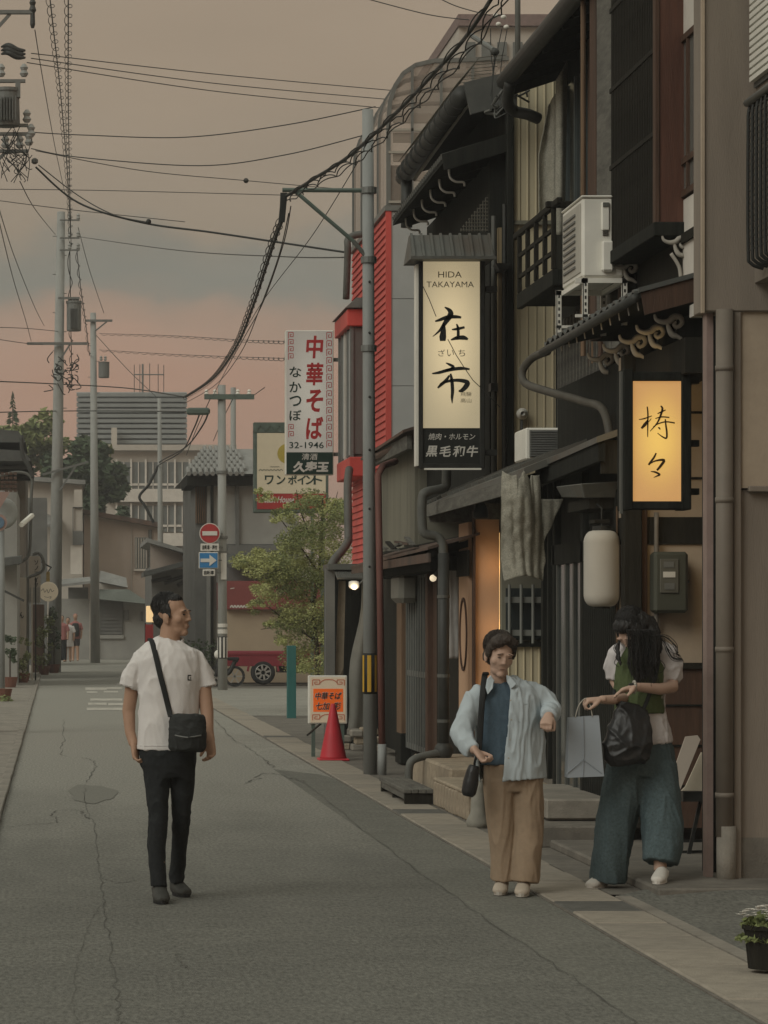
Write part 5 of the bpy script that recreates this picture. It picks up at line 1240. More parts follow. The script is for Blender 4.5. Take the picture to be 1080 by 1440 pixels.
# ---- tiled house and yellow restaurant sign
TH = thing('tiled_house', (5,76,0), 'grey two storey house with a tiled roof behind the sign pole', 'house')
HY = 76.0; hx = lambda x: gx(x, HY); hz = lambda y: gz(y, HY)
MB().box(hx(292),hx(420),HY,HY+8,0,hz(672)).build('wall', 'wall_grey', TH)
MB().box(hx(276),hx(293),HY+.6,HY+8,0,hz(672)).build('side_wall', 'wall_greydark', TH)
for i in range(6): MB().box(hx(276.5)+i*.055,hx(276.5)+i*.055+.028,HY+.5,HY+.6,hz(735),hz(680)).build('lattice_slat', 'wood_tan', TH)
MB().box(hx(296),hx(300),HY-.1,HY+.02,0,hz(668)).build('wall_post', 'wood_black', TH); MB().box(hx(331),hx(336),HY-.1,HY+.02,hz(770),hz(668)).build('wall_post', 'wall_greydark', TH)
MB().box(hx(262),hx(420),HY-.4,HY+3,hz(683),hz(670)).build('eave', 'wood_black', TH)
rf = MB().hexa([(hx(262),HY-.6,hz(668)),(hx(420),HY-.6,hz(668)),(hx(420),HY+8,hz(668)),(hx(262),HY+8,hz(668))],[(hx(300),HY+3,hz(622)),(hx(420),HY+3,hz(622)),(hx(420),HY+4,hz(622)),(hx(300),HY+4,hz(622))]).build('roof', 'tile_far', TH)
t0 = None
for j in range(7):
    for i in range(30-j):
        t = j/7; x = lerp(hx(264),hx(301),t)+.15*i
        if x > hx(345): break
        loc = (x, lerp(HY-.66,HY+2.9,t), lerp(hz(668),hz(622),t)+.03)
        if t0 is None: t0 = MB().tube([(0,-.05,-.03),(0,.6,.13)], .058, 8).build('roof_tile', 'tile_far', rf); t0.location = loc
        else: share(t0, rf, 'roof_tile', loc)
MB().box(hx(318),hx(420),HY-1.0,HY+.1,0,hz(768)).build('porch', 'wall_greydark', TH)
MB().hexa([(hx(312),HY-2,hz(800)),(hx(420),HY-2,hz(800)),(hx(420),HY,hz(775)),(hx(312),HY,hz(775))],[(hx(312),HY-2,hz(795)),(hx(420),HY-2,hz(795)),(hx(420),HY,hz(765)),(hx(312),HY,hz(765))]).build('porch_roof', 'tile', TH)
MB().bar((hx(330),HY-.3,hz(778)),(hx(342),HY-1.4,hz(802)),.08,.08).build('roof_strut', 'plaster_far', TH)
YS = thing('restaurant_sign', (5,66,4), 'large cream restaurant sign with yellow fruit, red foot and green frame', 'sign')
RY = 66.0; rx_ = lambda x: gx(x, RY); rz_ = lambda y: gz(y, RY)
MB().box(rx_(357),rx_(462),RY,RY+.35,rz_(721),rz_(604)).build('casing', 'metal_green', YS, bev=.02)
hd = MB().box(rx_(357),rx_(462),RY-.02,RY+.3,rz_(608),rz_(594)).build('header', 'metal_green', YS)
z0, z1 = rz_(606), rz_(597)
for i in range(8):
    x = rx_(360)+i*.21; MB().bar((x,RY-.03,z0),(x+.1,RY-.03,z1),.02,.02).build('truss_bar', 'metal_green', hd); MB().bar((x+.1,RY-.03,z1),(x+.21,RY-.03,z0),.02,.02).build('truss_bar', 'metal_green', hd)
fc = MB().box(rx_(361.5),rx_(458),RY-.012,RY,rz_(694),rz_(609)).build('face', mat('rest_face', (.52,.46,.34), .6, .05, emis=(.9,.75,.5), estr=.06), YS)
fr_ = MB().box(rx_(361.5),rx_(458),RY-.013,RY,rz_(716),rz_(694.3)).build('red_foot', 'red_paint', YS)
o = MB().lathe((rx_(404),RY-.02,rz_(638)), [(0,0),(.14,.0),(.22,.004),(.22,.01),(0,.01)], 26, 'y').build('fruit_print', mat('lemon', (.42,.33,.06), .6, .05), fc); 
tx = MB()
for ch, x in (('ワ',378.5),('ン',395),('ポ',411),('イ',424),('ン',436),('ト',447)): put_text(tx, ch, rx_(x), rz_(675), 12.5*RY/F, 13*RY/F, RY-.018, .025)
stroke(tx, [(rx_(364+k*2.4), rz_(661+1.2*(-1)**k)) for k in range(15)], [.012]*15, RY-.018, 3); stroke(tx, [(rx_(380+k*1.6), rz_(656.5+.7*(-1)**k)) for k in range(9)], [.009]*9, RY-.018, 3)
tx.build('lettering', 'ink_green', fc)
tx = MB(); put_text(tx, 'Steak House', rx_(391), rz_(702.5), 46*RY/F, 9*RY/F, RY-.018, .02, slant=.25); put_text(tx, 'd', rx_(446), rz_(702.5), 4*RY/F, 8*RY/F, RY-.018, .02, slant=.25); tx.build('white_lettering', 'sign_white', fr_)
MB().box(rx_(438),rx_(442),RY+.1,RY+.25,0,rz_(720)).build('post', 'metal_green', YS)
MB().box(rx_(452),rx_(458),RY+.1,RY+.25,0,rz_(720)).build('post', 'metal_green', YS)

# ---- dark low house left of the sign pole
DH = thing('low_house', (3.5,92,0), 'low dark house with shallow gable roof left of the sign pole', 'house')
DY = 90.0; dx = lambda x: gx(x, DY); dz = lambda y: gz(y, DY)
MB().box(dx(215),dx(300),DY+1,DY+8,0,dz(795)).build('wall', 'wall_greydark', DH)
MB().add([(dx(212),DY+.5,dz(765)),(dx(212),DY+.5,dz(800)),(dx(300),DY+.5,dz(800)),(dx(300),DY+.5,dz(789))], [(0,1,2,3)]).build('gable', 'plaster_pink', DH)
MB().hexa([(dx(206),DY-.5,dz(763)),(dx(302),DY-.5,dz(791)),(dx(302),DY+7,dz(791)),(dx(206),DY+7,dz(763))],[(dx(206),DY-.5,dz(757)),(dx(302),DY-.5,dz(786)),(dx(302),DY+7,dz(786)),(dx(206),DY+7,dz(757))]).build('roof', 'tile_far', DH)
MB().hexa([(dx(200),DY-1.5,dz(812)),(dx(300),DY-1.5,dz(786)),(dx(300),DY+1,dz(786)),(dx(200),DY+1,dz(812))],[(dx(200),DY-1.5,dz(805)),(dx(300),DY-1.5,dz(779)),(dx(300),DY+1,dz(779)),(dx(200),DY+1,dz(805))]).build('lower_roof', 'tile', DH)
for (x, w_) in ((262,2),(276,3),(284,2),(292,4)): MB().box(dx(x),dx(x+w_),DY+.9,DY+1,0,dz(800)).build('wall_post', random.choice(['wall_grey','wood_brown','plaster_far']), DH)
for k in range(4): MB().tube([(dx(212+k*18),DY-.6,dz(818+k*3)),(dx(240+k*18),DY-.6,dz(812-k*2))], .06, 6).build('eave_pipe', 'pipe_dark', DH)
ls = thing('lit_shop_sign', (2.8,91,1.5), 'small warm lit shop sign beyond the walking man', 'sign')
MB().box(dx(206),dx(224),DY+.2,DY+.4,dz(875),dz(852)).build('panel', mat('far_lit', (.7,.5,.3), .5, .1, emis=(1,.68,.32), estr=.55), ls, bev=.02); MB().box(dx(214),dx(216),DY+.25,DY+.35,0,dz(875)).build('post', 'metal_black', ls)
rb = thing('red_banner', (2.8,89,0), 'red banner standing below the small warm shop sign', 'banner')
MB().box(dx(203),dx(214),DY-1,DY-.97,dz(903),dz(878)).build('cloth', 'red_paint', rb); MB().tube([(dx(203),DY-.98,0),(dx(203),DY-.98,dz(876))], .02, 6).build('stick', 'metal_black', rb)
hg = thing('hedge_shrub', (4,75,0), 'dark green shrub between low house and sign pole', 'shrub')
foliage('leaves', [((dxx, 74.5, .55), .45,.4,.5) for dxx in (3.1,3.5,3.9)], 90, .05, 'leaf_dark', hg, 5)

# ---- pinkish house, grey house, school, far trees
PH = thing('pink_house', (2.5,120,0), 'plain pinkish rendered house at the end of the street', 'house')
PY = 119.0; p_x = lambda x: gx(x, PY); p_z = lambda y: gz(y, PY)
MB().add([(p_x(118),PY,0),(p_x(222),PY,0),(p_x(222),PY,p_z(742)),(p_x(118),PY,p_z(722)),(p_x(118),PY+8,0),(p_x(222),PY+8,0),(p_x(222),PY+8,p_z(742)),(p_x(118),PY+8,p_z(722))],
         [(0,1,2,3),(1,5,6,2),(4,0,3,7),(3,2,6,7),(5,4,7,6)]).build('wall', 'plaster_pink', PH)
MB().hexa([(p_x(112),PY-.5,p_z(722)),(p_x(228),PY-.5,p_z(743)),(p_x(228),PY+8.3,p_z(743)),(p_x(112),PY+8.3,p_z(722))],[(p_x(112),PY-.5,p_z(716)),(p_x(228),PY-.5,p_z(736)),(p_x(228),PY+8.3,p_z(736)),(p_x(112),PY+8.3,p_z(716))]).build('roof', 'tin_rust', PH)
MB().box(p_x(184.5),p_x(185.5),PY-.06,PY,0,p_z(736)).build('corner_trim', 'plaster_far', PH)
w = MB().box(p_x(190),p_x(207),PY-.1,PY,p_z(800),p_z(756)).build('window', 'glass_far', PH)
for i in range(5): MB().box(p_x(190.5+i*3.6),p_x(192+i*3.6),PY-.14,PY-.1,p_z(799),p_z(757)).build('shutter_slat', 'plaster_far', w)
MB().box(p_x(188),p_x(209),PY-.16,PY,p_z(803),p_z(800)).build('window_sill', 'plaster_white', PH)
MB().tube([(p_x(211),PY-.1,p_z(745)),(p_x(211),PY-.1,p_z(840))], .07, 6).build('downpipe', 'pipe_grey', PH)
GH = thing('grey_house', (1.5,114,0), 'grey shuttered house with tiled lean-to roof at the street end', 'house')
GY = 113.5; g_x = lambda x: gx(x, GY); g_z = lambda y: gz(y, GY)
MB().box(g_x(84),g_x(205),GY,GY+5,0,g_z(842)).build('wall', 'wall_grey', GH)
MB().hexa([(g_x(130),GY-1.2,g_z(842)),(g_x(212),GY-1.2,g_z(850)),(g_x(212),GY+2,g_z(850)),(g_x(130),GY+2,g_z(842))],[(g_x(138),GY-.8,g_z(829)),(g_x(180),GY-.8,g_z(829)),(g_x(180),GY+2,g_z(829)),(g_x(138),GY+2,g_z(829))]).build('lower_roof', mat('roof_greygreen', (.125,.138,.12), .7, .15, 2), GH)
MB().hexa([(g_x(140),GY+.2,g_z(818)),(g_x(180),GY+.2,g_z(826)),(g_x(180),GY+4,g_z(826)),(g_x(140),GY+4,g_z(818))],[(g_x(142),GY+.6,g_z(802)),(g_x(178),GY+.6,g_z(812)),(g_x(178),GY+4,g_z(812)),(g_x(142),GY+4,g_z(802))]).build('upper_roof', 'tile_far', GH)
MB().box(g_x(138),g_x(179),GY+.5,GY+5,g_z(845),g_z(820)).build('upper_wall', 'plaster_white', GH)
sh = MB().box(g_x(140),g_x(173),GY-.06,GY,g_z(893),g_z(838)).build('shutter', 'wall_greydark', GH)
for i in range(11): MB().box(g_x(141),g_x(172),GY-.09,GY-.06,g_z(892-i*5),g_z(889-i*5)).build('shutter_slat', 'wall_greydark', sh)
MB().box(g_x(140),g_x(174),GY-.1,GY,g_z(898),g_z(893)).build('sill', 'wall_grey', GH)
dr = MB().box(g_x(126),g_x(136),GY-.15,GY,0,g_z(828)).build('door', 'plaster_far', GH); MB().box(g_x(128),g_x(131),GY-.18,GY-.15,g_z(920),g_z(832)).build('door_panel', 'wood_dark', dr); MB().box(g_x(132),g_x(134.5),GY-.18,GY-.15,g_z(920),g_z(832)).build('door_panel', 'wood_dark', dr)
MB().box(g_x(175),g_x(181),GY-.12,GY,g_z(872),g_z(858)).build('meter', 'wall_greydark', GH); MB().box(g_x(198),g_x(201),GY-.1,GY,g_z(873),g_z(860)).build('meter', 'wall_greydark', GH)
MB().hexa([(g_x(82),GY-1.2,g_z(826)),(g_x(138),GY-1.2,g_z(820)),(g_x(138),GY,g_z(815)),(g_x(82),GY,g_z(820))],[(g_x(82),GY-1.2,g_z(823)),(g_x(138),GY-1.2,g_z(816)),(g_x(138),GY,g_z(810)),(g_x(82),GY,g_z(815))]).build('awning', 'tile_far', GH)
MB().box(g_x(96),g_x(124),GY+.1,GY+.3,g_z(870),g_z(826)).build('window', 'wall_greydark', GH)
WH = thing('white_house', (.2,118,0), 'narrow pale house with hanging sign boxes behind the left utility pole', 'house')
WY = 117.0; w_x = lambda x: gx(x, WY); w_z = lambda y: gz(y, WY)
MB().box(w_x(30),w_x(116),WY,WY+6,0,w_z(676)).build('wall', 'plaster_far', WH)
MB().hexa([(w_x(26),WY-.6,w_z(676)),(w_x(120),WY-.6,w_z(682)),(w_x(120),WY+6,w_z(682)),(w_x(26),WY+6,w_z(676))],[(w_x(26),WY-.6,w_z(670)),(w_x(120),WY-.6,w_z(676)),(w_x(120),WY+6,w_z(676)),(w_x(26),WY+6,w_z(670))]).build('roof', 'tile_far', WH)
MB().box(w_x(99),w_x(115),WY-1,WY-.7,w_z(808),w_z(768)).build('sign_box', 'plaster_white', WH); MB().box(w_x(102),w_x(117),WY-1.1,WY-.7,w_z(767),w_z(748)).build('sign_box', 'wall_greydark', WH); MB().box(w_x(104),w_x(115),WY-1,WY-.7,w_z(747),w_z(690)).build('sign_box', 'plaster_far', WH)
fr = MB()
for x in (102,116): fr.box(w_x(x),w_x(x+1),WY-1.1,WY-1.02,w_z(750),w_z(715))
fr.box(w_x(102),w_x(117),WY-1.1,WY-1.02,w_z(716),w_z(714.5)); fr.build('sign_frame', 'metal_black', WH)
MB().hexa([(w_x(48),WY-2,w_z(742)),(w_x(86),WY-2,w_z(744)),(w_x(86),WY,w_z(736)),(w_x(48),WY,w_z(722))],[(w_x(48),WY-2,w_z(738)),(w_x(86),WY-2,w_z(740)),(w_x(86),WY,w_z(730)),(w_x(48),WY,w_z(716))]).build('awning', 'tile_far', WH)

SC = thing('school_building', (6,185,0), 'long pale concrete building with rooftop louvre screen in the distance', 'building')
QY = 180.0; q_x = lambda x: gx(x, QY); q_z = lambda y: gz(y, QY)
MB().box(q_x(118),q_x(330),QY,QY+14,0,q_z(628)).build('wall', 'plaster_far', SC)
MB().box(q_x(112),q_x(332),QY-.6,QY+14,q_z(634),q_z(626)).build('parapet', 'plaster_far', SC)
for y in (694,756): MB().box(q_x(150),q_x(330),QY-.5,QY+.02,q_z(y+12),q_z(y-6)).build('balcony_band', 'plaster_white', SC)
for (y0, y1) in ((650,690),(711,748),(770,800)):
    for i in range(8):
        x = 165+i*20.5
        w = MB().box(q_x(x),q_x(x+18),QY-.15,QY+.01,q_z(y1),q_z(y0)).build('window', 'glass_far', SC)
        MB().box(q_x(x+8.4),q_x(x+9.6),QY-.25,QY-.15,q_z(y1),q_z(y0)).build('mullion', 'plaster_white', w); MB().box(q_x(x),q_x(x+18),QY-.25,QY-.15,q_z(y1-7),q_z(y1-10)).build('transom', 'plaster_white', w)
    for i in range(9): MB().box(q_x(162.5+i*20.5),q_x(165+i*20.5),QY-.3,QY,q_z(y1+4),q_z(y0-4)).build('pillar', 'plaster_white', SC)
scr = MB().box(q_x(110),q_x(264),QY+2.5,QY+3,q_z(632),q_z(550)).build('screen_backing', mat('screen_blue', (.13,.14,.138), .8, .1, 1), SC)
s0 = None
for i in range(12):
    z = q_z(636)+i*(q_z(547)-q_z(636))/12
    if s0 is None: s0 = MB().hexa([(q_x(108),QY+1.8,0),(q_x(265),QY+1.8,0),(q_x(265),QY+2.3,.1),(q_x(108),QY+2.3,.1)],[(q_x(108),QY+1.8,.2),(q_x(265),QY+1.8,.2),(q_x(265),QY+2.3,.3),(q_x(108),QY+2.3,.3)]).build('louvre', mat('louvre_blue', (.225,.24,.235), .7, .1, 1), scr); s0.location = (0,0,z)
    else: share(s0, scr, 'louvre', (0,0,z))
MB().box(q_x(157),q_x(165),QY+.9,QY+1.5,q_z(626),q_z(600)).build('vent_stack', 'plaster_far', SC)
an = thing('rooftop_antenna', (5,182,15), 'thin television antenna standing on the distant louvred roof', 'antenna')
MB().tube([(q_x(202),QY+2,q_z(548)),(q_x(202),QY+2,q_z(508))], .06, 6).build('mast', 'metal_grey', an)
for (y, a, b) in ((523,190,232),):
    MB().tube([(q_x(a),QY+2,q_z(y)),(q_x(b),QY+2,q_z(y))], .04, 5).build('boom', 'metal_grey', an)
for x in (190,198,212,224,232): MB().tube([(q_x(x),QY+2,q_z(507+abs(x-210)*.1)),(q_x(x),QY+2,q_z(548))], .022, 4).build('element', 'cable_far', an)
PB = thing('pale_block', (10,78,0), 'pale concrete block with red trim rising behind the tiled roofs, top centre right', 'building')
MB().box(gx(645,80),gx(790,80),80,90,0,gz(24,80)).build('wall', 'plaster_far', PB)
MB().box(gx(643,80),gx(792,80),79.8,90,gz(38,80),gz(22,80)).build('red_trim', mat('trim_red', (.20,.145,.13), .8, .2), PB)
for i in range(5): MB().box(gx(655+i*22,80),gx(668+i*22,80),79.9,80.01,gz(95,80),gz(60,80)).build('window', 'glass_far', PB)
# far trees and hills
def blob_tree(label, x, y, Y, w, h, m, seed, per=120, size=.22):
    t_ = thing('evergreen_tree', (gx(x,Y),Y,0), label, 'tree', 'trees behind the far houses'); rnd = random.Random(seed)
    c = px(x, y, Y); cl = []
    for _ in range(26):
        a, b = rnd.gauss(0,.42), rnd.gauss(0,.42); cl.append((c+Vector((a*w/2, rnd.gauss(0,1), b*h/2)), w*.17*rnd.uniform(.6,1.2), 1.2, h*.14*rnd.uniform(.6,1.2)))
    leaf_cloud(MB(), cl, per/ (max(w*h,1)**.5)*2.2, size, rnd).build('crown', m, t_)['kind'] = 'stuff'
    MB().tube([(gx(x,Y),Y,0),(gx(x,Y),Y,c.z)], .25, 7, r2=.1).build('trunk', 'bark', t_)
blob_tree('dark evergreen crown left of the louvred building, nearest the pole', 118, 668, 140, 3.2, 3.6, 'leaf_dark', 2, 60)
blob_tree('dark evergreen crown low before the pale school windows', 145, 692, 138, 1.9, 2.6, 'leaf_dark', 3, 60)
blob_tree('green tree mass over the left roofs', 40, 640, 145, 4.4, 3.6, 'leaf', 4, 60)
blob_tree('low dark tree behind the left utility pole', 80, 690, 142, 3.4, 3.4, 'leaf_dark', 5, 60)
cf = thing('conifer_tip', (-2,150,0), 'thin conifer top at the left edge above the roofs', 'tree')
mb = MB(); rnd = random.Random(9)
for i in range(60):
    t = i/60; z = gz(550+45*t,150); r_ = .05+.38*t; a = rnd.random()*6.28
    p = Vector((gx(18,150),150,z)); d = Vector((math.cos(a)*r_, math.sin(a)*r_, -.12)); e = Vector((0,0,.06)); mb.quad(p, p+d*.5+e, p+d, p+d*.5-e)
mb.build('crown', 'leaf_dark', cf)['kind'] = 'stuff'; MB().tube([(gx(18,150),150,0),(gx(18,150),150,gz(552,150))], .12, 6, r2=.02).build('trunk', 'bark', cf)
# ================================================================ left-hand row, poles and wires
LH = thing('left_shop_row', (-1.8,72,0), 'dark timber shop front at the left edge with tangled pipes and eaves', 'house')
def bx(root, name, m, x0, x1, y0, y1, Y, d=.3, bev=0):
    return MB().box(gx(x0,Y),gx(x1,Y),Y,Y+d,gz(y1,Y),gz(y0,Y)).build(name, m, root, bev=bev)
LY_ = 70.0
bx(LH, 'wall', mat('wood_grey', (.15,.13,.105), .85, .3, 3, stretch=(4,4,.5), col2=(.09,.08,.065)), -60, 36, 640, 975, 76, 6)
bx(LH, 'wall', 'wall_grey', -60, 24, 690, 985, 68, 5)
bx(LH, 'fascia', 'wood_black', -60, 47, 660, 672, 72, 1.5)
for (x0, x1, y0, y1) in ((-60,36,600,622),(-60,44,628,648)):
    MB().hexa([(gx(x0,70),70,gz(y1,70)),(gx(x1,70),70,gz(y1,70)),(gx(x1,70),76,gz(y1-4,70)),(gx(x0,70),76,gz(y1-4,70))],[(gx(x0,70),70,gz(y0,70)),(gx(x1-10,70),70,gz(y0+6,70)),(gx(x1-10,70),76,gz(y0,70)),(gx(x0,70),76,gz(y0-6,70))]).build('eave', 'tile', LH)
MB().tube(catmull([px(30,612,69),px(32,640,69),px(40,655,69),px(46,672,69)],4), .05, 8).build('gutter', 'pipe_dark', LH, smooth=True)
MB().tube(catmull([px(-10,672,69),px(25,664,69),px(44,672,69),px(44,700,69),px(42,770,69),px(36,786,69),px(20,795,69)],5), .035, 8).build('downpipe', 'pipe_grey', LH, smooth=True)
for i, x in enumerate((1,7,13,19)):
    for j in range(5): bx(LH, 'vent_block', 'wood_brown', x, x+4.5, 664+j*6, 668+j*6, 67.5, .1)
MB().tube(catmull([px(46,780,74),px(54,778,74),px(60,786,74),px(60,802,74),px(40,812,74),px(22,816,74)],5), .04, 8).build('downpipe', 'pipe_grey', LH, smooth=True)
MB().hexa([px(-20,800,66)+Vector((0,0,0)),px(30,792,66),px(30,790,66)+Vector((0,2,0)),px(-20,798,66)+Vector((0,2,0))],[px(-20,788,66),px(30,782,66),px(30,778,66)+Vector((0,2,0)),px(-20,784,66)+Vector((0,2,0))]).build('awning', 'tile', LH)
for (x, w_, m) in ((6,2,'metal_black'),(16,6,'wood_brown'),(25,12,'plaster_far'),(38,3,'pipe_grey'),(44,2,'plaster_far'),(49,2,'wood_black')): bx(LH, 'front_post', m, x, x+w_, 812 if m != 'wood_brown' else 800, 958, 73, .12)
MB().bar(px(0,828,66),px(34,845,66),.05,.05).build('rail', 'pipe_dark', LH)
bx(LH, 'dark_opening', 'wood_brown', 46, 62, 850, 950, 84, 2)
bx(LH, 'wall', 'wall_greydark', 0, 66, 700, 940, 98, 4)
fl1 = MB()
put_text(fl1, 'ん', gx(30,72.8), gz(865,72.8), 7*72.8/F, 9*72.8/F, 72.98, .03)
fl1.build('lettering', 'ink_black', LH)
VS = thing('vertical_sign', (-.5,78,1), 'narrow beige vertical sign with dark characters above the round sign', 'sign')
p = bx(VS, 'panel', 'plaster_far', 40, 57, 782, 846, 78, .1)
k = MB(); 
for i, ch in enumerate('ソノアイブ'): put_text(k, ch, gx(51,78), gz(791+i*8,78), 5.5*78/F, 6.5*78/F, 77.985, .02)
k.build('lettering', 'ink_black', p)
bx(VS, 'lower_panel', 'wall_grey', 42, 56, 826, 848, 77.8, .05)
RS = thing('round_sign', (-.2,79,1), 'round cream hanging sign with dark script at the left shops', 'sign')
ro = MB().lathe((gx(68,79),79,gz(832,79)), [(0,-.03),(.25,-.03),(.262,-.015),(.262,.05),(0,.05)], 30, 'y').build('disc', mat('disc_cream', (.58,.52,.41), .6, .04, emis=(.9,.75,.5), estr=.10), RS)
k = MB(); stroke(k, [(gx(58+a,79), gz(831+b,79)) for a, b in ((0,0),(3,-3),(5,2),(8,-2),(10,3),(13,-3),(15,1),(18,-1))], [.012]*8, 78.96, 4); stroke(k, [(gx(62+a,79), gz(839+b,79)) for a, b in ((0,0),(5,1),(10,0),(8,3))], [.010]*4, 78.96, 4); k.build('script', 'ink_black', ro)
bx(RS, 'stem', mat('stem_yellow', (.42,.31,.12), .6, .1), 65, 70, 804, 818, 79, .04)
MB().tube([px(66,806,79),px(72,798,79.5),px(58,790,79.5)], .02, 6).build('arm', 'metal_black', RS)
# road sign cluster at the frame's left edge
RSG = thing('road_sign_cluster', (-1.03,56,0), 'grey pole with mirror back, stop triangle and no parking disc at the left edge', 'road sign')
MB().tube([(gx(3,56),56,0),(gx(2,56),56,gz(690,56))], .055, 10).build('post', 'pole_steel', RSG, smooth=True)
MB().lathe((gx(3,56),55.9,gz(722,56)), [(0,-.02),(.2,-.015),(.29,.0),(.30,.03),(0,.05)], 28, 'y').build('mirror_back', mat('mirror_back', (.30,.31,.29), .5, .08), RSG, smooth=True)
MB().add([(gx(-22,55.7),55.7,gz(690,55.7)),(gx(14,55.7),55.7,gz(692,55.7)),(gx(-4,55.7),55.7,gz(722,55.7)),(gx(-22,55.68),55.68,gz(690,55.7)),(gx(14,55.68),55.68,gz(692,55.7)),(gx(-4,55.68),55.68,gz(722,55.7))],[(2,1,0),(3,4,5),(0,1,4,3),(1,2,5,4),(2,0,3,5)]).build('stop_triangle', mat('faded_red', (.30,.20,.17), .6, .1), RSG)
MB().lathe((gx(-2,55.6),55.55,gz(735,55.6)), [(0,0),(.16,0),(.16,.015),(0,.015)], 24, 'y').build('disc_rim', 'faded_red', RSG); MB().lathe((gx(-2,55.6),55.53,gz(735,55.6)), [(0,0),(.11,0),(.11,.015),(0,.015)], 24, 'y').build('disc_field', mat('faded_blue', (.10,.16,.22), .6, .1), RSG)
MB().tube([px(30,738,56),px(45,725,57)], .05, 6).build('lamp_arm', 'metal_white', RSG)
# plants by the left fronts
for (label, x, y, Y, w_, h_, m, sd) in (
  ('tall green bush in a clay pot below the round cream sign', 62, 905, 82, 16, 42, 'leaf', 1),
  ('slim dark bush beside the left utility pole, behind the clay pot', 76, 880, 84.5, 9, 40, 'leaf_dark', 2),
  ('straggly leafy plant at the left shop posts', 32, 925, 71, 14, 34, 'leaf', 3),
  ('grey green plant against the leftmost shop wall', 14, 915, 66, 10, 26, 'leaf_dark', 4),
  ('low weeds at the foot of the left edge sign pole', 4, 990, 55, 14, 10, 'leaf', 5)):
    t_ = thing('potted_plant', (gx(x,Y),Y,0), label, 'plant'); s_ = F/Y; rnd = random.Random(sd); cl = []
    for _ in range(14): cl.append((px(x+rnd.uniform(-.7,.7)*w_, y+rnd.uniform(-.8,.8)*h_, Y)+Vector((0,rnd.uniform(-.2,.2),0)), w_/s_*.42, .2, w_/s_*.45))
    foliage('leaves', cl, 150, .040, m, t_, sd)
    MB().tube([(gx(x,Y),Y,0),(gx(x,Y),Y,gz(y,Y))], .02, 5).build('stem', 'bark', t_)
    MB().lathe((gx(x,Y),Y,0), [(.12,0),(.17,.22),(.18,.25),(.15,.25)], 14).build('pot', 'pot_clay', t_)

# ---- utility poles
def steps(root, x, Y, z0, z1):
    k = 0; z = z0
    while z < z1: MB().tube([(x-.2 if k % 2 else x+.2,Y-.02,z),(x,Y-.02,z)], .012, 5).build('climbing_step', 'metal_grey', root); z += .55; k += 1
def insul(root, p): MB().lathe(p, [(.035,0),(.06,.04),(.035,.08),(.055,.12),(.02,.17)], 8).build('insulator', 'pole_concrete', root)
P2 = thing('utility_pole', (-.1,86,0), 'tall concrete utility pole with transformer, on the left above the round sign', 'pole')
MB().tube([(gx(76,86),86,0),(gx(86,86),86,gz(298,86))], .20, 16, r2=.115).build('shaft', 'pole_concrete', P2, smooth=True)
steps(P2, gx(84,86), 86, 6.5, 12.6)
trf = MB().lathe((gx(104,86),85.9,gz(466,86)), [(.0,0),(.20,0),(.21,.04),(.21,.78),(.23,.80),(.23,.86),(.0,.88)], 16).build('transformer', mat('trafo', (.16,.165,.155), .6, .1), P2, smooth=False)
for i in range(8): MB().box(gx(98+i*1.6,86),gx(98.5+i*1.6,86),85.62,85.70,gz(463,86),gz(435,86)).build('cooling_fin', 'trafo', trf)
for x in (99,104,109): insul(P2, (gx(x,86),85.85,gz(428,86)))
MB().box(gx(38,86),gx(123,86),85.7,85.8,gz(486,86),gz(482.5,86)).build('crossarm', 'metal_grey', P2)
MB().bar((gx(84,86),85.75,gz(508,86)),(gx(98,86),85.75,gz(486,86)),.05,.05).build('brace', 'metal_grey', P2)
MB().box(gx(82,86),gx(112,86),85.7,85.78,gz(422,86),gz(419,86)).build('crossarm', 'metal_grey', P2)
for y in (310,335,352): MB().box(gx(84,86),gx(112,86),85.75,85.82,gz(y+2,86),gz(y,86)).build('crossarm', 'metal_grey', P2); insul(P2, (gx(110,86),85.78,gz(y,86))); insul(P2, (gx(98,86),85.78,gz(y,86)))
MB().bar((gx(60,86),85.75,gz(668,86)),(gx(124,86),85.75,gz(650,86)),.06,.06).build('lower_arm', 'metal_grey', P2); MB().bar((gx(84,86),85.75,gz(690,86)),(gx(108,86),85.75,gz(654,86)),.05,.05).build('lower_brace', 'metal_grey', P2)
tg = MB(); rnd = random.Random(3)
for _ in range(34):
    a = px(rnd.uniform(68,112), rnd.uniform(508,548), 85.6); b = a+Vector((rnd.uniform(-.3,.3),0,rnd.uniform(-.35,.35))); c = (a+b)/2+Vector((rnd.uniform(-.2,.2),0,rnd.uniform(-.15,.1)))
    tg.tube(catmull([a,c,b],3), .014, 4)
tg.build('wire_tangle', 'cable', P2)['kind'] = 'stuff'
P3 = thing('utility_pole', (1.3,104,0), 'second concrete pole with small transformer, right of the tall left pole', 'pole')
MB().tube([(gx(134,104),104,0),(gx(131,104),104,gz(440,104))], .17, 14, r2=.10).build('shaft', 'pole_concrete', P3, smooth=True)
MB().box(gx(120,104),gx(158,104),103.8,103.9,gz(453,104),gz(450,104)).build('crossarm', 'metal_grey', P3); MB().bar((gx(134,104),103.85,gz(466,104)),(gx(150,104),103.85,gz(453,104)),.05,.05).build('brace', 'metal_grey', P3)
MB().lathe((gx(146,104),103.8,gz(532,104)), [(0,0),(.18,0),(.19,.04),(.19,.5),(.2,.55),(0,.58)], 14).build('transformer', 'trafo', P3)
for x in (142,148): insul(P3, (gx(x,104),103.8,gz(508,104)))
steps(P3, gx(132,104), 104, 5, 11.5)
P4 = thing('utility_pole', (3.4,98,0), 'thin pale pole between the pinkish house and the low dark house', 'pole')
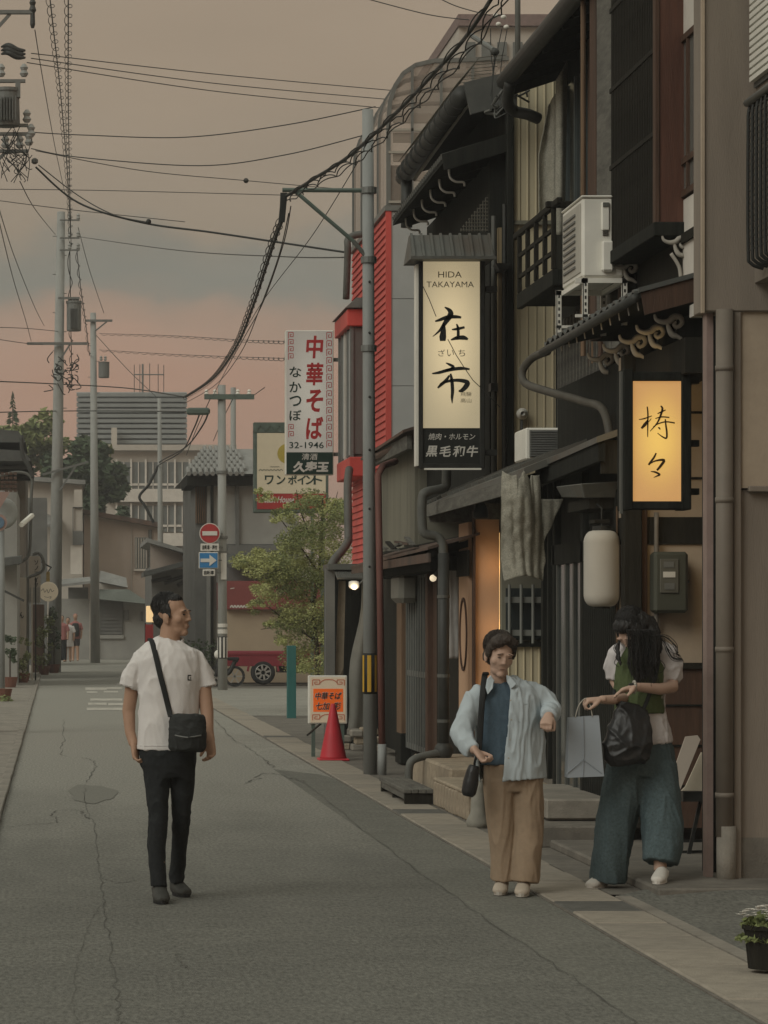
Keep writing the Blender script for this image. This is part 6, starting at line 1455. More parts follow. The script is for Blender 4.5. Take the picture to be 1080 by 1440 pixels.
MB().tube([(gx(227,98),98,0),(gx(224,98),98,gz(560,98))], .12, 12, r2=.06).build('shaft', 'pole_concrete', P4, smooth=True); MB().tube([(gx(228,98),98,0),(gx(228,98),98,gz(792,98))], .15, 12).build('sleeve', 'pole_steel', P4, smooth=True)
P5 = thing('antenna_post', (4.5,84,0), 'thin grey post rising behind the sign pole crossarm', 'pole')
MB().tube([(gx(328,84),84,0),(gx(328,84),84,gz(545,84))], .075, 10).build('shaft', 'pole_concrete', P5, smooth=True)
P1 = thing('utility_pole', (-.98,40,0), 'transformer pole mostly outside the left edge of the frame', 'pole')
p1x = gx(-20,40)
MB().tube([(p1x,40,0),(p1x,40,11.5)], .16, 14, r2=.10).build('shaft', 'pole_concrete', P1, smooth=True)
MB().box(p1x-.3,gx(46,40),39.85,39.93,gz(22,40),gz(17,40)).build('crossarm', 'metal_grey', P1); MB().bar((p1x,39.9,gz(60,40)),(gx(14,40),39.9,gz(22,40)),.05,.04).build('brace', 'metal_grey', P1)
MB().lathe((gx(46,40),39.88,gz(42,40)), [(.02,0),(.035,.05),(.03,.20),(.05,.24),(.03,.30),(.045,.34),(.02,.40)], 8).build('insulator', 'pipe_dark', P1)
for k, y in enumerate((70,75,80)): MB().tube(catmull([px(2,y-4,40),px(12,y-6,39.9),px(24,y,39.9),px(36,y+1,39.9)],4), [.012+.03*math.sin(math.pi*i/12) for i in range(13)], 7).build('cutout_switch', 'pipe_dark', P1, smooth=True)
tf = MB().lathe((gx(10,40),39.8,gz(181,40)), [(0,0),(.17,0),(.175,.03),(.165,.44),(.18,.46),(.18,.5),(0,.52)], 18).build('transformer', 'trafo', P1)
for i in range(7): MB().box(gx(-2+i*4,40),gx(-1+i*4,40),39.56,39.63,gz(176,40),gz(142,40)).build('cooling_fin', 'trafo', tf)
MB().box(gx(22,40),gx(29,40),39.7,39.8,gz(142,40),gz(120,40)).build('fuse_box', 'trafo', P1)
for (y, x1) in ((116,36),(178,40),(190,40),(214,40)): MB().box(p1x,gx(x1,40),39.75,39.83,gz(y+4,40),gz(y,40)).build('crossarm', 'metal_grey', P1)
for (x, y) in ((2,112),(34,112),(38,176),(44,196),(41,208),(8,212),(28,212)): insul(P1, (gx(x,40),39.78,gz(y,40)))
MB().bar((p1x,39.8,gz(245,40)),(gx(10,40),39.8,gz(216,40)),.05,.04).build('brace', 'metal_grey', P1)
tg = MB(); rnd = random.Random(5)
for _ in range(26):
    a = px(rnd.uniform(0,46), rnd.uniform(170,225), 39.7); b = px(rnd.uniform(2,48), rnd.uniform(200,258), 39.7); c = (a+b)/2+Vector((rnd.uniform(-.15,.15),0,rnd.uniform(-.2,.1)))
    tg.tube(catmull([a,c,b],4), .0055, 4)
tg.build('wire_tangle', 'cable', P1)['kind'] = 'stuff'
MB().lathe((gx(49,40),39.8,gz(234,40)), [(.02,0),(.045,.02),(.045,.06),(.02,.08)], 8).build('strain_insulator', 'pipe_grey', P1)

# ---- overhead wires: each one runs between real places on the street
def wire(label, pts, r=.007, m='cable', n=10, name='overhead_wire', wob=0.0, wl=.5):
    P = catmull([px(*p) for p in pts], n)
    if wob:
        Q = []; L = 0
        for i, p in enumerate(P):
            if i: L += (P[i]-P[i-1]).length
            Q.append(p+Vector((math.cos(L*6.28/wl)*wob,0,math.sin(L*6.28/wl)*wob)))
        P = Q
    o = MB().tube(P, r, 5).build(name, m, None, smooth=True); return tag(o, label, 'wire', 'overhead wires')
def helix_cable(label, pts, r, hr, pitch0, pitch1, m='cable', hw=.006, cat='cable'):
    """cable with a spiral hanger wound round it"""
    P = catmull([px(*p) for p in pts], 40); root = thing('spiral_cable', P[0], label, cat, 'overhead wires')
    MB().tube(P, r, 6).build('core', m, root, smooth=True)
    H = []; L = 0; ph = 0; tot = sum((P[i+1]-P[i]).length for i in range(len(P)-1))
    for i in range(len(P)-1):
        d = (P[i+1]-P[i]); n = max(2, int(d.length/ (lerp(pitch0,pitch1,L/tot)/9)))
        for k in range(n):
            f = k/n; l_ = L+d.length*f; pt = lerp(pitch0,pitch1,l_/tot); ph += d.length/n/pt*6.28
            q = P[i].lerp(P[i+1], f); H.append(q+Vector((math.cos(ph)*hr,0,math.sin(ph)*hr-hr*.7)))
        L += d.length
    MB().tube(H, hw, 4).build('spiral_hanger', m, root, smooth=True); return root
helix_cable('spiral wrapped cable dropping from the top edge, left of the pair', [(66,-40,43),(75,40,48),(86,140,58),(96,260,75),(99,330,86)], .010, .060, .85, 1.6)
helix_cable('spiral wrapped cable dropping from the top edge, right of the pair', [(96,-40,43),(96,40,48),(96,140,58),(98,260,75),(100,345,86)], .010, .060, .85, 1.6)
helix_cable('spiral cable hanging down beside the tall left pole transformer', [(98,340,86),(99,420,88),(100,480,92),(101,545,98)], .014, .06, 1.6, 1.6, hw=.012)
helix_cable('spiral cable running from the tall left pole to the second pole', [(108,350,86),(113,400,90),(120,450,98),(126,500,104)], .012, .05, 1.6, 1.6, hw=.010)
wire('topmost of three thin wires crossing the upper sky', [(44,75,40),(300,104,45),(560,128,50)], .007, 'cable_far')
wire('middle of three thin wires crossing the upper sky', [(44,82,40),(300,117,45),(560,141,50)], .007, 'cable_far')
wire('lowest of three thin wires crossing the upper sky', [(38,88,40),(300,128,45),(560,154,50)], .007, 'cable_far')
wire('slack wire sagging from left transformer to the rooftop glass room', [(44,186,40),(120,190,39),(260,193,38),(400,176,37),(528,150,36.2)], .007)
wire('second slack wire sagging to the glass room, below the first', [(44,209,40),(110,221,39),(280,233,38),(400,218,37),(512,190,36.2)], .007)
wire('taut wire with a small round joint high over the street', [(50,212,40),(200,240,42),(346,254,45),(480,266,48)], .006, 'cable_far')
wire('thick cable sloping from left transformer to the red building', [(50,235,40),(110,285,40),(200,313,39.5),(300,327,39),(420,345,38.5),(487,355,38)], .014, 'cable')
wire('thin cable above the thick sloping one, ending beside it', [(54,232,40),(110,275,40),(160,302,39.7),(210,313,39.4)], .008, 'cable_far')
o = thing('cable_joint', px(346,254,45), 'small round joint on the taut high wire', 'joint'); MB().ell(px(346,254,45), .04,.04,.04,10,8).build('body', 'cable_far', o, smooth=True)
o = thing('cable_joint', px(209,313,39.4), 'small joint on the thick sloping cable', 'joint'); MB().ell(px(209,312,39.3), .035,.035,.04,10,8).build('body', 'cable', o, smooth=True)
wire('faint wire level across the sky below the left transformer', [(-10,266,60),(150,268,60),(420,275,60)], .008, 'cable_far')
wire('faint wire crossing behind the tall left pole top', [(-10,281,60),(100,295,62),(260,312,64)], .008, 'cable_far')
wire('faint wire from the tall left pole to the drainpipe head', [(112,333,86),(250,352,60),(400,361,45),(484,362,38)], .009, 'cable_far')
wire('steep guy wire from left crossarm to the tall left pole', [(49,42,40),(60,110,46),(78,210,60),(92,275,80)], .007, 'cable_far')
wire('steep thin wire left of the tall left pole, upper', [(28,255,40),(50,295,50),(78,330,80)], .007, 'cable_far')
wire('steep thin wire left of the tall left pole, lower', [(-4,285,40),(20,360,52),(48,430,66),(62,458,80)], .007, 'cable_far')
wire('steep thin wire at the left edge running down to the low roofs', [(-4,300,40),(18,390,52),(36,450,66),(44,480,80)], .007, 'cable_far')
wire('thin wire falling right of the tall left pole', [(110,320,86),(126,380,92),(146,440,103)], .010, 'cable_far')
helix_cable('upper spiral wire low in the pink sky', [(140,469,104),(240,472,90),(340,478,75),(402,480,62)], .008, .035, 1.6, 1.6, 'cable_far', .008)
helix_cable('lower spiral wire low in the pink sky', [(140,492,104),(240,498,90),(340,502,75),(402,504,62)], .008, .035, 1.6, 1.6, 'cable_far', .008)
wire('thin wire at the left edge level with the pole transformer', [(-10,460,70),(40,462,78),(82,466,86)], .009, 'cable_far')
wire('short lower wire at the left edge near the transformer arm', [(-10,476,70),(30,482,78),(60,485,86)], .009, 'cable_far')
wire('dark cable crossing before the louvred building to the pole crossarm', [(-10,536,70),(80,540,86),(180,546,84),(258,558,74)], .016, 'cable')
wire('lower cable crossing before the louvred building', [(-10,580,70),(80,578,86),(180,578,84),(262,579,66)], .014, 'cable')
B0 = [(860,-330,16),(690,0,20.3),(602,112,22.6),(500,212,26.0),(440,252,27.8),(402,276,29.4)]
wire('thickest cable of the bundle crossing the upper right to the steel pole arm', B0, .016, 'cable', 12)
for i, (dx_, dy_, w_, lb) in enumerate(((8,6,.02,'thin wavy wire nearest below the thick upper right cable'),(18,12,.028,'loose wavy wire lowest of the upper right bundle'),(-7,4,.02,'thin wavy wire just above the thick upper right cable'),(13,20,.014,'slack wire hanging under the upper right bundle'))):
    wire(lb, [(x+dx_*(1-k/6), y+dy_*(1-k/8), Y) for k, (x, y, Y) in enumerate(B0)], .0055, 'cable', 24, wob=w_, wl=.62+.13*i)
wire('thin straight wire at the top edge beside the bundle', [(500,-6,40),(600,20,40),(660,28,40)], .007, 'cable_far')
wire('short thin wire at the top edge above the tiled roof', [(600,-12,40),(640,8,40),(690,22,40)], .007, 'cable_far')
wire('thin diagonal stay wire from steel pole toward the noodle sign', [(505,225,29.4),(440,330,33),(372,420,38),(330,490,44)], .005, 'cable')
B1 = [(399,305,29.4),(384,345,31.5),(356,430,36),(332,488,43),(300,532,54),(262,558,65)]
wire('thick cable curving down from the steel pole arm to the crossarm pole', B1, .017, 'cable', 12)
helix_cable('spiral wrapped cable beside the thick curving one', [(x-4,y+1,Y) for x, y, Y in B1], .008, .04, .5, .9, 'cable', .005)
wire('thin slack wire right of the thick curving cable', [(406,300,29.4),(392,360,31.5),(366,432,36),(338,497,43),(302,542,54),(258,568,65)], .006, 'cable', 12)
wire('outer thin wire of the curving bundle', [(409,290,29.4),(398,345,31),(370,425,36),(346,470,41),(318,520,50),(300,556,64)], .006, 'cable', 12)
wire('cable sagging from the closure down to the thin pale pole', [(294,578,64.5),(284,600,68),(262,628,80),(232,645,95),(224,650,98)], .020, 'cable')
wire('second cable sagging beside it to the thin pale pole', [(280,584,64.6),(272,604,68),(256,634,80),(230,650,95),(222,655,98)], .018, 'cable')
wire('cable hanging in a loop below the thin pale pole top', [(222,655,98),(210,680,98),(196,698,98),(204,712,98),(216,735,98)], .05, 'cable')
for i, (a, b) in enumerate((((296,560),(262,640)),((330,556),(300,620)),((345,560),(372,545)))):
    wire(['thin wire from the crossarm down toward the pale school','thin wire beside the sign pole over the tiled roof','thin wire from the crossarm end to the noodle sign'][i], [(*a,64.5),((a[0]+b[0])/2-3,(a[1]+b[1])/2+4,75),(*b,84 if i < 2 else 62)], .010, 'cable_far')
wire('wires between second pole and thin pale pole, upper', [(134,470,104),(180,520,102),(224,562,98)], .012, 'cable_far')
# service bracket with insulators between the two roofs
SB = thing('service_bracket', (3.95,26.2,5.9), 'cluster of insulators and looped service wires between two roofs', 'wire bracket')
mb = MB(); rnd = random.Random(8)
for _ in range(16):
    a = px(rnd.uniform(690,750), rnd.uniform(100,165), 26.1); b = px(rnd.uniform(690,750), rnd.uniform(110,168), 26.1); c = (a+b)/2+Vector((rnd.uniform(-.08,.08),rnd.uniform(-.1,.1),rnd.uniform(-.12,.05)))
    mb.tube(catmull([a,c,b],5), rnd.choice((.006,.009,.013)), 5)
mb.build('looped_wires', 'pipe_grey', SB)['kind'] = 'stuff'
MB().box(gx(714,26.1),gx(726,26.1),26.05,26.12,gz(152,26.1),gz(133,26.1)).build('junction_box', 'metal_grey', SB, bev=.008)
MB().tube([px(663,50,26.5), px(694,70,26.2)], .022, 8).build('insulator_rod', 'metal_grey', SB)
for (x, y) in ((701,34),(712,38),(697,22),(708,24)): MB().ell(px(x,y,26.3), .025,.025,.02,10,8).build('insulator', 'metal_white', SB, smooth=True)
MB().ell(px(696,73,26.2), .04,.04,.035,10,8).build('insulator', 'pipe_dark', SB, smooth=True)
for (a, b) in (((706,40),(690,135)),((713,42),(702,125)),((696,75),(692,150)),((690,40),(694,105))): MB().tube([px(*a,26.25), px((a[0]+b[0])/2-2,(a[1]+b[1])/2,26.25), px(*b,26.2)], .004, 4).build('drop_wire', 'cable', SB)
AP = thing('antenna_mast', (4.1,27,6), 'grey mast rising from the roofs at the top edge', 'mast')
MB().tube([(gx(728,27.5),27.5,6.0),(gx(728,27.5),27.5,8.2)], .026, 8).build('mast', 'pipe_grey', AP, smooth=True)
# ================================================================ people
from mathutils.bvhtree import BVHTree
def loft(mb, pts, radii, n=20, ref=(1,0,0)):
    """closed tube with elliptical rings: radii (a, b), a along ref, b across"""
    pts = [Vector(p) for p in pts]; m = len(pts); k = len(mb.v); ref = Vector(ref)
    for i, p in enumerate(pts):
        t = (pts[min(i+1,m-1)]-pts[max(i-1,0)]).normalized(); u = ref-t*ref.dot(t)
        u = u.normalized() if u.length > 1e-4 else Vector((0,1,0)); w = t.cross(u)
        a, b = radii[i] if isinstance(radii[i], (tuple, list)) else (radii[i], radii[i])
        for j in range(n):
            an = 2*math.pi*j/n; mb.v.append(tuple(p+u*(a*math.cos(an))+w*(b*math.sin(an))))
    for i in range(m-1):
        for j in range(n):
            j2 = (j+1) % n; mb.f.append((k+i*n+j, k+i*n+j2, k+(i+1)*n+j2, k+(i+1)*n+j))
    mb.f.append(tuple(k+j for j in reversed(range(n)))); mb.f.append(tuple(k+(m-1)*n+j for j in range(n)))
    return mb
def organic(mb, name, m, parent, voxel=.008, smooth=4, wr=0.0, wfreq=(14,14,7), seed=0, cut=None, solid=0.0, fac=.5, snap=None):
    """grow ONE continuous skin round the collected shapes, smooth it, add soft folds"""
    tmp = bpy.data.objects.new('tmp', mb.mesh('tmp')); COL.objects.link(tmp)
    r = tmp.modifiers.new('r', 'REMESH'); r.mode = 'VOXEL'; r.voxel_size = voxel
    s_ = tmp.modifiers.new('s', 'SMOOTH'); s_.factor = fac; s_.iterations = smooth
    dg = bpy.context.evaluated_depsgraph_get(); dg.update()
    me = bpy.data.meshes.new_from_object(tmp.evaluated_get(dg)); bpy.data.objects.remove(tmp)
    if wr:
        co = []
        for v in me.vertices:
            p = v.co; q = Vector((p.x*wfreq[0]+seed, p.y*wfreq[1], p.z*wfreq[2]))
            warp = Vector((mnoise.noise(q*.4+Vector((9,1,seed))), mnoise.noise(q*.4+Vector((3,7,seed))), mnoise.noise(q*.4+Vector((1,2,seed)))))
            k = mnoise.noise(q+warp*1.6); k = 1-abs(k)*2.4; k = k*abs(k)
            k2 = 1-abs(mnoise.noise(q*2.3+warp*1.8))*2.6
            co.append(p+v.normal*wr*(k*.85+k2*.20-.35))
        for v, c in zip(me.vertices, co): v.co = c
    if cut:
        import bmesh
        bm = bmesh.new(); bm.from_mesh(me); dead = [f for f in bm.faces if cut(f.calc_center_median(), f.normal)]
        bmesh.ops.delete(bm, geom=dead, context='FACES')
        if snap:
            for v in bm.verts:
                if v.is_boundary: v.co = snap(v.co)
        bm.to_mesh(me); bm.free()
    me.update(); o = bpy.data.objects.new(name, me); COL.objects.link(o); me.materials.clear(); me.materials.append(MATS[m] if isinstance(m, str) else m)
    me.polygons.foreach_set('use_smooth', [True]*len(me.polygons)); me.name = name
    if solid:
        sd = o.modifiers.new('s', 'SOLIDIFY'); sd.thickness = solid; sd.offset = 1
    if parent is not None: attach(o, parent)
    return o
def bvh(o): 
    me = o.data; return BVHTree.FromPolygons([v.co for v in me.vertices], [tuple(p.vertices) for p in me.polygons])
def on_surf(tree, x, y, Y, off=.006):
    """point where the sight line through photo pixel (x, y) meets a garment"""
    org = Vector((0,0,CZ)); d = (px(x, y, Y)-org).normalized(); h = tree.ray_cast(org+d*(Y-2), d)
    return (h[0]-d*off) if h[0] is not None else px(x, y, Y)
def ribbon(pts, w, th, name, m, parent, n=6):
    P = catmull(pts, n); mb = MB(); loft(mb, P, [(w/2, th/2)]*len(P), 10, (1,0,0)); return mb.build(name, m, parent, smooth=True)
def hand(mb, wrist, t, nrm, side=1, curl=.5, k=1.0, spread=.0, thumb=.6):
    wrist = Vector(wrist); t = Vector(t).normalized(); nrm = Vector(nrm); nrm = (nrm-t*nrm.dot(t)).normalized(); w = t.cross(nrm)*side
    loft(mb, [wrist-t*.02*k, wrist+t*.02*k, wrist+t*.06*k, wrist+t*.09*k, wrist+t*.10*k], [(.026*k,.021*k),(.033*k,.019*k),(.040*k,.018*k),(.040*k,.016*k),(.034*k,.012*k)], 14, w)
    for i, (o, L) in enumerate(((-.030,.062),(-.010,.072),(.010,.068),(.029,.052))):
        p = wrist+t*.088*k+w*o*k; d = (t+w*spread*(o*12)).normalized(); pts = [p-t*.015*k, p]; cc = curl*(1+.08*i)
        for s_, f in enumerate((.44,.32,.24)):
            ca = cc*(.9 if s_ == 0 else 1.15); d = (d*math.cos(ca)+nrm*math.sin(ca)).normalized() if s_ == 0 else None or (lambda d: d)(d)
            if s_: 
                ax = w; d = Matrix.Rotation(-ca*side if False else 0, 3, ax) @ d
                dn = (nrm*math.cos(cc*(s_+.9))-t*math.sin(cc*(s_+.9))) ; d = (t*math.cos(cc*(s_+1))+nrm*math.sin(cc*(s_+1))).normalized()
            p = p+d*L*f*k*1.05; pts.append(p)
        loft(mb, pts, [.0095*k,.0095*k,.0088*k,.0082*k,.0066*k][:len(pts)], 10)
    b = wrist+t*.022*k-w*.026*k; d1 = (t*.62-w*.62*thumb+nrm*.45).normalized(); d2 = (t*.85-w*.1+nrm*.5).normalized()
    loft(mb, [b, b+d1*.035*k, b+d1*.035*k+d2*.030*k, b+d1*.035*k+d2*.054*k], [.014*k,.0125*k,.011*k,.008*k], 10)
def head_parts(mb, M, k=1.0, female=False):
    def E(c, r):
        kk = len(mb.v); mb.ell((0,0,0), r[0]*k, r[1]*k, r[2]*k, 18, 12)
        for i in range(kk, len(mb.v)): mb.v[i] = tuple(M @ (Vector(mb.v[i])+Vector(c)*k))
    f = .99 if female else 1.0
    E((0,.018,.035),(.076,.093,.085)); E((0,-.030,-.012),(.061*f,.062,.085)); E((0,-.028,-.072),(.047*f,.050,.042)); E((0,-.062,-.094),(.024*f,.024,.022))
    for s_ in (-1,1):
        E((s_*.040,-.050,-.022),(.023,.027,.028)); E((s_*.074,.006,-.012),(.011,.020,.032)); E((s_*.074,.000,-.036),(.008,.012,.012)); E((s_*.030,-.083,.022),(.022,.011,.008)); E((s_*.012,-.090 if not female else -.085,-.029),(.009,.010,.008))
    n_ = .006 if female else 0
    E((0,-.090+n_,.006),(.009,.012,.018)); E((0,-.095+n_,-.010),(.0105,.0125,.018)); E((0,-.100+n_,-.026),(.0125-n_*.3,.0125-n_*.3,.010))
    if not female: E((0,-.0855,-.057),(.020,.008,.006)); E((0,-.084,-.068),(.017,.009,.0065))
    else: E((0,-.072,-.060),(.026,.012,.016))
def face_bits(root, M, k, brow, mouth=True, eye_open=True, lip='lip', my=-.0925):
    def E(name, c, r, m, rz=0):
        mb = MB().ell((0,0,0), r[0]*k, r[1]*k, r[2]*k, 12, 8); Rm = Matrix.Rotation(rz, 4, 'Y')
        mb.v = [tuple(M @ ((Rm @ Vector(v))+Vector(c)*k)) for v in mb.v]; return mb.build(name, m, root, smooth=True)
    for s_ in (-1,1):
        E('eye', (s_*.031,-.0835,.003), (.0130,.006,.0040 if eye_open else .0022), 'eye_dark', s_*-.08)
        E('eyebrow', (s_*.031,-.0900,.0245), (.018,.0040,.0028 if eye_open else .0022), brow, s_*.08 if eye_open else s_*.20)
    if mouth: E('mouth', (0,my,-.0625), (.017,.004,.0020), lip)
def strands(root, M, k, n, m, seed, rad=(.088,.098,.092), c0=(0,.028,.045), ang=(0.15,2.0), front=1.3, rr=(.0010,.0022), jit=.006, skip=None):
    """fine locks combed from the crown over the hair"""
    rnd = random.Random(seed); mb = MB()
    for _ in range(n):
        ph = rnd.uniform(0, 6.2832); a0 = rnd.uniform(.05,.5); fr = math.cos(ph+math.pi/2)     # fr > 0: toward the face
        a1 = rnd.uniform(*ang) if fr < .45 else rnd.uniform(.7, front)
        pts = []; w_ = rnd.uniform(-.35,.35); lift = 1+rnd.uniform(-.01,.045)
        for i in range(9):
            t = i/8; a = a0+(a1-a0)*t; p = ph+w_*t
            v = Vector((rad[0]*math.sin(a)*math.cos(p), rad[1]*math.sin(a)*math.sin(p), rad[2]*math.cos(a)))*lift+Vector(c0)
            v += Vector((rnd.gauss(0,jit*.3), rnd.gauss(0,jit*.3), rnd.gauss(0,jit*.3))); pts.append(M @ (v*k))
        r_ = rnd.uniform(*rr); mb.tube(pts, [r_*(1-.7*i/8) for i in range(9)], 4)
    o = mb.build('hair_strands', m, root, smooth=True); o['kind'] = 'stuff'; return o
mat('skin_man', (.38,.235,.16), .6, .04, 20)
mat('skin_woman', (.47,.32,.245), .6, .04, 20)
mat('eye_dark', (.03,.022,.018), .4, .1); mat('lip', (.24,.13,.10), .6, .1); mat('hair_black', (.020,.019,.018), .45, .35, 40, .9, 120, stretch=(1,1,.3)); mat('hair_brown', (.045,.034,.027), .45, .35, 40, .9, 120, stretch=(1,1,.3))
mat('cotton_white', (.63,.605,.585), .95, .05, 8, .25, 220); mat('denim_black', (.017,.019,.020), .95, .3, 60, .3, 260)
mat('shirt_blue', (.42,.475,.50), .95, .06, 10, .25, 240); mat('tee_blue', (.060,.092,.120), .95, .2, 120, .3, 260); mat('chino', (.30,.222,.152), .95, .10, 30, .25, 240, col2=(.25,.185,.127), c2amt=.5, c2scale=5)
mat('shoe_dark', (.045,.045,.040), .7, .15, 12); mat('shoe_beige', (.42,.36,.29), .7, .1, 12); mat('shoe_white', (.58,.55,.50), .7, .08, 12); mat('sole_pale', (.40,.37,.32), .8, .1, 12)
mat('bag_black', (.022,.024,.023), .75, .25, 20, .4, 60); mat('leather_black', (.020,.020,.020), .38, .2, 14, .25, 40); mat('strap_black', (.018,.019,.019), .8, .1)
mat('blouse', (.54,.51,.505), .95, .06, 10, .25, 200); mat('vest_green', (.080,.105,.045), .95, .15, 80, .35, 200); mat('denim_blue', (.080,.112,.120), .95, .35, 70, .3, 260, col2=(.048,.072,.080), c2amt=.7, c2scale=4); mat('paper_bag', (.32,.355,.39), .8, .05, 4)

# ---- walking man
Y1 = 16.35; s1 = F/Y1
def q(x, y, d=0.0): return px(x, y, Y1+d)
def u(v): return v/s1
man = thing('person', (gx(232,Y1),Y1,0), 'man in white t-shirt and black trousers walking, head turned aside', 'person')
Mh = Matrix.Translation(q(243,866,.02)) @ Matrix.Rotation(R(62),4,'Z') @ Matrix.Rotation(R(-3),4,'X')
sk = MB(); head_parts(sk, Mh, 1.0)
loft(sk, [q(237,925,.03),q(238,905,.02),q(240,885,.02),q(241,872,.02)], [.062,.058,.056,.055])
loft(sk, [q(237,1045,.01),q(237,980,.01),q(237,925,.02),q(237,910,.02)], [(.13,.09),(.14,.095),(.15,.09),(.08,.06)])
loft(sk, [q(200,920,.02),q(187,958,.04),q(181,1000,.06),q(183,1030,.04),q(188,1047,.02)], [.036,.040,.036,.029,.026])
hand(sk, q(188,1045,.02), (.14,-.25,-1), (.9,-.35,.1), 1, .55, .95)
loft(sk, [q(274,920,.02),q(286,958,.01),q(291,1000,-.02),q(293,1028,-.05),q(296,1043,-.07)], [.036,.040,.037,.029,.026])
hand(sk, q(296,1040,-.07), (.05,-.25,-1), (-.75,-.5,.1), -1, .6, .95)
for pts in (((221,1070,0),(222,1150,-.04),(222,1240,-.08)),((254,1070,0),(255,1150,.06),(249,1232,.26))): loft(sk, [q(*p) for p in pts], [.06,.045,.035])
o_sk = organic(sk, 'body', 'skin_man', man, .0052, 3)
face_bits(man, Mh, 1.0, 'hair_black')
hr = MB()
def HE(mb, M, c, r, k=1.0, nu=18, nv=12):
    kk = len(mb.v); mb.ell((0,0,0), r[0]*k, r[1]*k, r[2]*k, nu, nv)
    for i in range(kk, len(mb.v)): mb.v[i] = tuple(M @ (Vector(mb.v[i])+Vector(c)*k))
HE(hr, Mh, (0,.036,.052), (.080,.086,.080)); HE(hr, Mh, (0,.06,-.01), (.066,.056,.06)); HE(hr, Mh, (0,.0,.086), (.060,.060,.036))
for s_ in (-1,1): HE(hr, Mh, (s_*.068,.004,.030), (.014,.028,.034)); HE(hr, Mh, (s_*.070,-.014,.004), (.007,.008,.020))
mh_ = organic(hr, 'hair', 'hair_black', man, .006, 3, .005, (60,60,30), 3); strands(mh_, Mh, 1.0, 420, 'hair_black', 31, (.080,.086,.080), (0,.036,.052), (.5,1.9), .85)
ts_ = MB()
loft(ts_, [q(236,1055,.0),q(236.5,1030,0),q(238,990,.0),q(238,955,.0),q(237,930,.01),q(236.5,916,.015),q(237,907,.02),q(238.5,899,.02)],
     [(u(44.5),.115),(u(43.5),.115),(u(42.5),.118),(u(43.5),.12),(u(46),.116),(u(44),.102),(u(33),.088),(u(19),.066)], 28)
loft(ts_, [q(213,921,.02),q(199,928,.02),q(187,948,.03),q(181,967,.03)], [u(11),u(14.5),u(14.5),u(14.5)])
loft(ts_, [q(262,921,.02),q(275,928,.02),q(287,948,.01),q(292.5,967,.0)], [u(11),u(14),u(13),u(12)])
def cutman(c, n):
    return False
shirt = organic(ts_, 't_shirt', 'cotton_white', man, .0062, 7, .0085, (13,10,3.6), 2)
cb = MB()
for i in range(26):
    a = 2*math.pi*i/26; b = 2*math.pi*(i+1)/26; c = q(238.5,899,.02); rx, ry = .072, .066
    cb.tube([c+Vector((rx*math.cos(a),ry*math.sin(a),-.012*math.sin(-a)-.004+.014*math.sin(a))), c+Vector((rx*math.cos(b),ry*math.sin(b),-.012*math.sin(-b)-.004+.014*math.sin(b)))], .009, 6)
cb.build('collar', 'cotton_white', shirt, smooth=True)
tr1 = bvh(shirt)
hm_ = MB()
for pts in ([(192+i*5.6,1049) for i in range(17)], [(165+i*3.2,962+i*.5) for i in range(9)], [(281+i*2.6,966-i*.5) for i in range(9)]):
    P = [on_surf(tr1, x, y, Y1, .0005) for x, y in pts]; P = [p for p in P if abs(p.y-Y1) < .16]
    if len(P) > 2: hm_.tube(P, .0022, 4)
hm_.build('hem_stitch', mat('stitch_grey', (.50,.48,.465), .95, .05), shirt)
lg = MB()
for (dx_, dy_, w_, h_) in ((0,-3.2,5,1.6),(0,3.2,5.4,1.6),(-2.0,0,1.5,5),(1.6,.4,1.3,2.4)):
    pts = [on_surf(tr1, 266.5+dx_+a*w_/2, 953+dy_+b*h_/2, Y1, .003) for a, b in ((-1,1),(1,1),(1,-1),(-1,-1))]; lg.quad(*pts)
lg.build('chest_emblem', 'ink_black', shirt)
tro = MB()
loft(tro, [q(237,1044,.0),q(237,1056,.0),q(237.5,1074,.0),q(238,1092,.005)], [(u(40),.108),(u(41),.112),(u(40),.116),(u(34),.10)], 26)
loft(tro, [q(220,1074,-.0),q(221.5,1110,-.02),q(222.5,1150,-.05),q(220.5,1188,-.06),q(222.5,1222,-.07),q(223,1247,-.08)], [(u(19.5),.096),(u(16.5),.082),(u(13.5),.066),(u(13),.062),(u(12.2),.058),(u(12.2),.058)])
loft(tro, [q(255,1074,.0),q(256.5,1110,.03),q(255,1150,.06),q(252.5,1188,.14),q(249.5,1218,.22),q(248,1238,.25)], [(u(19.5),.096),(u(16),.082),(u(12.8),.066),(u(12),.06),(u(11),.054),(u(11),.054)])
organic(tro, 'trousers', 'denim_black', man, .0075, 4, .007, (11,11,8), 6)
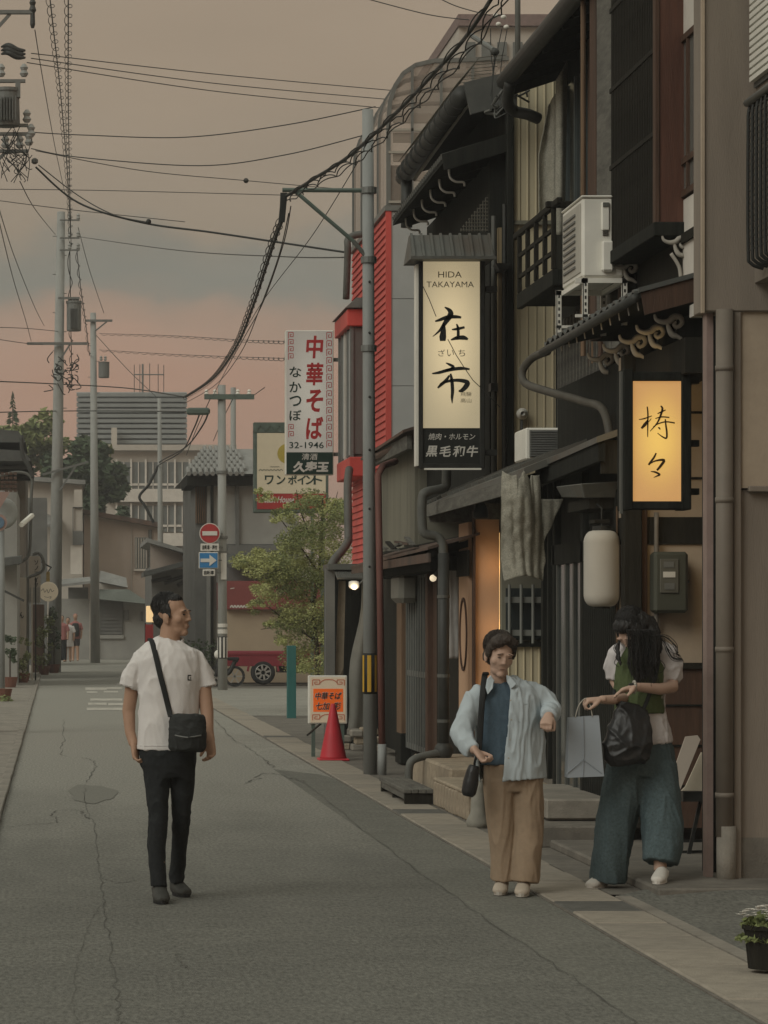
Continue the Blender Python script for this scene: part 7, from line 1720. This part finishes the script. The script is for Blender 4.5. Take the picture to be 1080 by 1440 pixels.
def shoe(root, toe, heel, m, sole, k=1.0, h=.075):
    toe = Vector(toe); heel = Vector(heel); d = (toe-heel).normalized(); side = d.cross(Vector((0,0,1))); up = Vector((0,0,1)); L = (toe-heel).length
    mb = MB(); pts = []; rad = []
    for t, z, a, b in ((0,.038,.028,.034),(.12,.045,.036,.044),(.35,.046,.040,.046),(.6,.036,.045,.036),(.82,.028,.045,.028),(.95,.024,.034,.023),(1,.022,.018,.016)):
        pts.append(heel+d*L*t+up*z*k); rad.append((a*k, b*k))
    loft(mb, pts, rad, 16, side); loft(mb, [heel+d*L*.2+up*.05, heel+d*L*.2+up*h], [.040*k,.042*k], 14)
    o = organic(mb, 'shoe', m, root, .006, 3)
    sl = MB(); n = 18; ring = []
    for j in range(n):
        a = 2*math.pi*j/n; w_ = .047*k*(.82+.18*math.cos(a)); ring.append(heel+d*(L/2+L*.53*math.cos(a))+side*w_*math.sin(a))
    sl.add([(p.x,p.y,.002+toe.z) for p in ring]+[(p.x,p.y,.022+toe.z) for p in ring], [tuple(reversed(range(n))), tuple(range(n,2*n))]+[(j,(j+1)%n,n+(j+1)%n,n+j) for j in range(n)])
    sl.build('sole', sole, o); return o
shoe(man, (gx(228,16.1),16.08,.0), (gx(223,16.35),16.36,.0), 'shoe_dark', 'rubber', 1.05)
shoe(man, (gx(262,16.5),16.48,.0), (gx(245,16.7),16.68,.0), 'shoe_dark', 'rubber', 1.0)
# his shoulder bag
mb_ = thing('shoulder_bag', q(264,1055,-.2), 'black canvas shoulder bag at the walking man\'s hip', 'bag')
bg_ = MB(); loft(bg_, [q(264,1004,-.19),q(264,1008,-.19),q(263.5,1030,-.20),q(263,1052,-.20),q(263,1057,-.20)], [(u(22),.045),(u(25.5),.055),(u(26.5),.065),(u(26),.062),(u(22),.05)], 24)
bo = organic(bg_, 'pouch', 'bag_black', mb_, .007, 3, .006, (16,16,16), 4)
tb_ = bvh(bo)
fl_ = MB(); loft(fl_, [on_surf(tb_,243,1020,Y1,.004), on_surf(tb_,264,1023,Y1,.006), on_surf(tb_,285,1019,Y1,.004)], [(.006,.07),(.006,.075),(.006,.07)], 10, (0,1,0)); 
ribbon([on_surf(tb_,246,1034,Y1,.003),on_surf(tb_,264,1037,Y1,.004),on_surf(tb_,283,1034,Y1,.003)], .008, .008, 'zip', 'metal_grey', bo)
ribbon([on_surf(tb_,240,1008,Y1,.01)]+[on_surf(tr1,x,y,Y1,.010) for x, y in ((238,1000),(232,975),(225,948),(219,922),(214,903))]+[q(211,898,.03), q(212,903,.10)], .030, .006, 'strap', 'strap_black', mb_)
fp = MB(); a = [on_surf(tb_, x, y, Y1, .004) for x, y in ((248,1040),(280,1040),(279,1052),(249,1052))]; fp.quad(*a); fp.build('front_pocket', 'strap_black', bo)

# ---- older woman in open shirt
Y2 = 16.7; s2 = F/Y2
def q(x, y, d=0.0): return px(x, y, Y2+d)
def u(v): return v/s2
wo = thing('person', (gx(722,Y2),Y2,0), 'woman with short dark hair, pale blue open shirt and tan trousers', 'person')
Mh = Matrix.Translation(q(702,921,-.03)) @ Matrix.Rotation(R(5),4,'Y') @ Matrix.Rotation(R(14),4,'Z') @ Matrix.Rotation(R(12),4,'X')
sk = MB(); head_parts(sk, Mh, 1.0, True)
loft(sk, [q(704,985,.03),q(703,965,.02),q(702,950,.0),q(701,935,-.01)], [.058,.052,.050,.048])
loft(sk, [q(716,1070,.02),q(714,1010,.02),q(706,972,.02),q(704,962,.02)], [(.13,.09),(.13,.09),(.12,.08),(.06,.05)])
loft(sk, [q(672,978,.02),q(655,1010,.0),q(650,1030,-.06),q(660,1048,-.14),q(668,1056,-.18)], [.042,.038,.034,.028,.024])
hand(sk, q(668,1054,-.18), (.55,-.3,-.75), (.5,-.3,.6), 1, .85, .92)
loft(sk, [q(752,978,.02),q(770,990,.02),q(778,1000,-.02),q(775,1006,-.12),q(771,1008,-.20)], [.042,.038,.034,.028,.024])
hand(sk, q(771,1007,-.20), (-.25,-.75,-.45), (.0,.2,-1), -1, .95, .92)
for x in (708,739): loft(sk, [q(x,1090,.02),q(x,1160,.02),q(x,1240,.02)], [.04,.032,.028])
organic(sk, 'body', 'skin_woman', wo, .0052, 3)
face_bits(wo, Mh, 1.0, 'hair_brown', eye_open=False, my=-.0825)
hr = MB()
HE(hr, Mh, (0,.032,.048), (.083,.089,.082)); HE(hr, Mh, (0,.05,-.015), (.074,.058,.060)); HE(hr, Mh, (-.038,-.044,.082), (.044,.046,.032)); HE(hr, Mh, (.040,-.040,.084), (.042,.046,.030))
HE(hr, Mh, (0,-.03,.098), (.06,.06,.03))
for s_ in (-1,1): HE(hr, Mh, (s_*.073,-.012,.022), (.015,.032,.044)); HE(hr, Mh, (s_*.073,.022,-.018), (.011,.026,.028)); HE(hr, Mh, (s_*.062,-.048,.058), (.016,.020,.024))
wh_ = organic(hr, 'hair', 'hair_brown', wo, .006, 3, .006, (50,50,14), 5); strands(wh_, Mh, 1.0, 520, 'hair_brown', 32, (.084,.092,.084), (0,.030,.048), (.8,2.1), 1.05)
te = MB(); loft(te, [q(714,1074,.01),q(713,1050,.01),q(712,1010,.01),q(709,985,.015),q(706,970,.02),q(704,962,.03)], [(u(41),.118),(u(40),.116),(u(38),.115),(u(37),.105),(u(30),.085),(u(20),.06)], 26)
tee = organic(te, 't_shirt', 'tee_blue', wo, .0075, 3, .006, (12,12,7), 3)
ov = MB()
loft(ov, [q(719,1096,.02),q(718,1075,.02),q(717,1045,.02),q(715,1010,.02),q(712,988,.02),q(709,973,.025),q(706,963,.03),q(704,955,.035)],
     [(u(50),.150),(u(49.5),.15),(u(48.5),.148),(u(46),.146),(u(46),.136),(u(42),.115),(u(29),.09),(u(19),.072)], 28)
loft(ov, [q(680,972,.02),q(668,985,.02),q(656,1010,.0),q(649,1032,-.05),q(656,1047,-.11),q(665,1056,-.16)], [u(13),u(16.5),u(15.5),u(14.5),u(13),u(10.5)])
loft(ov, [q(738,970,.02),q(754,977,.03),q(769,988,.02),q(776,998,-.02),q(774,1004,-.10),q(771,1007,-.16)], [u(13),u(15.5),u(14.5),u(13.5),u(12),u(10)])
def cutw(c, n, edge=False):
    if not edge and n.z < -.7 and c.z < gz(1088,Y2): return True
    if c.y > Y2+.02: return False
    X = VX+c.x*F/c.y; Yp = VY-(c.z-CZ)*F/c.y
    if Yp > 1100 or Yp < 940: return False
    def li(t, a): 
        for (y0, x0), (y1, x1) in zip(a, a[1:]):
            if y0 <= t <= y1: return x0+(x1-x0)*(t-y0)/(y1-y0)
        return a[-1][1]
    L_ = li(Yp, [(940,694),(955,690),(975,683),(1000,677),(1040,673),(1075,671),(1101,676)]); R_ = li(Yp, [(940,712),(958,713),(970,718),(1000,716),(1030,714),(1060,710),(1101,707)])
    if edge: return L_, R_
    return L_ < X < R_ and c.y < Y2-.03
def snapw(c):
    e = cutw(c, None, True)
    if not e or c.y > Y2-.02: return c
    X = VX+c.x*F/c.y; b = e[0] if abs(X-e[0]) < abs(X-e[1]) else e[1]
    return Vector(((b-VX)*c.y/F, c.y, c.z)) if abs(X-b) < 4 else c
shirt = organic(ov, 'overshirt', 'shirt_blue', wo, .0062, 6, .0105, (13,11,3.4), 7, cut=cutw, solid=.004, snap=snapw)
tr2 = bvh(shirt)
for pts in ([(690,949),(695,956),(693,968),(686,977),(683,967),(685,955)], [(712,949),(718,951),(727,962),(719,969),(713,959)]):
    mb = MB(); P = [q(x,y,-.105 if i in (2,3) else -.075) for i, (x, y) in enumerate(pts)]; n = len(P); off = Vector((0,.012,0))
    mb.add(P+[p+off for p in P], [tuple(range(n)), tuple(reversed(range(n,2*n)))]+[(i,n+i,n+(i+1)%n,(i+1)%n) for i in range(n)]); mb.build('collar', 'shirt_blue', shirt, bev=.004)
for (x, y) in ((712,985),(713,1012),(711,1040),(709,1066)): MB().ell(on_surf(tr2,x+6,y,Y2,.004), .005,.003,.005,8,6).build('button', 'sole_pale', shirt)
pk = MB()
for a, b in (((722,990),(742,990)),((742,990),(742,1012)),((722,990),(722,1012)),((722,1012),(732,1016)),((732,1016),(742,1012))): pk.tube([on_surf(tr2,*a,Y2,.002), on_surf(tr2,(a[0]+b[0])/2,(a[1]+b[1])/2,Y2,.002), on_surf(tr2,*b,Y2,.002)], .0022, 4)
pk.build('pocket_seam', mat('seam_grey', (.33,.375,.39), .95, .05), shirt)
tro = MB()
loft(tro, [q(720,1062,.02),q(721,1078,.02),q(722,1098,.02),q(722,1112,.02)], [(u(41),.125),(u(43),.13),(u(43),.13),(u(36),.11)], 26)
loft(tro, [q(702,1096,.02),q(703,1130,.02),q(706,1165,.03),q(708,1200,.04),q(708,1238,.05)], [(u(22),.115),(u(21),.105),(u(19.5),.098),(u(18.5),.09),(u(17.5),.085)])
loft(tro, [q(740,1096,.02),q(742,1130,.01),q(742,1165,.0),q(741,1200,-.02),q(738.5,1241,-.03)], [(u(23.5),.118),(u(22.5),.108),(u(21.5),.10),(u(21),.095),(u(19.5),.09)])
organic(tro, 'trousers', 'chino', wo, .0072, 5, .009, (13,12,2.6), 9)
shoe(wo, (gx(702,16.6),16.60,.0), (gx(707,16.85),16.84,.0), 'shoe_beige', 'sole_pale', .95, .06); shoe(wo, (gx(733,16.5),16.50,.0), (gx(737,16.75),16.74,.0), 'shoe_beige', 'sole_pale', .95, .06)
wb = thing('small_handbag', q(661,1118,-.2), 'small black pouch bag hanging from the tan trousered woman\'s hand', 'bag')
bg_ = MB(); loft(bg_, [q(667,1076,-.17),q(665,1084,-.17),q(662,1100,-.17),q(659,1115,-.17),q(658,1120,-.17)], [(u(7),.03),(u(9),.04),(u(11),.045),(u(10.5),.042),(u(7),.03)], 18)
organic(bg_, 'pouch', 'leather_black', wb, .006, 2)
ribbon([q(671,1062,-.19),q(668,1070,-.18),q(667,1078,-.17)], .014, .006, 'handle', 'strap_black', wb)
sb2 = thing('shoulder_strap', q(680,950,-.1), 'wide black shoulder strap down the front of the pale blue shirt', 'strap')
ribbon([q(684,949,.06), q(683,946,.0), on_surf(tr2,681,955,Y2,.012), q(678,985,-.125), q(676,1015,-.135), q(674,1045,-.14), q(672,1066,-.16)], .034, .008, 'band', 'strap_black', sb2)

# ---- young woman looking into her paper bag
Y3 = 17.0; s3 = F/Y3
def q(x, y, d=0.0): return px(x, y, Y3+d)
def u(v): return v/s3
wy = thing('person', (gx(895,Y3),Y3,0), 'woman with long dark hair, green vest and wide jeans looking down', 'person')
Mh = Matrix.Translation(q(888,887,-.06)) @ Matrix.Rotation(R(-46),4,'Z') @ Matrix.Rotation(R(46),4,'X')
sk = MB(); head_parts(sk, Mh, .98, True)
loft(sk, [q(903,930,.02),q(901,915,.0),q(895,900,-.02),q(889,890,-.03)], [.055,.052,.050,.050])
loft(sk, [q(902,1045,.02),q(900,990,.02),q(902,940,.02),q(902,918,.02)], [(.12,.085),(.11,.085),(.13,.08),(.06,.05)])
loft(sk, [q(936,925,.02),q(944,948,.02),q(945,966,-.04),q(928,969,-.12),q(905,967,-.20),q(893,966,-.24)], [.042,.038,.038,.034,.028,.024])
hand(sk, q(895,966,-.23), (-.93,-.25,-.22), (-.1,-.3,-.95), -1, .22, .98)
loft(sk, [q(866,925,.04),q(866,958,.06),q(880,982,-.05),q(862,984,-.18),q(845,984,-.22)], [.040,.036,.034,.028,.024])
hand(sk, q(846,984,-.22), (-.95,-.15,-.05), (-.1,.1,-1), -1, .85, .95)
for pts in (((882,1080,0),(866,1160,0),(856,1235,.02)),((922,1080,0),(932,1150,-.05),(928,1225,-.12))): loft(sk, [q(*p) for p in pts], [.06,.05,.035])
organic(sk, 'body', 'skin_woman', wy, .0052, 3)
bl_ = MB()
loft(bl_, [q(908,1047,.02),q(906,1030,.02),q(901,1000,.02),q(900,970,.02),q(902,940,.02),q(902,920,.02),q(902,908,.025)], [(u(38),.135),(u(36),.128),(u(33),.11),(u(35),.115),(u(39),.115),(u(34),.09),(u(16),.055)], 26)
loft(bl_, [q(922,910,.02),q(934,920,.02),q(940,938,.02),q(942,952,.01),q(942,960,.0)], [u(12),u(19),u(20.5),u(18),u(14)])
loft(bl_, [q(880,912,.03),q(868,922,.04),q(863,938,.05),q(863,956,.05)], [u(12),u(15),u(14),u(11)])
blo = organic(bl_, 'blouse', 'blouse', wy, .007, 4, .011, (12,12,8), 11)
ve = MB(); loft(ve, [q(899,1003,.01),q(899,985,.01),q(899,960,.01),q(900,938,.01),q(901,924,.015)], [(u(34.5),.128),(u(34.5),.124),(u(36),.126),(u(36),.124),(u(30),.108)], 26)
loft(ve, [q(880,932,-.04),q(884,918,-.03),q(888,908,.02)], [u(9),u(7),u(6)]); loft(ve, [q(918,932,-.04),q(918,918,-.03),q(916,908,.02)], [u(10),u(8),u(7)])
organic(ve, 'vest', 'vest_green', wy, .0075, 4, .007, (12,12,9), 12)
jn = MB()
loft(jn, [q(903,1034,.02),q(903,1050,.02),q(902,1070,.02),q(902,1092,.02)], [(u(36),.115),(u(43),.125),(u(47),.135),(u(44),.125)], 26)
loft(jn, [q(882,1076,.02),q(874,1115,.02),q(866,1160,.03),q(858,1205,.05),q(855,1239,.06)], [(u(27),.125),(u(28),.125),(u(27.5),.12),(u(26),.115),(u(25),.11)])
loft(jn, [q(922,1076,.02),q(927,1115,.0),q(931,1155,-.05),q(931,1190,-.09),q(928,1213,-.11)], [(u(28),.125),(u(28.5),.125),(u(29),.12),(u(28),.118),(u(25),.11)])
organic(jn, 'jeans', 'denim_blue', wy, .0078, 5, .012, (11,10,2.4), 13)
shoe(wy, (gx(827,17.0),16.98,.0), (gx(852,17.1),17.1,.0), 'shoe_white', 'shoe_white', .95, .06); shoe(wy, (gx(924,16.62),16.62,.06), (gx(931,16.9),16.86,.06), 'shoe_white', 'shoe_white', .95, .06)
MB().box(gx(889,16.75)-.018,gx(889,16.75)+.016,16.735,16.775,gz(966,16.76)-.022,gz(966,16.76)+.022).build('wrist_watch', 'ink_black', wy, bev=.006)
wt = MB()
for i in range(16):
    a = 6.2832*i/16; b = 6.2832*(i+1)/16; c = q(892,966,-.235); wt.tube([c+Vector((0,.031*math.cos(a),.031*math.sin(a))), c+Vector((0,.031*math.cos(b),.031*math.sin(b)))], .009, 5)
wt.build('watch_strap', 'sole_pale', wy)
hr = MB()
HE(hr, Mh, (0,.026,.043), (.085,.094,.088)); HE(hr, Mh, (0,.055,-.02), (.080,.060,.085)); HE(hr, Mh, (0,-.035,.080), (.066,.050,.040)); HE(hr, Mh, (.066,-.030,.0), (.030,.05,.08)); HE(hr, Mh, (-.072,.0,.0), (.018,.040,.06))
HE(hr, Mh, (.045,.045,.0), (.070,.065,.10))
for pts, rr in ((((905,872),(914,892),(919,912),(918,932)),(.06,.062,.05,.025)),(((895,868),(908,895),(912,925),(907,950)),(.06,.06,.045,.018)),(((890,880),(900,910),(901,938),(896,962)),(.05,.045,.03,.010)),(((872,900),(868,912),(869,925),(874,936)),(.008,.014,.012,.006))):
    loft(hr, [q(x,y,-.05-.03*i) for i, (x, y) in enumerate(pts)], list(rr), 14)
ho = organic(hr, 'hair', 'hair_black', wy, .0065, 4, .008, (40,40,8), 15)
strands(ho, Mh, .98, 520, 'hair_black', 33, (.088,.098,.092), (0,.026,.043), (.8,2.2), 1.2)
st_ = MB(); rnd = random.Random(21)
def strand(P, d=-.10):
    st_.tube(catmull([q(x,y,d) for x, y in P],6), rnd.choice((.0010,.0014,.0019)), 4)
for k in range(16):
    o = rnd.uniform(-5,5); e = rnd.uniform(-8,10)
    strand([(914+o,894),(928+o,894+e*.3),(938+o,899+e),(946+o*2,910+e),(950+o,920+e),(957+e*.6,922+e)], -.06-.01*k)
for k in range(190):
    x0 = rnd.uniform(880,921); y1 = rnd.uniform(915,955) if x0 < 884 else rnd.uniform(925,966); w_ = rnd.uniform(1,5)
    strand([(x0,885),(x0+rnd.uniform(-2,6),905),(x0+w_,920),(x0-w_*.4+3,934),(x0+w_+2,y1)], -.10-.0006*k)
strand([(918,925),(928,928),(935,936),(932,944),(926,946),(920,940)], -.14); strand([(868,902),(863,912),(868,922),(864,932),(870,938)], -.14)
st_.build('hair_strands', 'hair_black', ho, smooth=True)['kind'] = 'stuff'
yb = thing('leather_bag', q(882,1075,-.2), 'soft black leather bag at the long haired woman\'s hip', 'bag')
bg_ = MB(); loft(bg_, [q(893,992,-.18),q(890,1002,-.19),q(886,1025,-.20),q(882,1050,-.21),q(881,1068,-.21),q(882,1076,-.21)], [(u(20),.03),(u(25),.045),(u(30),.06),(u(35),.075),(u(33),.07),(u(24),.045)], 26)
yo = organic(bg_, 'pouch', 'leather_black', yb, .007, 4, .012, (9,9,9), 14)
ribbon([q(905,997,-.20),q(912,980,-.17),q(922,950,-.14),q(926,925,-.08),q(922,908,.0)], .022, .008, 'strap', 'strap_black', yb); ribbon([q(872,1000,-.19),q(866,985,-.15),q(864,970,-.10)], .018, .008, 'strap', 'strap_black', yb)
pb_ = thing('paper_bag', q(822,1090,-.25), 'pale blue grey paper carrier bag held in the long haired woman\'s hand', 'bag')
d0 = -.24
A_ = [q(799,1009,d0),q(841,1006,d0),q(847,1091,d0),q(796,1093,d0)]; hx_ = .055
mb = MB(); fr_ = [p+Vector((0,-hx_*(.5 if i < 2 else 1),0)) for i, p in enumerate(A_)]; bk = [p+Vector((0,hx_*(.5 if i < 2 else 1),0)) for i, p in enumerate(A_)]
mb.add(fr_+bk, [(3,2,1,0),(4,5,6,7),(1,2,6,5),(2,3,7,6),(3,0,4,7)]); o = mb.build('bag_body', 'paper_bag', pb_); sd = o.modifiers.new('s','SOLIDIFY'); sd.thickness = .002
MB().tube([q(820,1008,d0-.033),q(821,1050,d0-.05),q(820,1092,d0-.057)], .0025, 4).build('crease', 'paper_bag', o); MB().tube([q(797,1088,d0-.057),q(820,1068,d0-.056),q(846,1087,d0-.057)], .0025, 4).build('crease', 'paper_bag', o)
for dd in (-.03,.03): MB().tube(catmull([q(809,1009,d0+dd),q(814,992,d0+dd*.6),q(824,982,d0),q(830,992,d0+dd*.6),q(833,1008,d0+dd)],5), .003, 6).build('handle', 'sole_pale', pb_, smooth=True)

# ---- distant strollers
def far_person(label, x, Y, h, top, bottom, hairc, legs, skirt=False, pack=False):
    t_ = thing('person', (gx(x,Y),Y,0), label, 'person', 'strollers at the far end of the street'); X = gx(x, Y)
    sk = MB(); loft(sk, [(X,Y,h*.80),(X,Y,h*.86),(X,Y,h*.90)], [.05,.05,.06]); sk.ell((X,Y-.01,h*.93), .075,.09,.11)
    for s_ in (-1,1):
        loft(sk, [(X+s_*.17,Y,h*.80),(X+s_*.22,Y-.03,h*.62),(X+s_*.20,Y-.1,h*.47)], [.05,.042,.035]); loft(sk, [(X+s_*.07,Y,h*.5),(X+s_*.08,Y,h*.25),(X+s_*.085,Y-.02,.03)], [.07,.055,.045]); sk.ell((X+s_*.085,Y-.06,.035), .045,.11,.035)
    organic(sk, 'body', 'skin_man', t_, .02, 1)
    cl = MB(); loft(cl, [(X,Y,h*(.34 if skirt else .47)),(X,Y,h*.62),(X,Y,h*.78),(X,Y,h*.84)], [(.22 if skirt else .18,.15),(.17,.12),(.21,.12),(.09,.07)])
    for s_ in (-1,1): loft(cl, [(X+s_*.15,Y,h*.80),(X+s_*.23,Y-.02,h*.66)], [.07,.065])
    organic(cl, 'top', top, t_, .02, 1)
    if not skirt:
        tr_ = MB(); loft(tr_, [(X,Y,h*.54),(X,Y,h*.46)], [(.17,.12),(.17,.12)])
        for s_ in (-1,1): loft(tr_, [(X+s_*.085,Y,h*.5),(X+s_*.085,Y,legs)], [.095,.075])
        organic(tr_, 'trousers', bottom, t_, .02, 1)
    hr = MB().ell((X,Y+.02,h*.95), .085,.095,.095); organic(hr, 'hair', hairc, t_, .02, 1)
    if pack: loft_ = MB(); loft(loft_, [(X,Y-.2,h*.52),(X,Y-.22,h*.66),(X,Y-.18,h*.80)], [(.13,.08),(.15,.1),(.11,.06)]); organic(loft_, 'backpack', 'bag_black', t_, .02, 1)
mat('top_pink', (.32,.13,.12), .9, .1); mat('top_dark', (.05,.045,.045), .9, .1); mat('cap_pink', (.34,.16,.13), .9, .1)
far_person('distant stroller in a long white dress', 95.5, 107, 1.58, 'cotton_white', 'cotton_white', 'hair_brown', .3, True)
far_person('distant stroller in pink top with black backpack', 106, 108.5, 1.72, 'top_pink', 'top_dark', 'cap_pink', .55, False, True)
far_person('distant stroller in dark clothes half behind the tall left pole', 87, 106.5, 1.66, 'top_pink', 'denim_black', 'hair_black', .05)
# ================================================================ dusk haze
hz = MB().box(-905,905,-65,1605,-1.1,19.0).build('haze', 'cable'); hz.data.materials.clear()
hm = bpy.data.materials.new('haze_air'); hm.use_nodes = True; hn = hm.node_tree; hn.nodes.clear()
ho_ = hn.nodes.new('ShaderNodeOutputMaterial'); hv = hn.nodes.new('ShaderNodeVolumePrincipled')
hv.inputs['Color'].default_value = (.93,.93,.93,1); hv.inputs['Density'].default_value = .0010; hv.inputs['Anisotropy'].default_value = .2
hn.links.new(hv.outputs[0], ho_.inputs['Volume']); hz.data.materials.append(hm)
hz['kind'] = 'stuff'; hz['label'] = 'thin dusk haze over the whole street'; hz['category'] = 'haze'
scene.cycles.volume_bounces = 0

for o in bpy.data.objects:          # small print that cannot be picked apart sign by sign
    if o.parent is not None and o.type == 'MESH' and o.name.split('.')[0] in ('white_lettering', 'lettering', 'small_lettering', 'border_print', 'dark_lettering', 'lettering_edge'): o['kind'] = 'stuff'
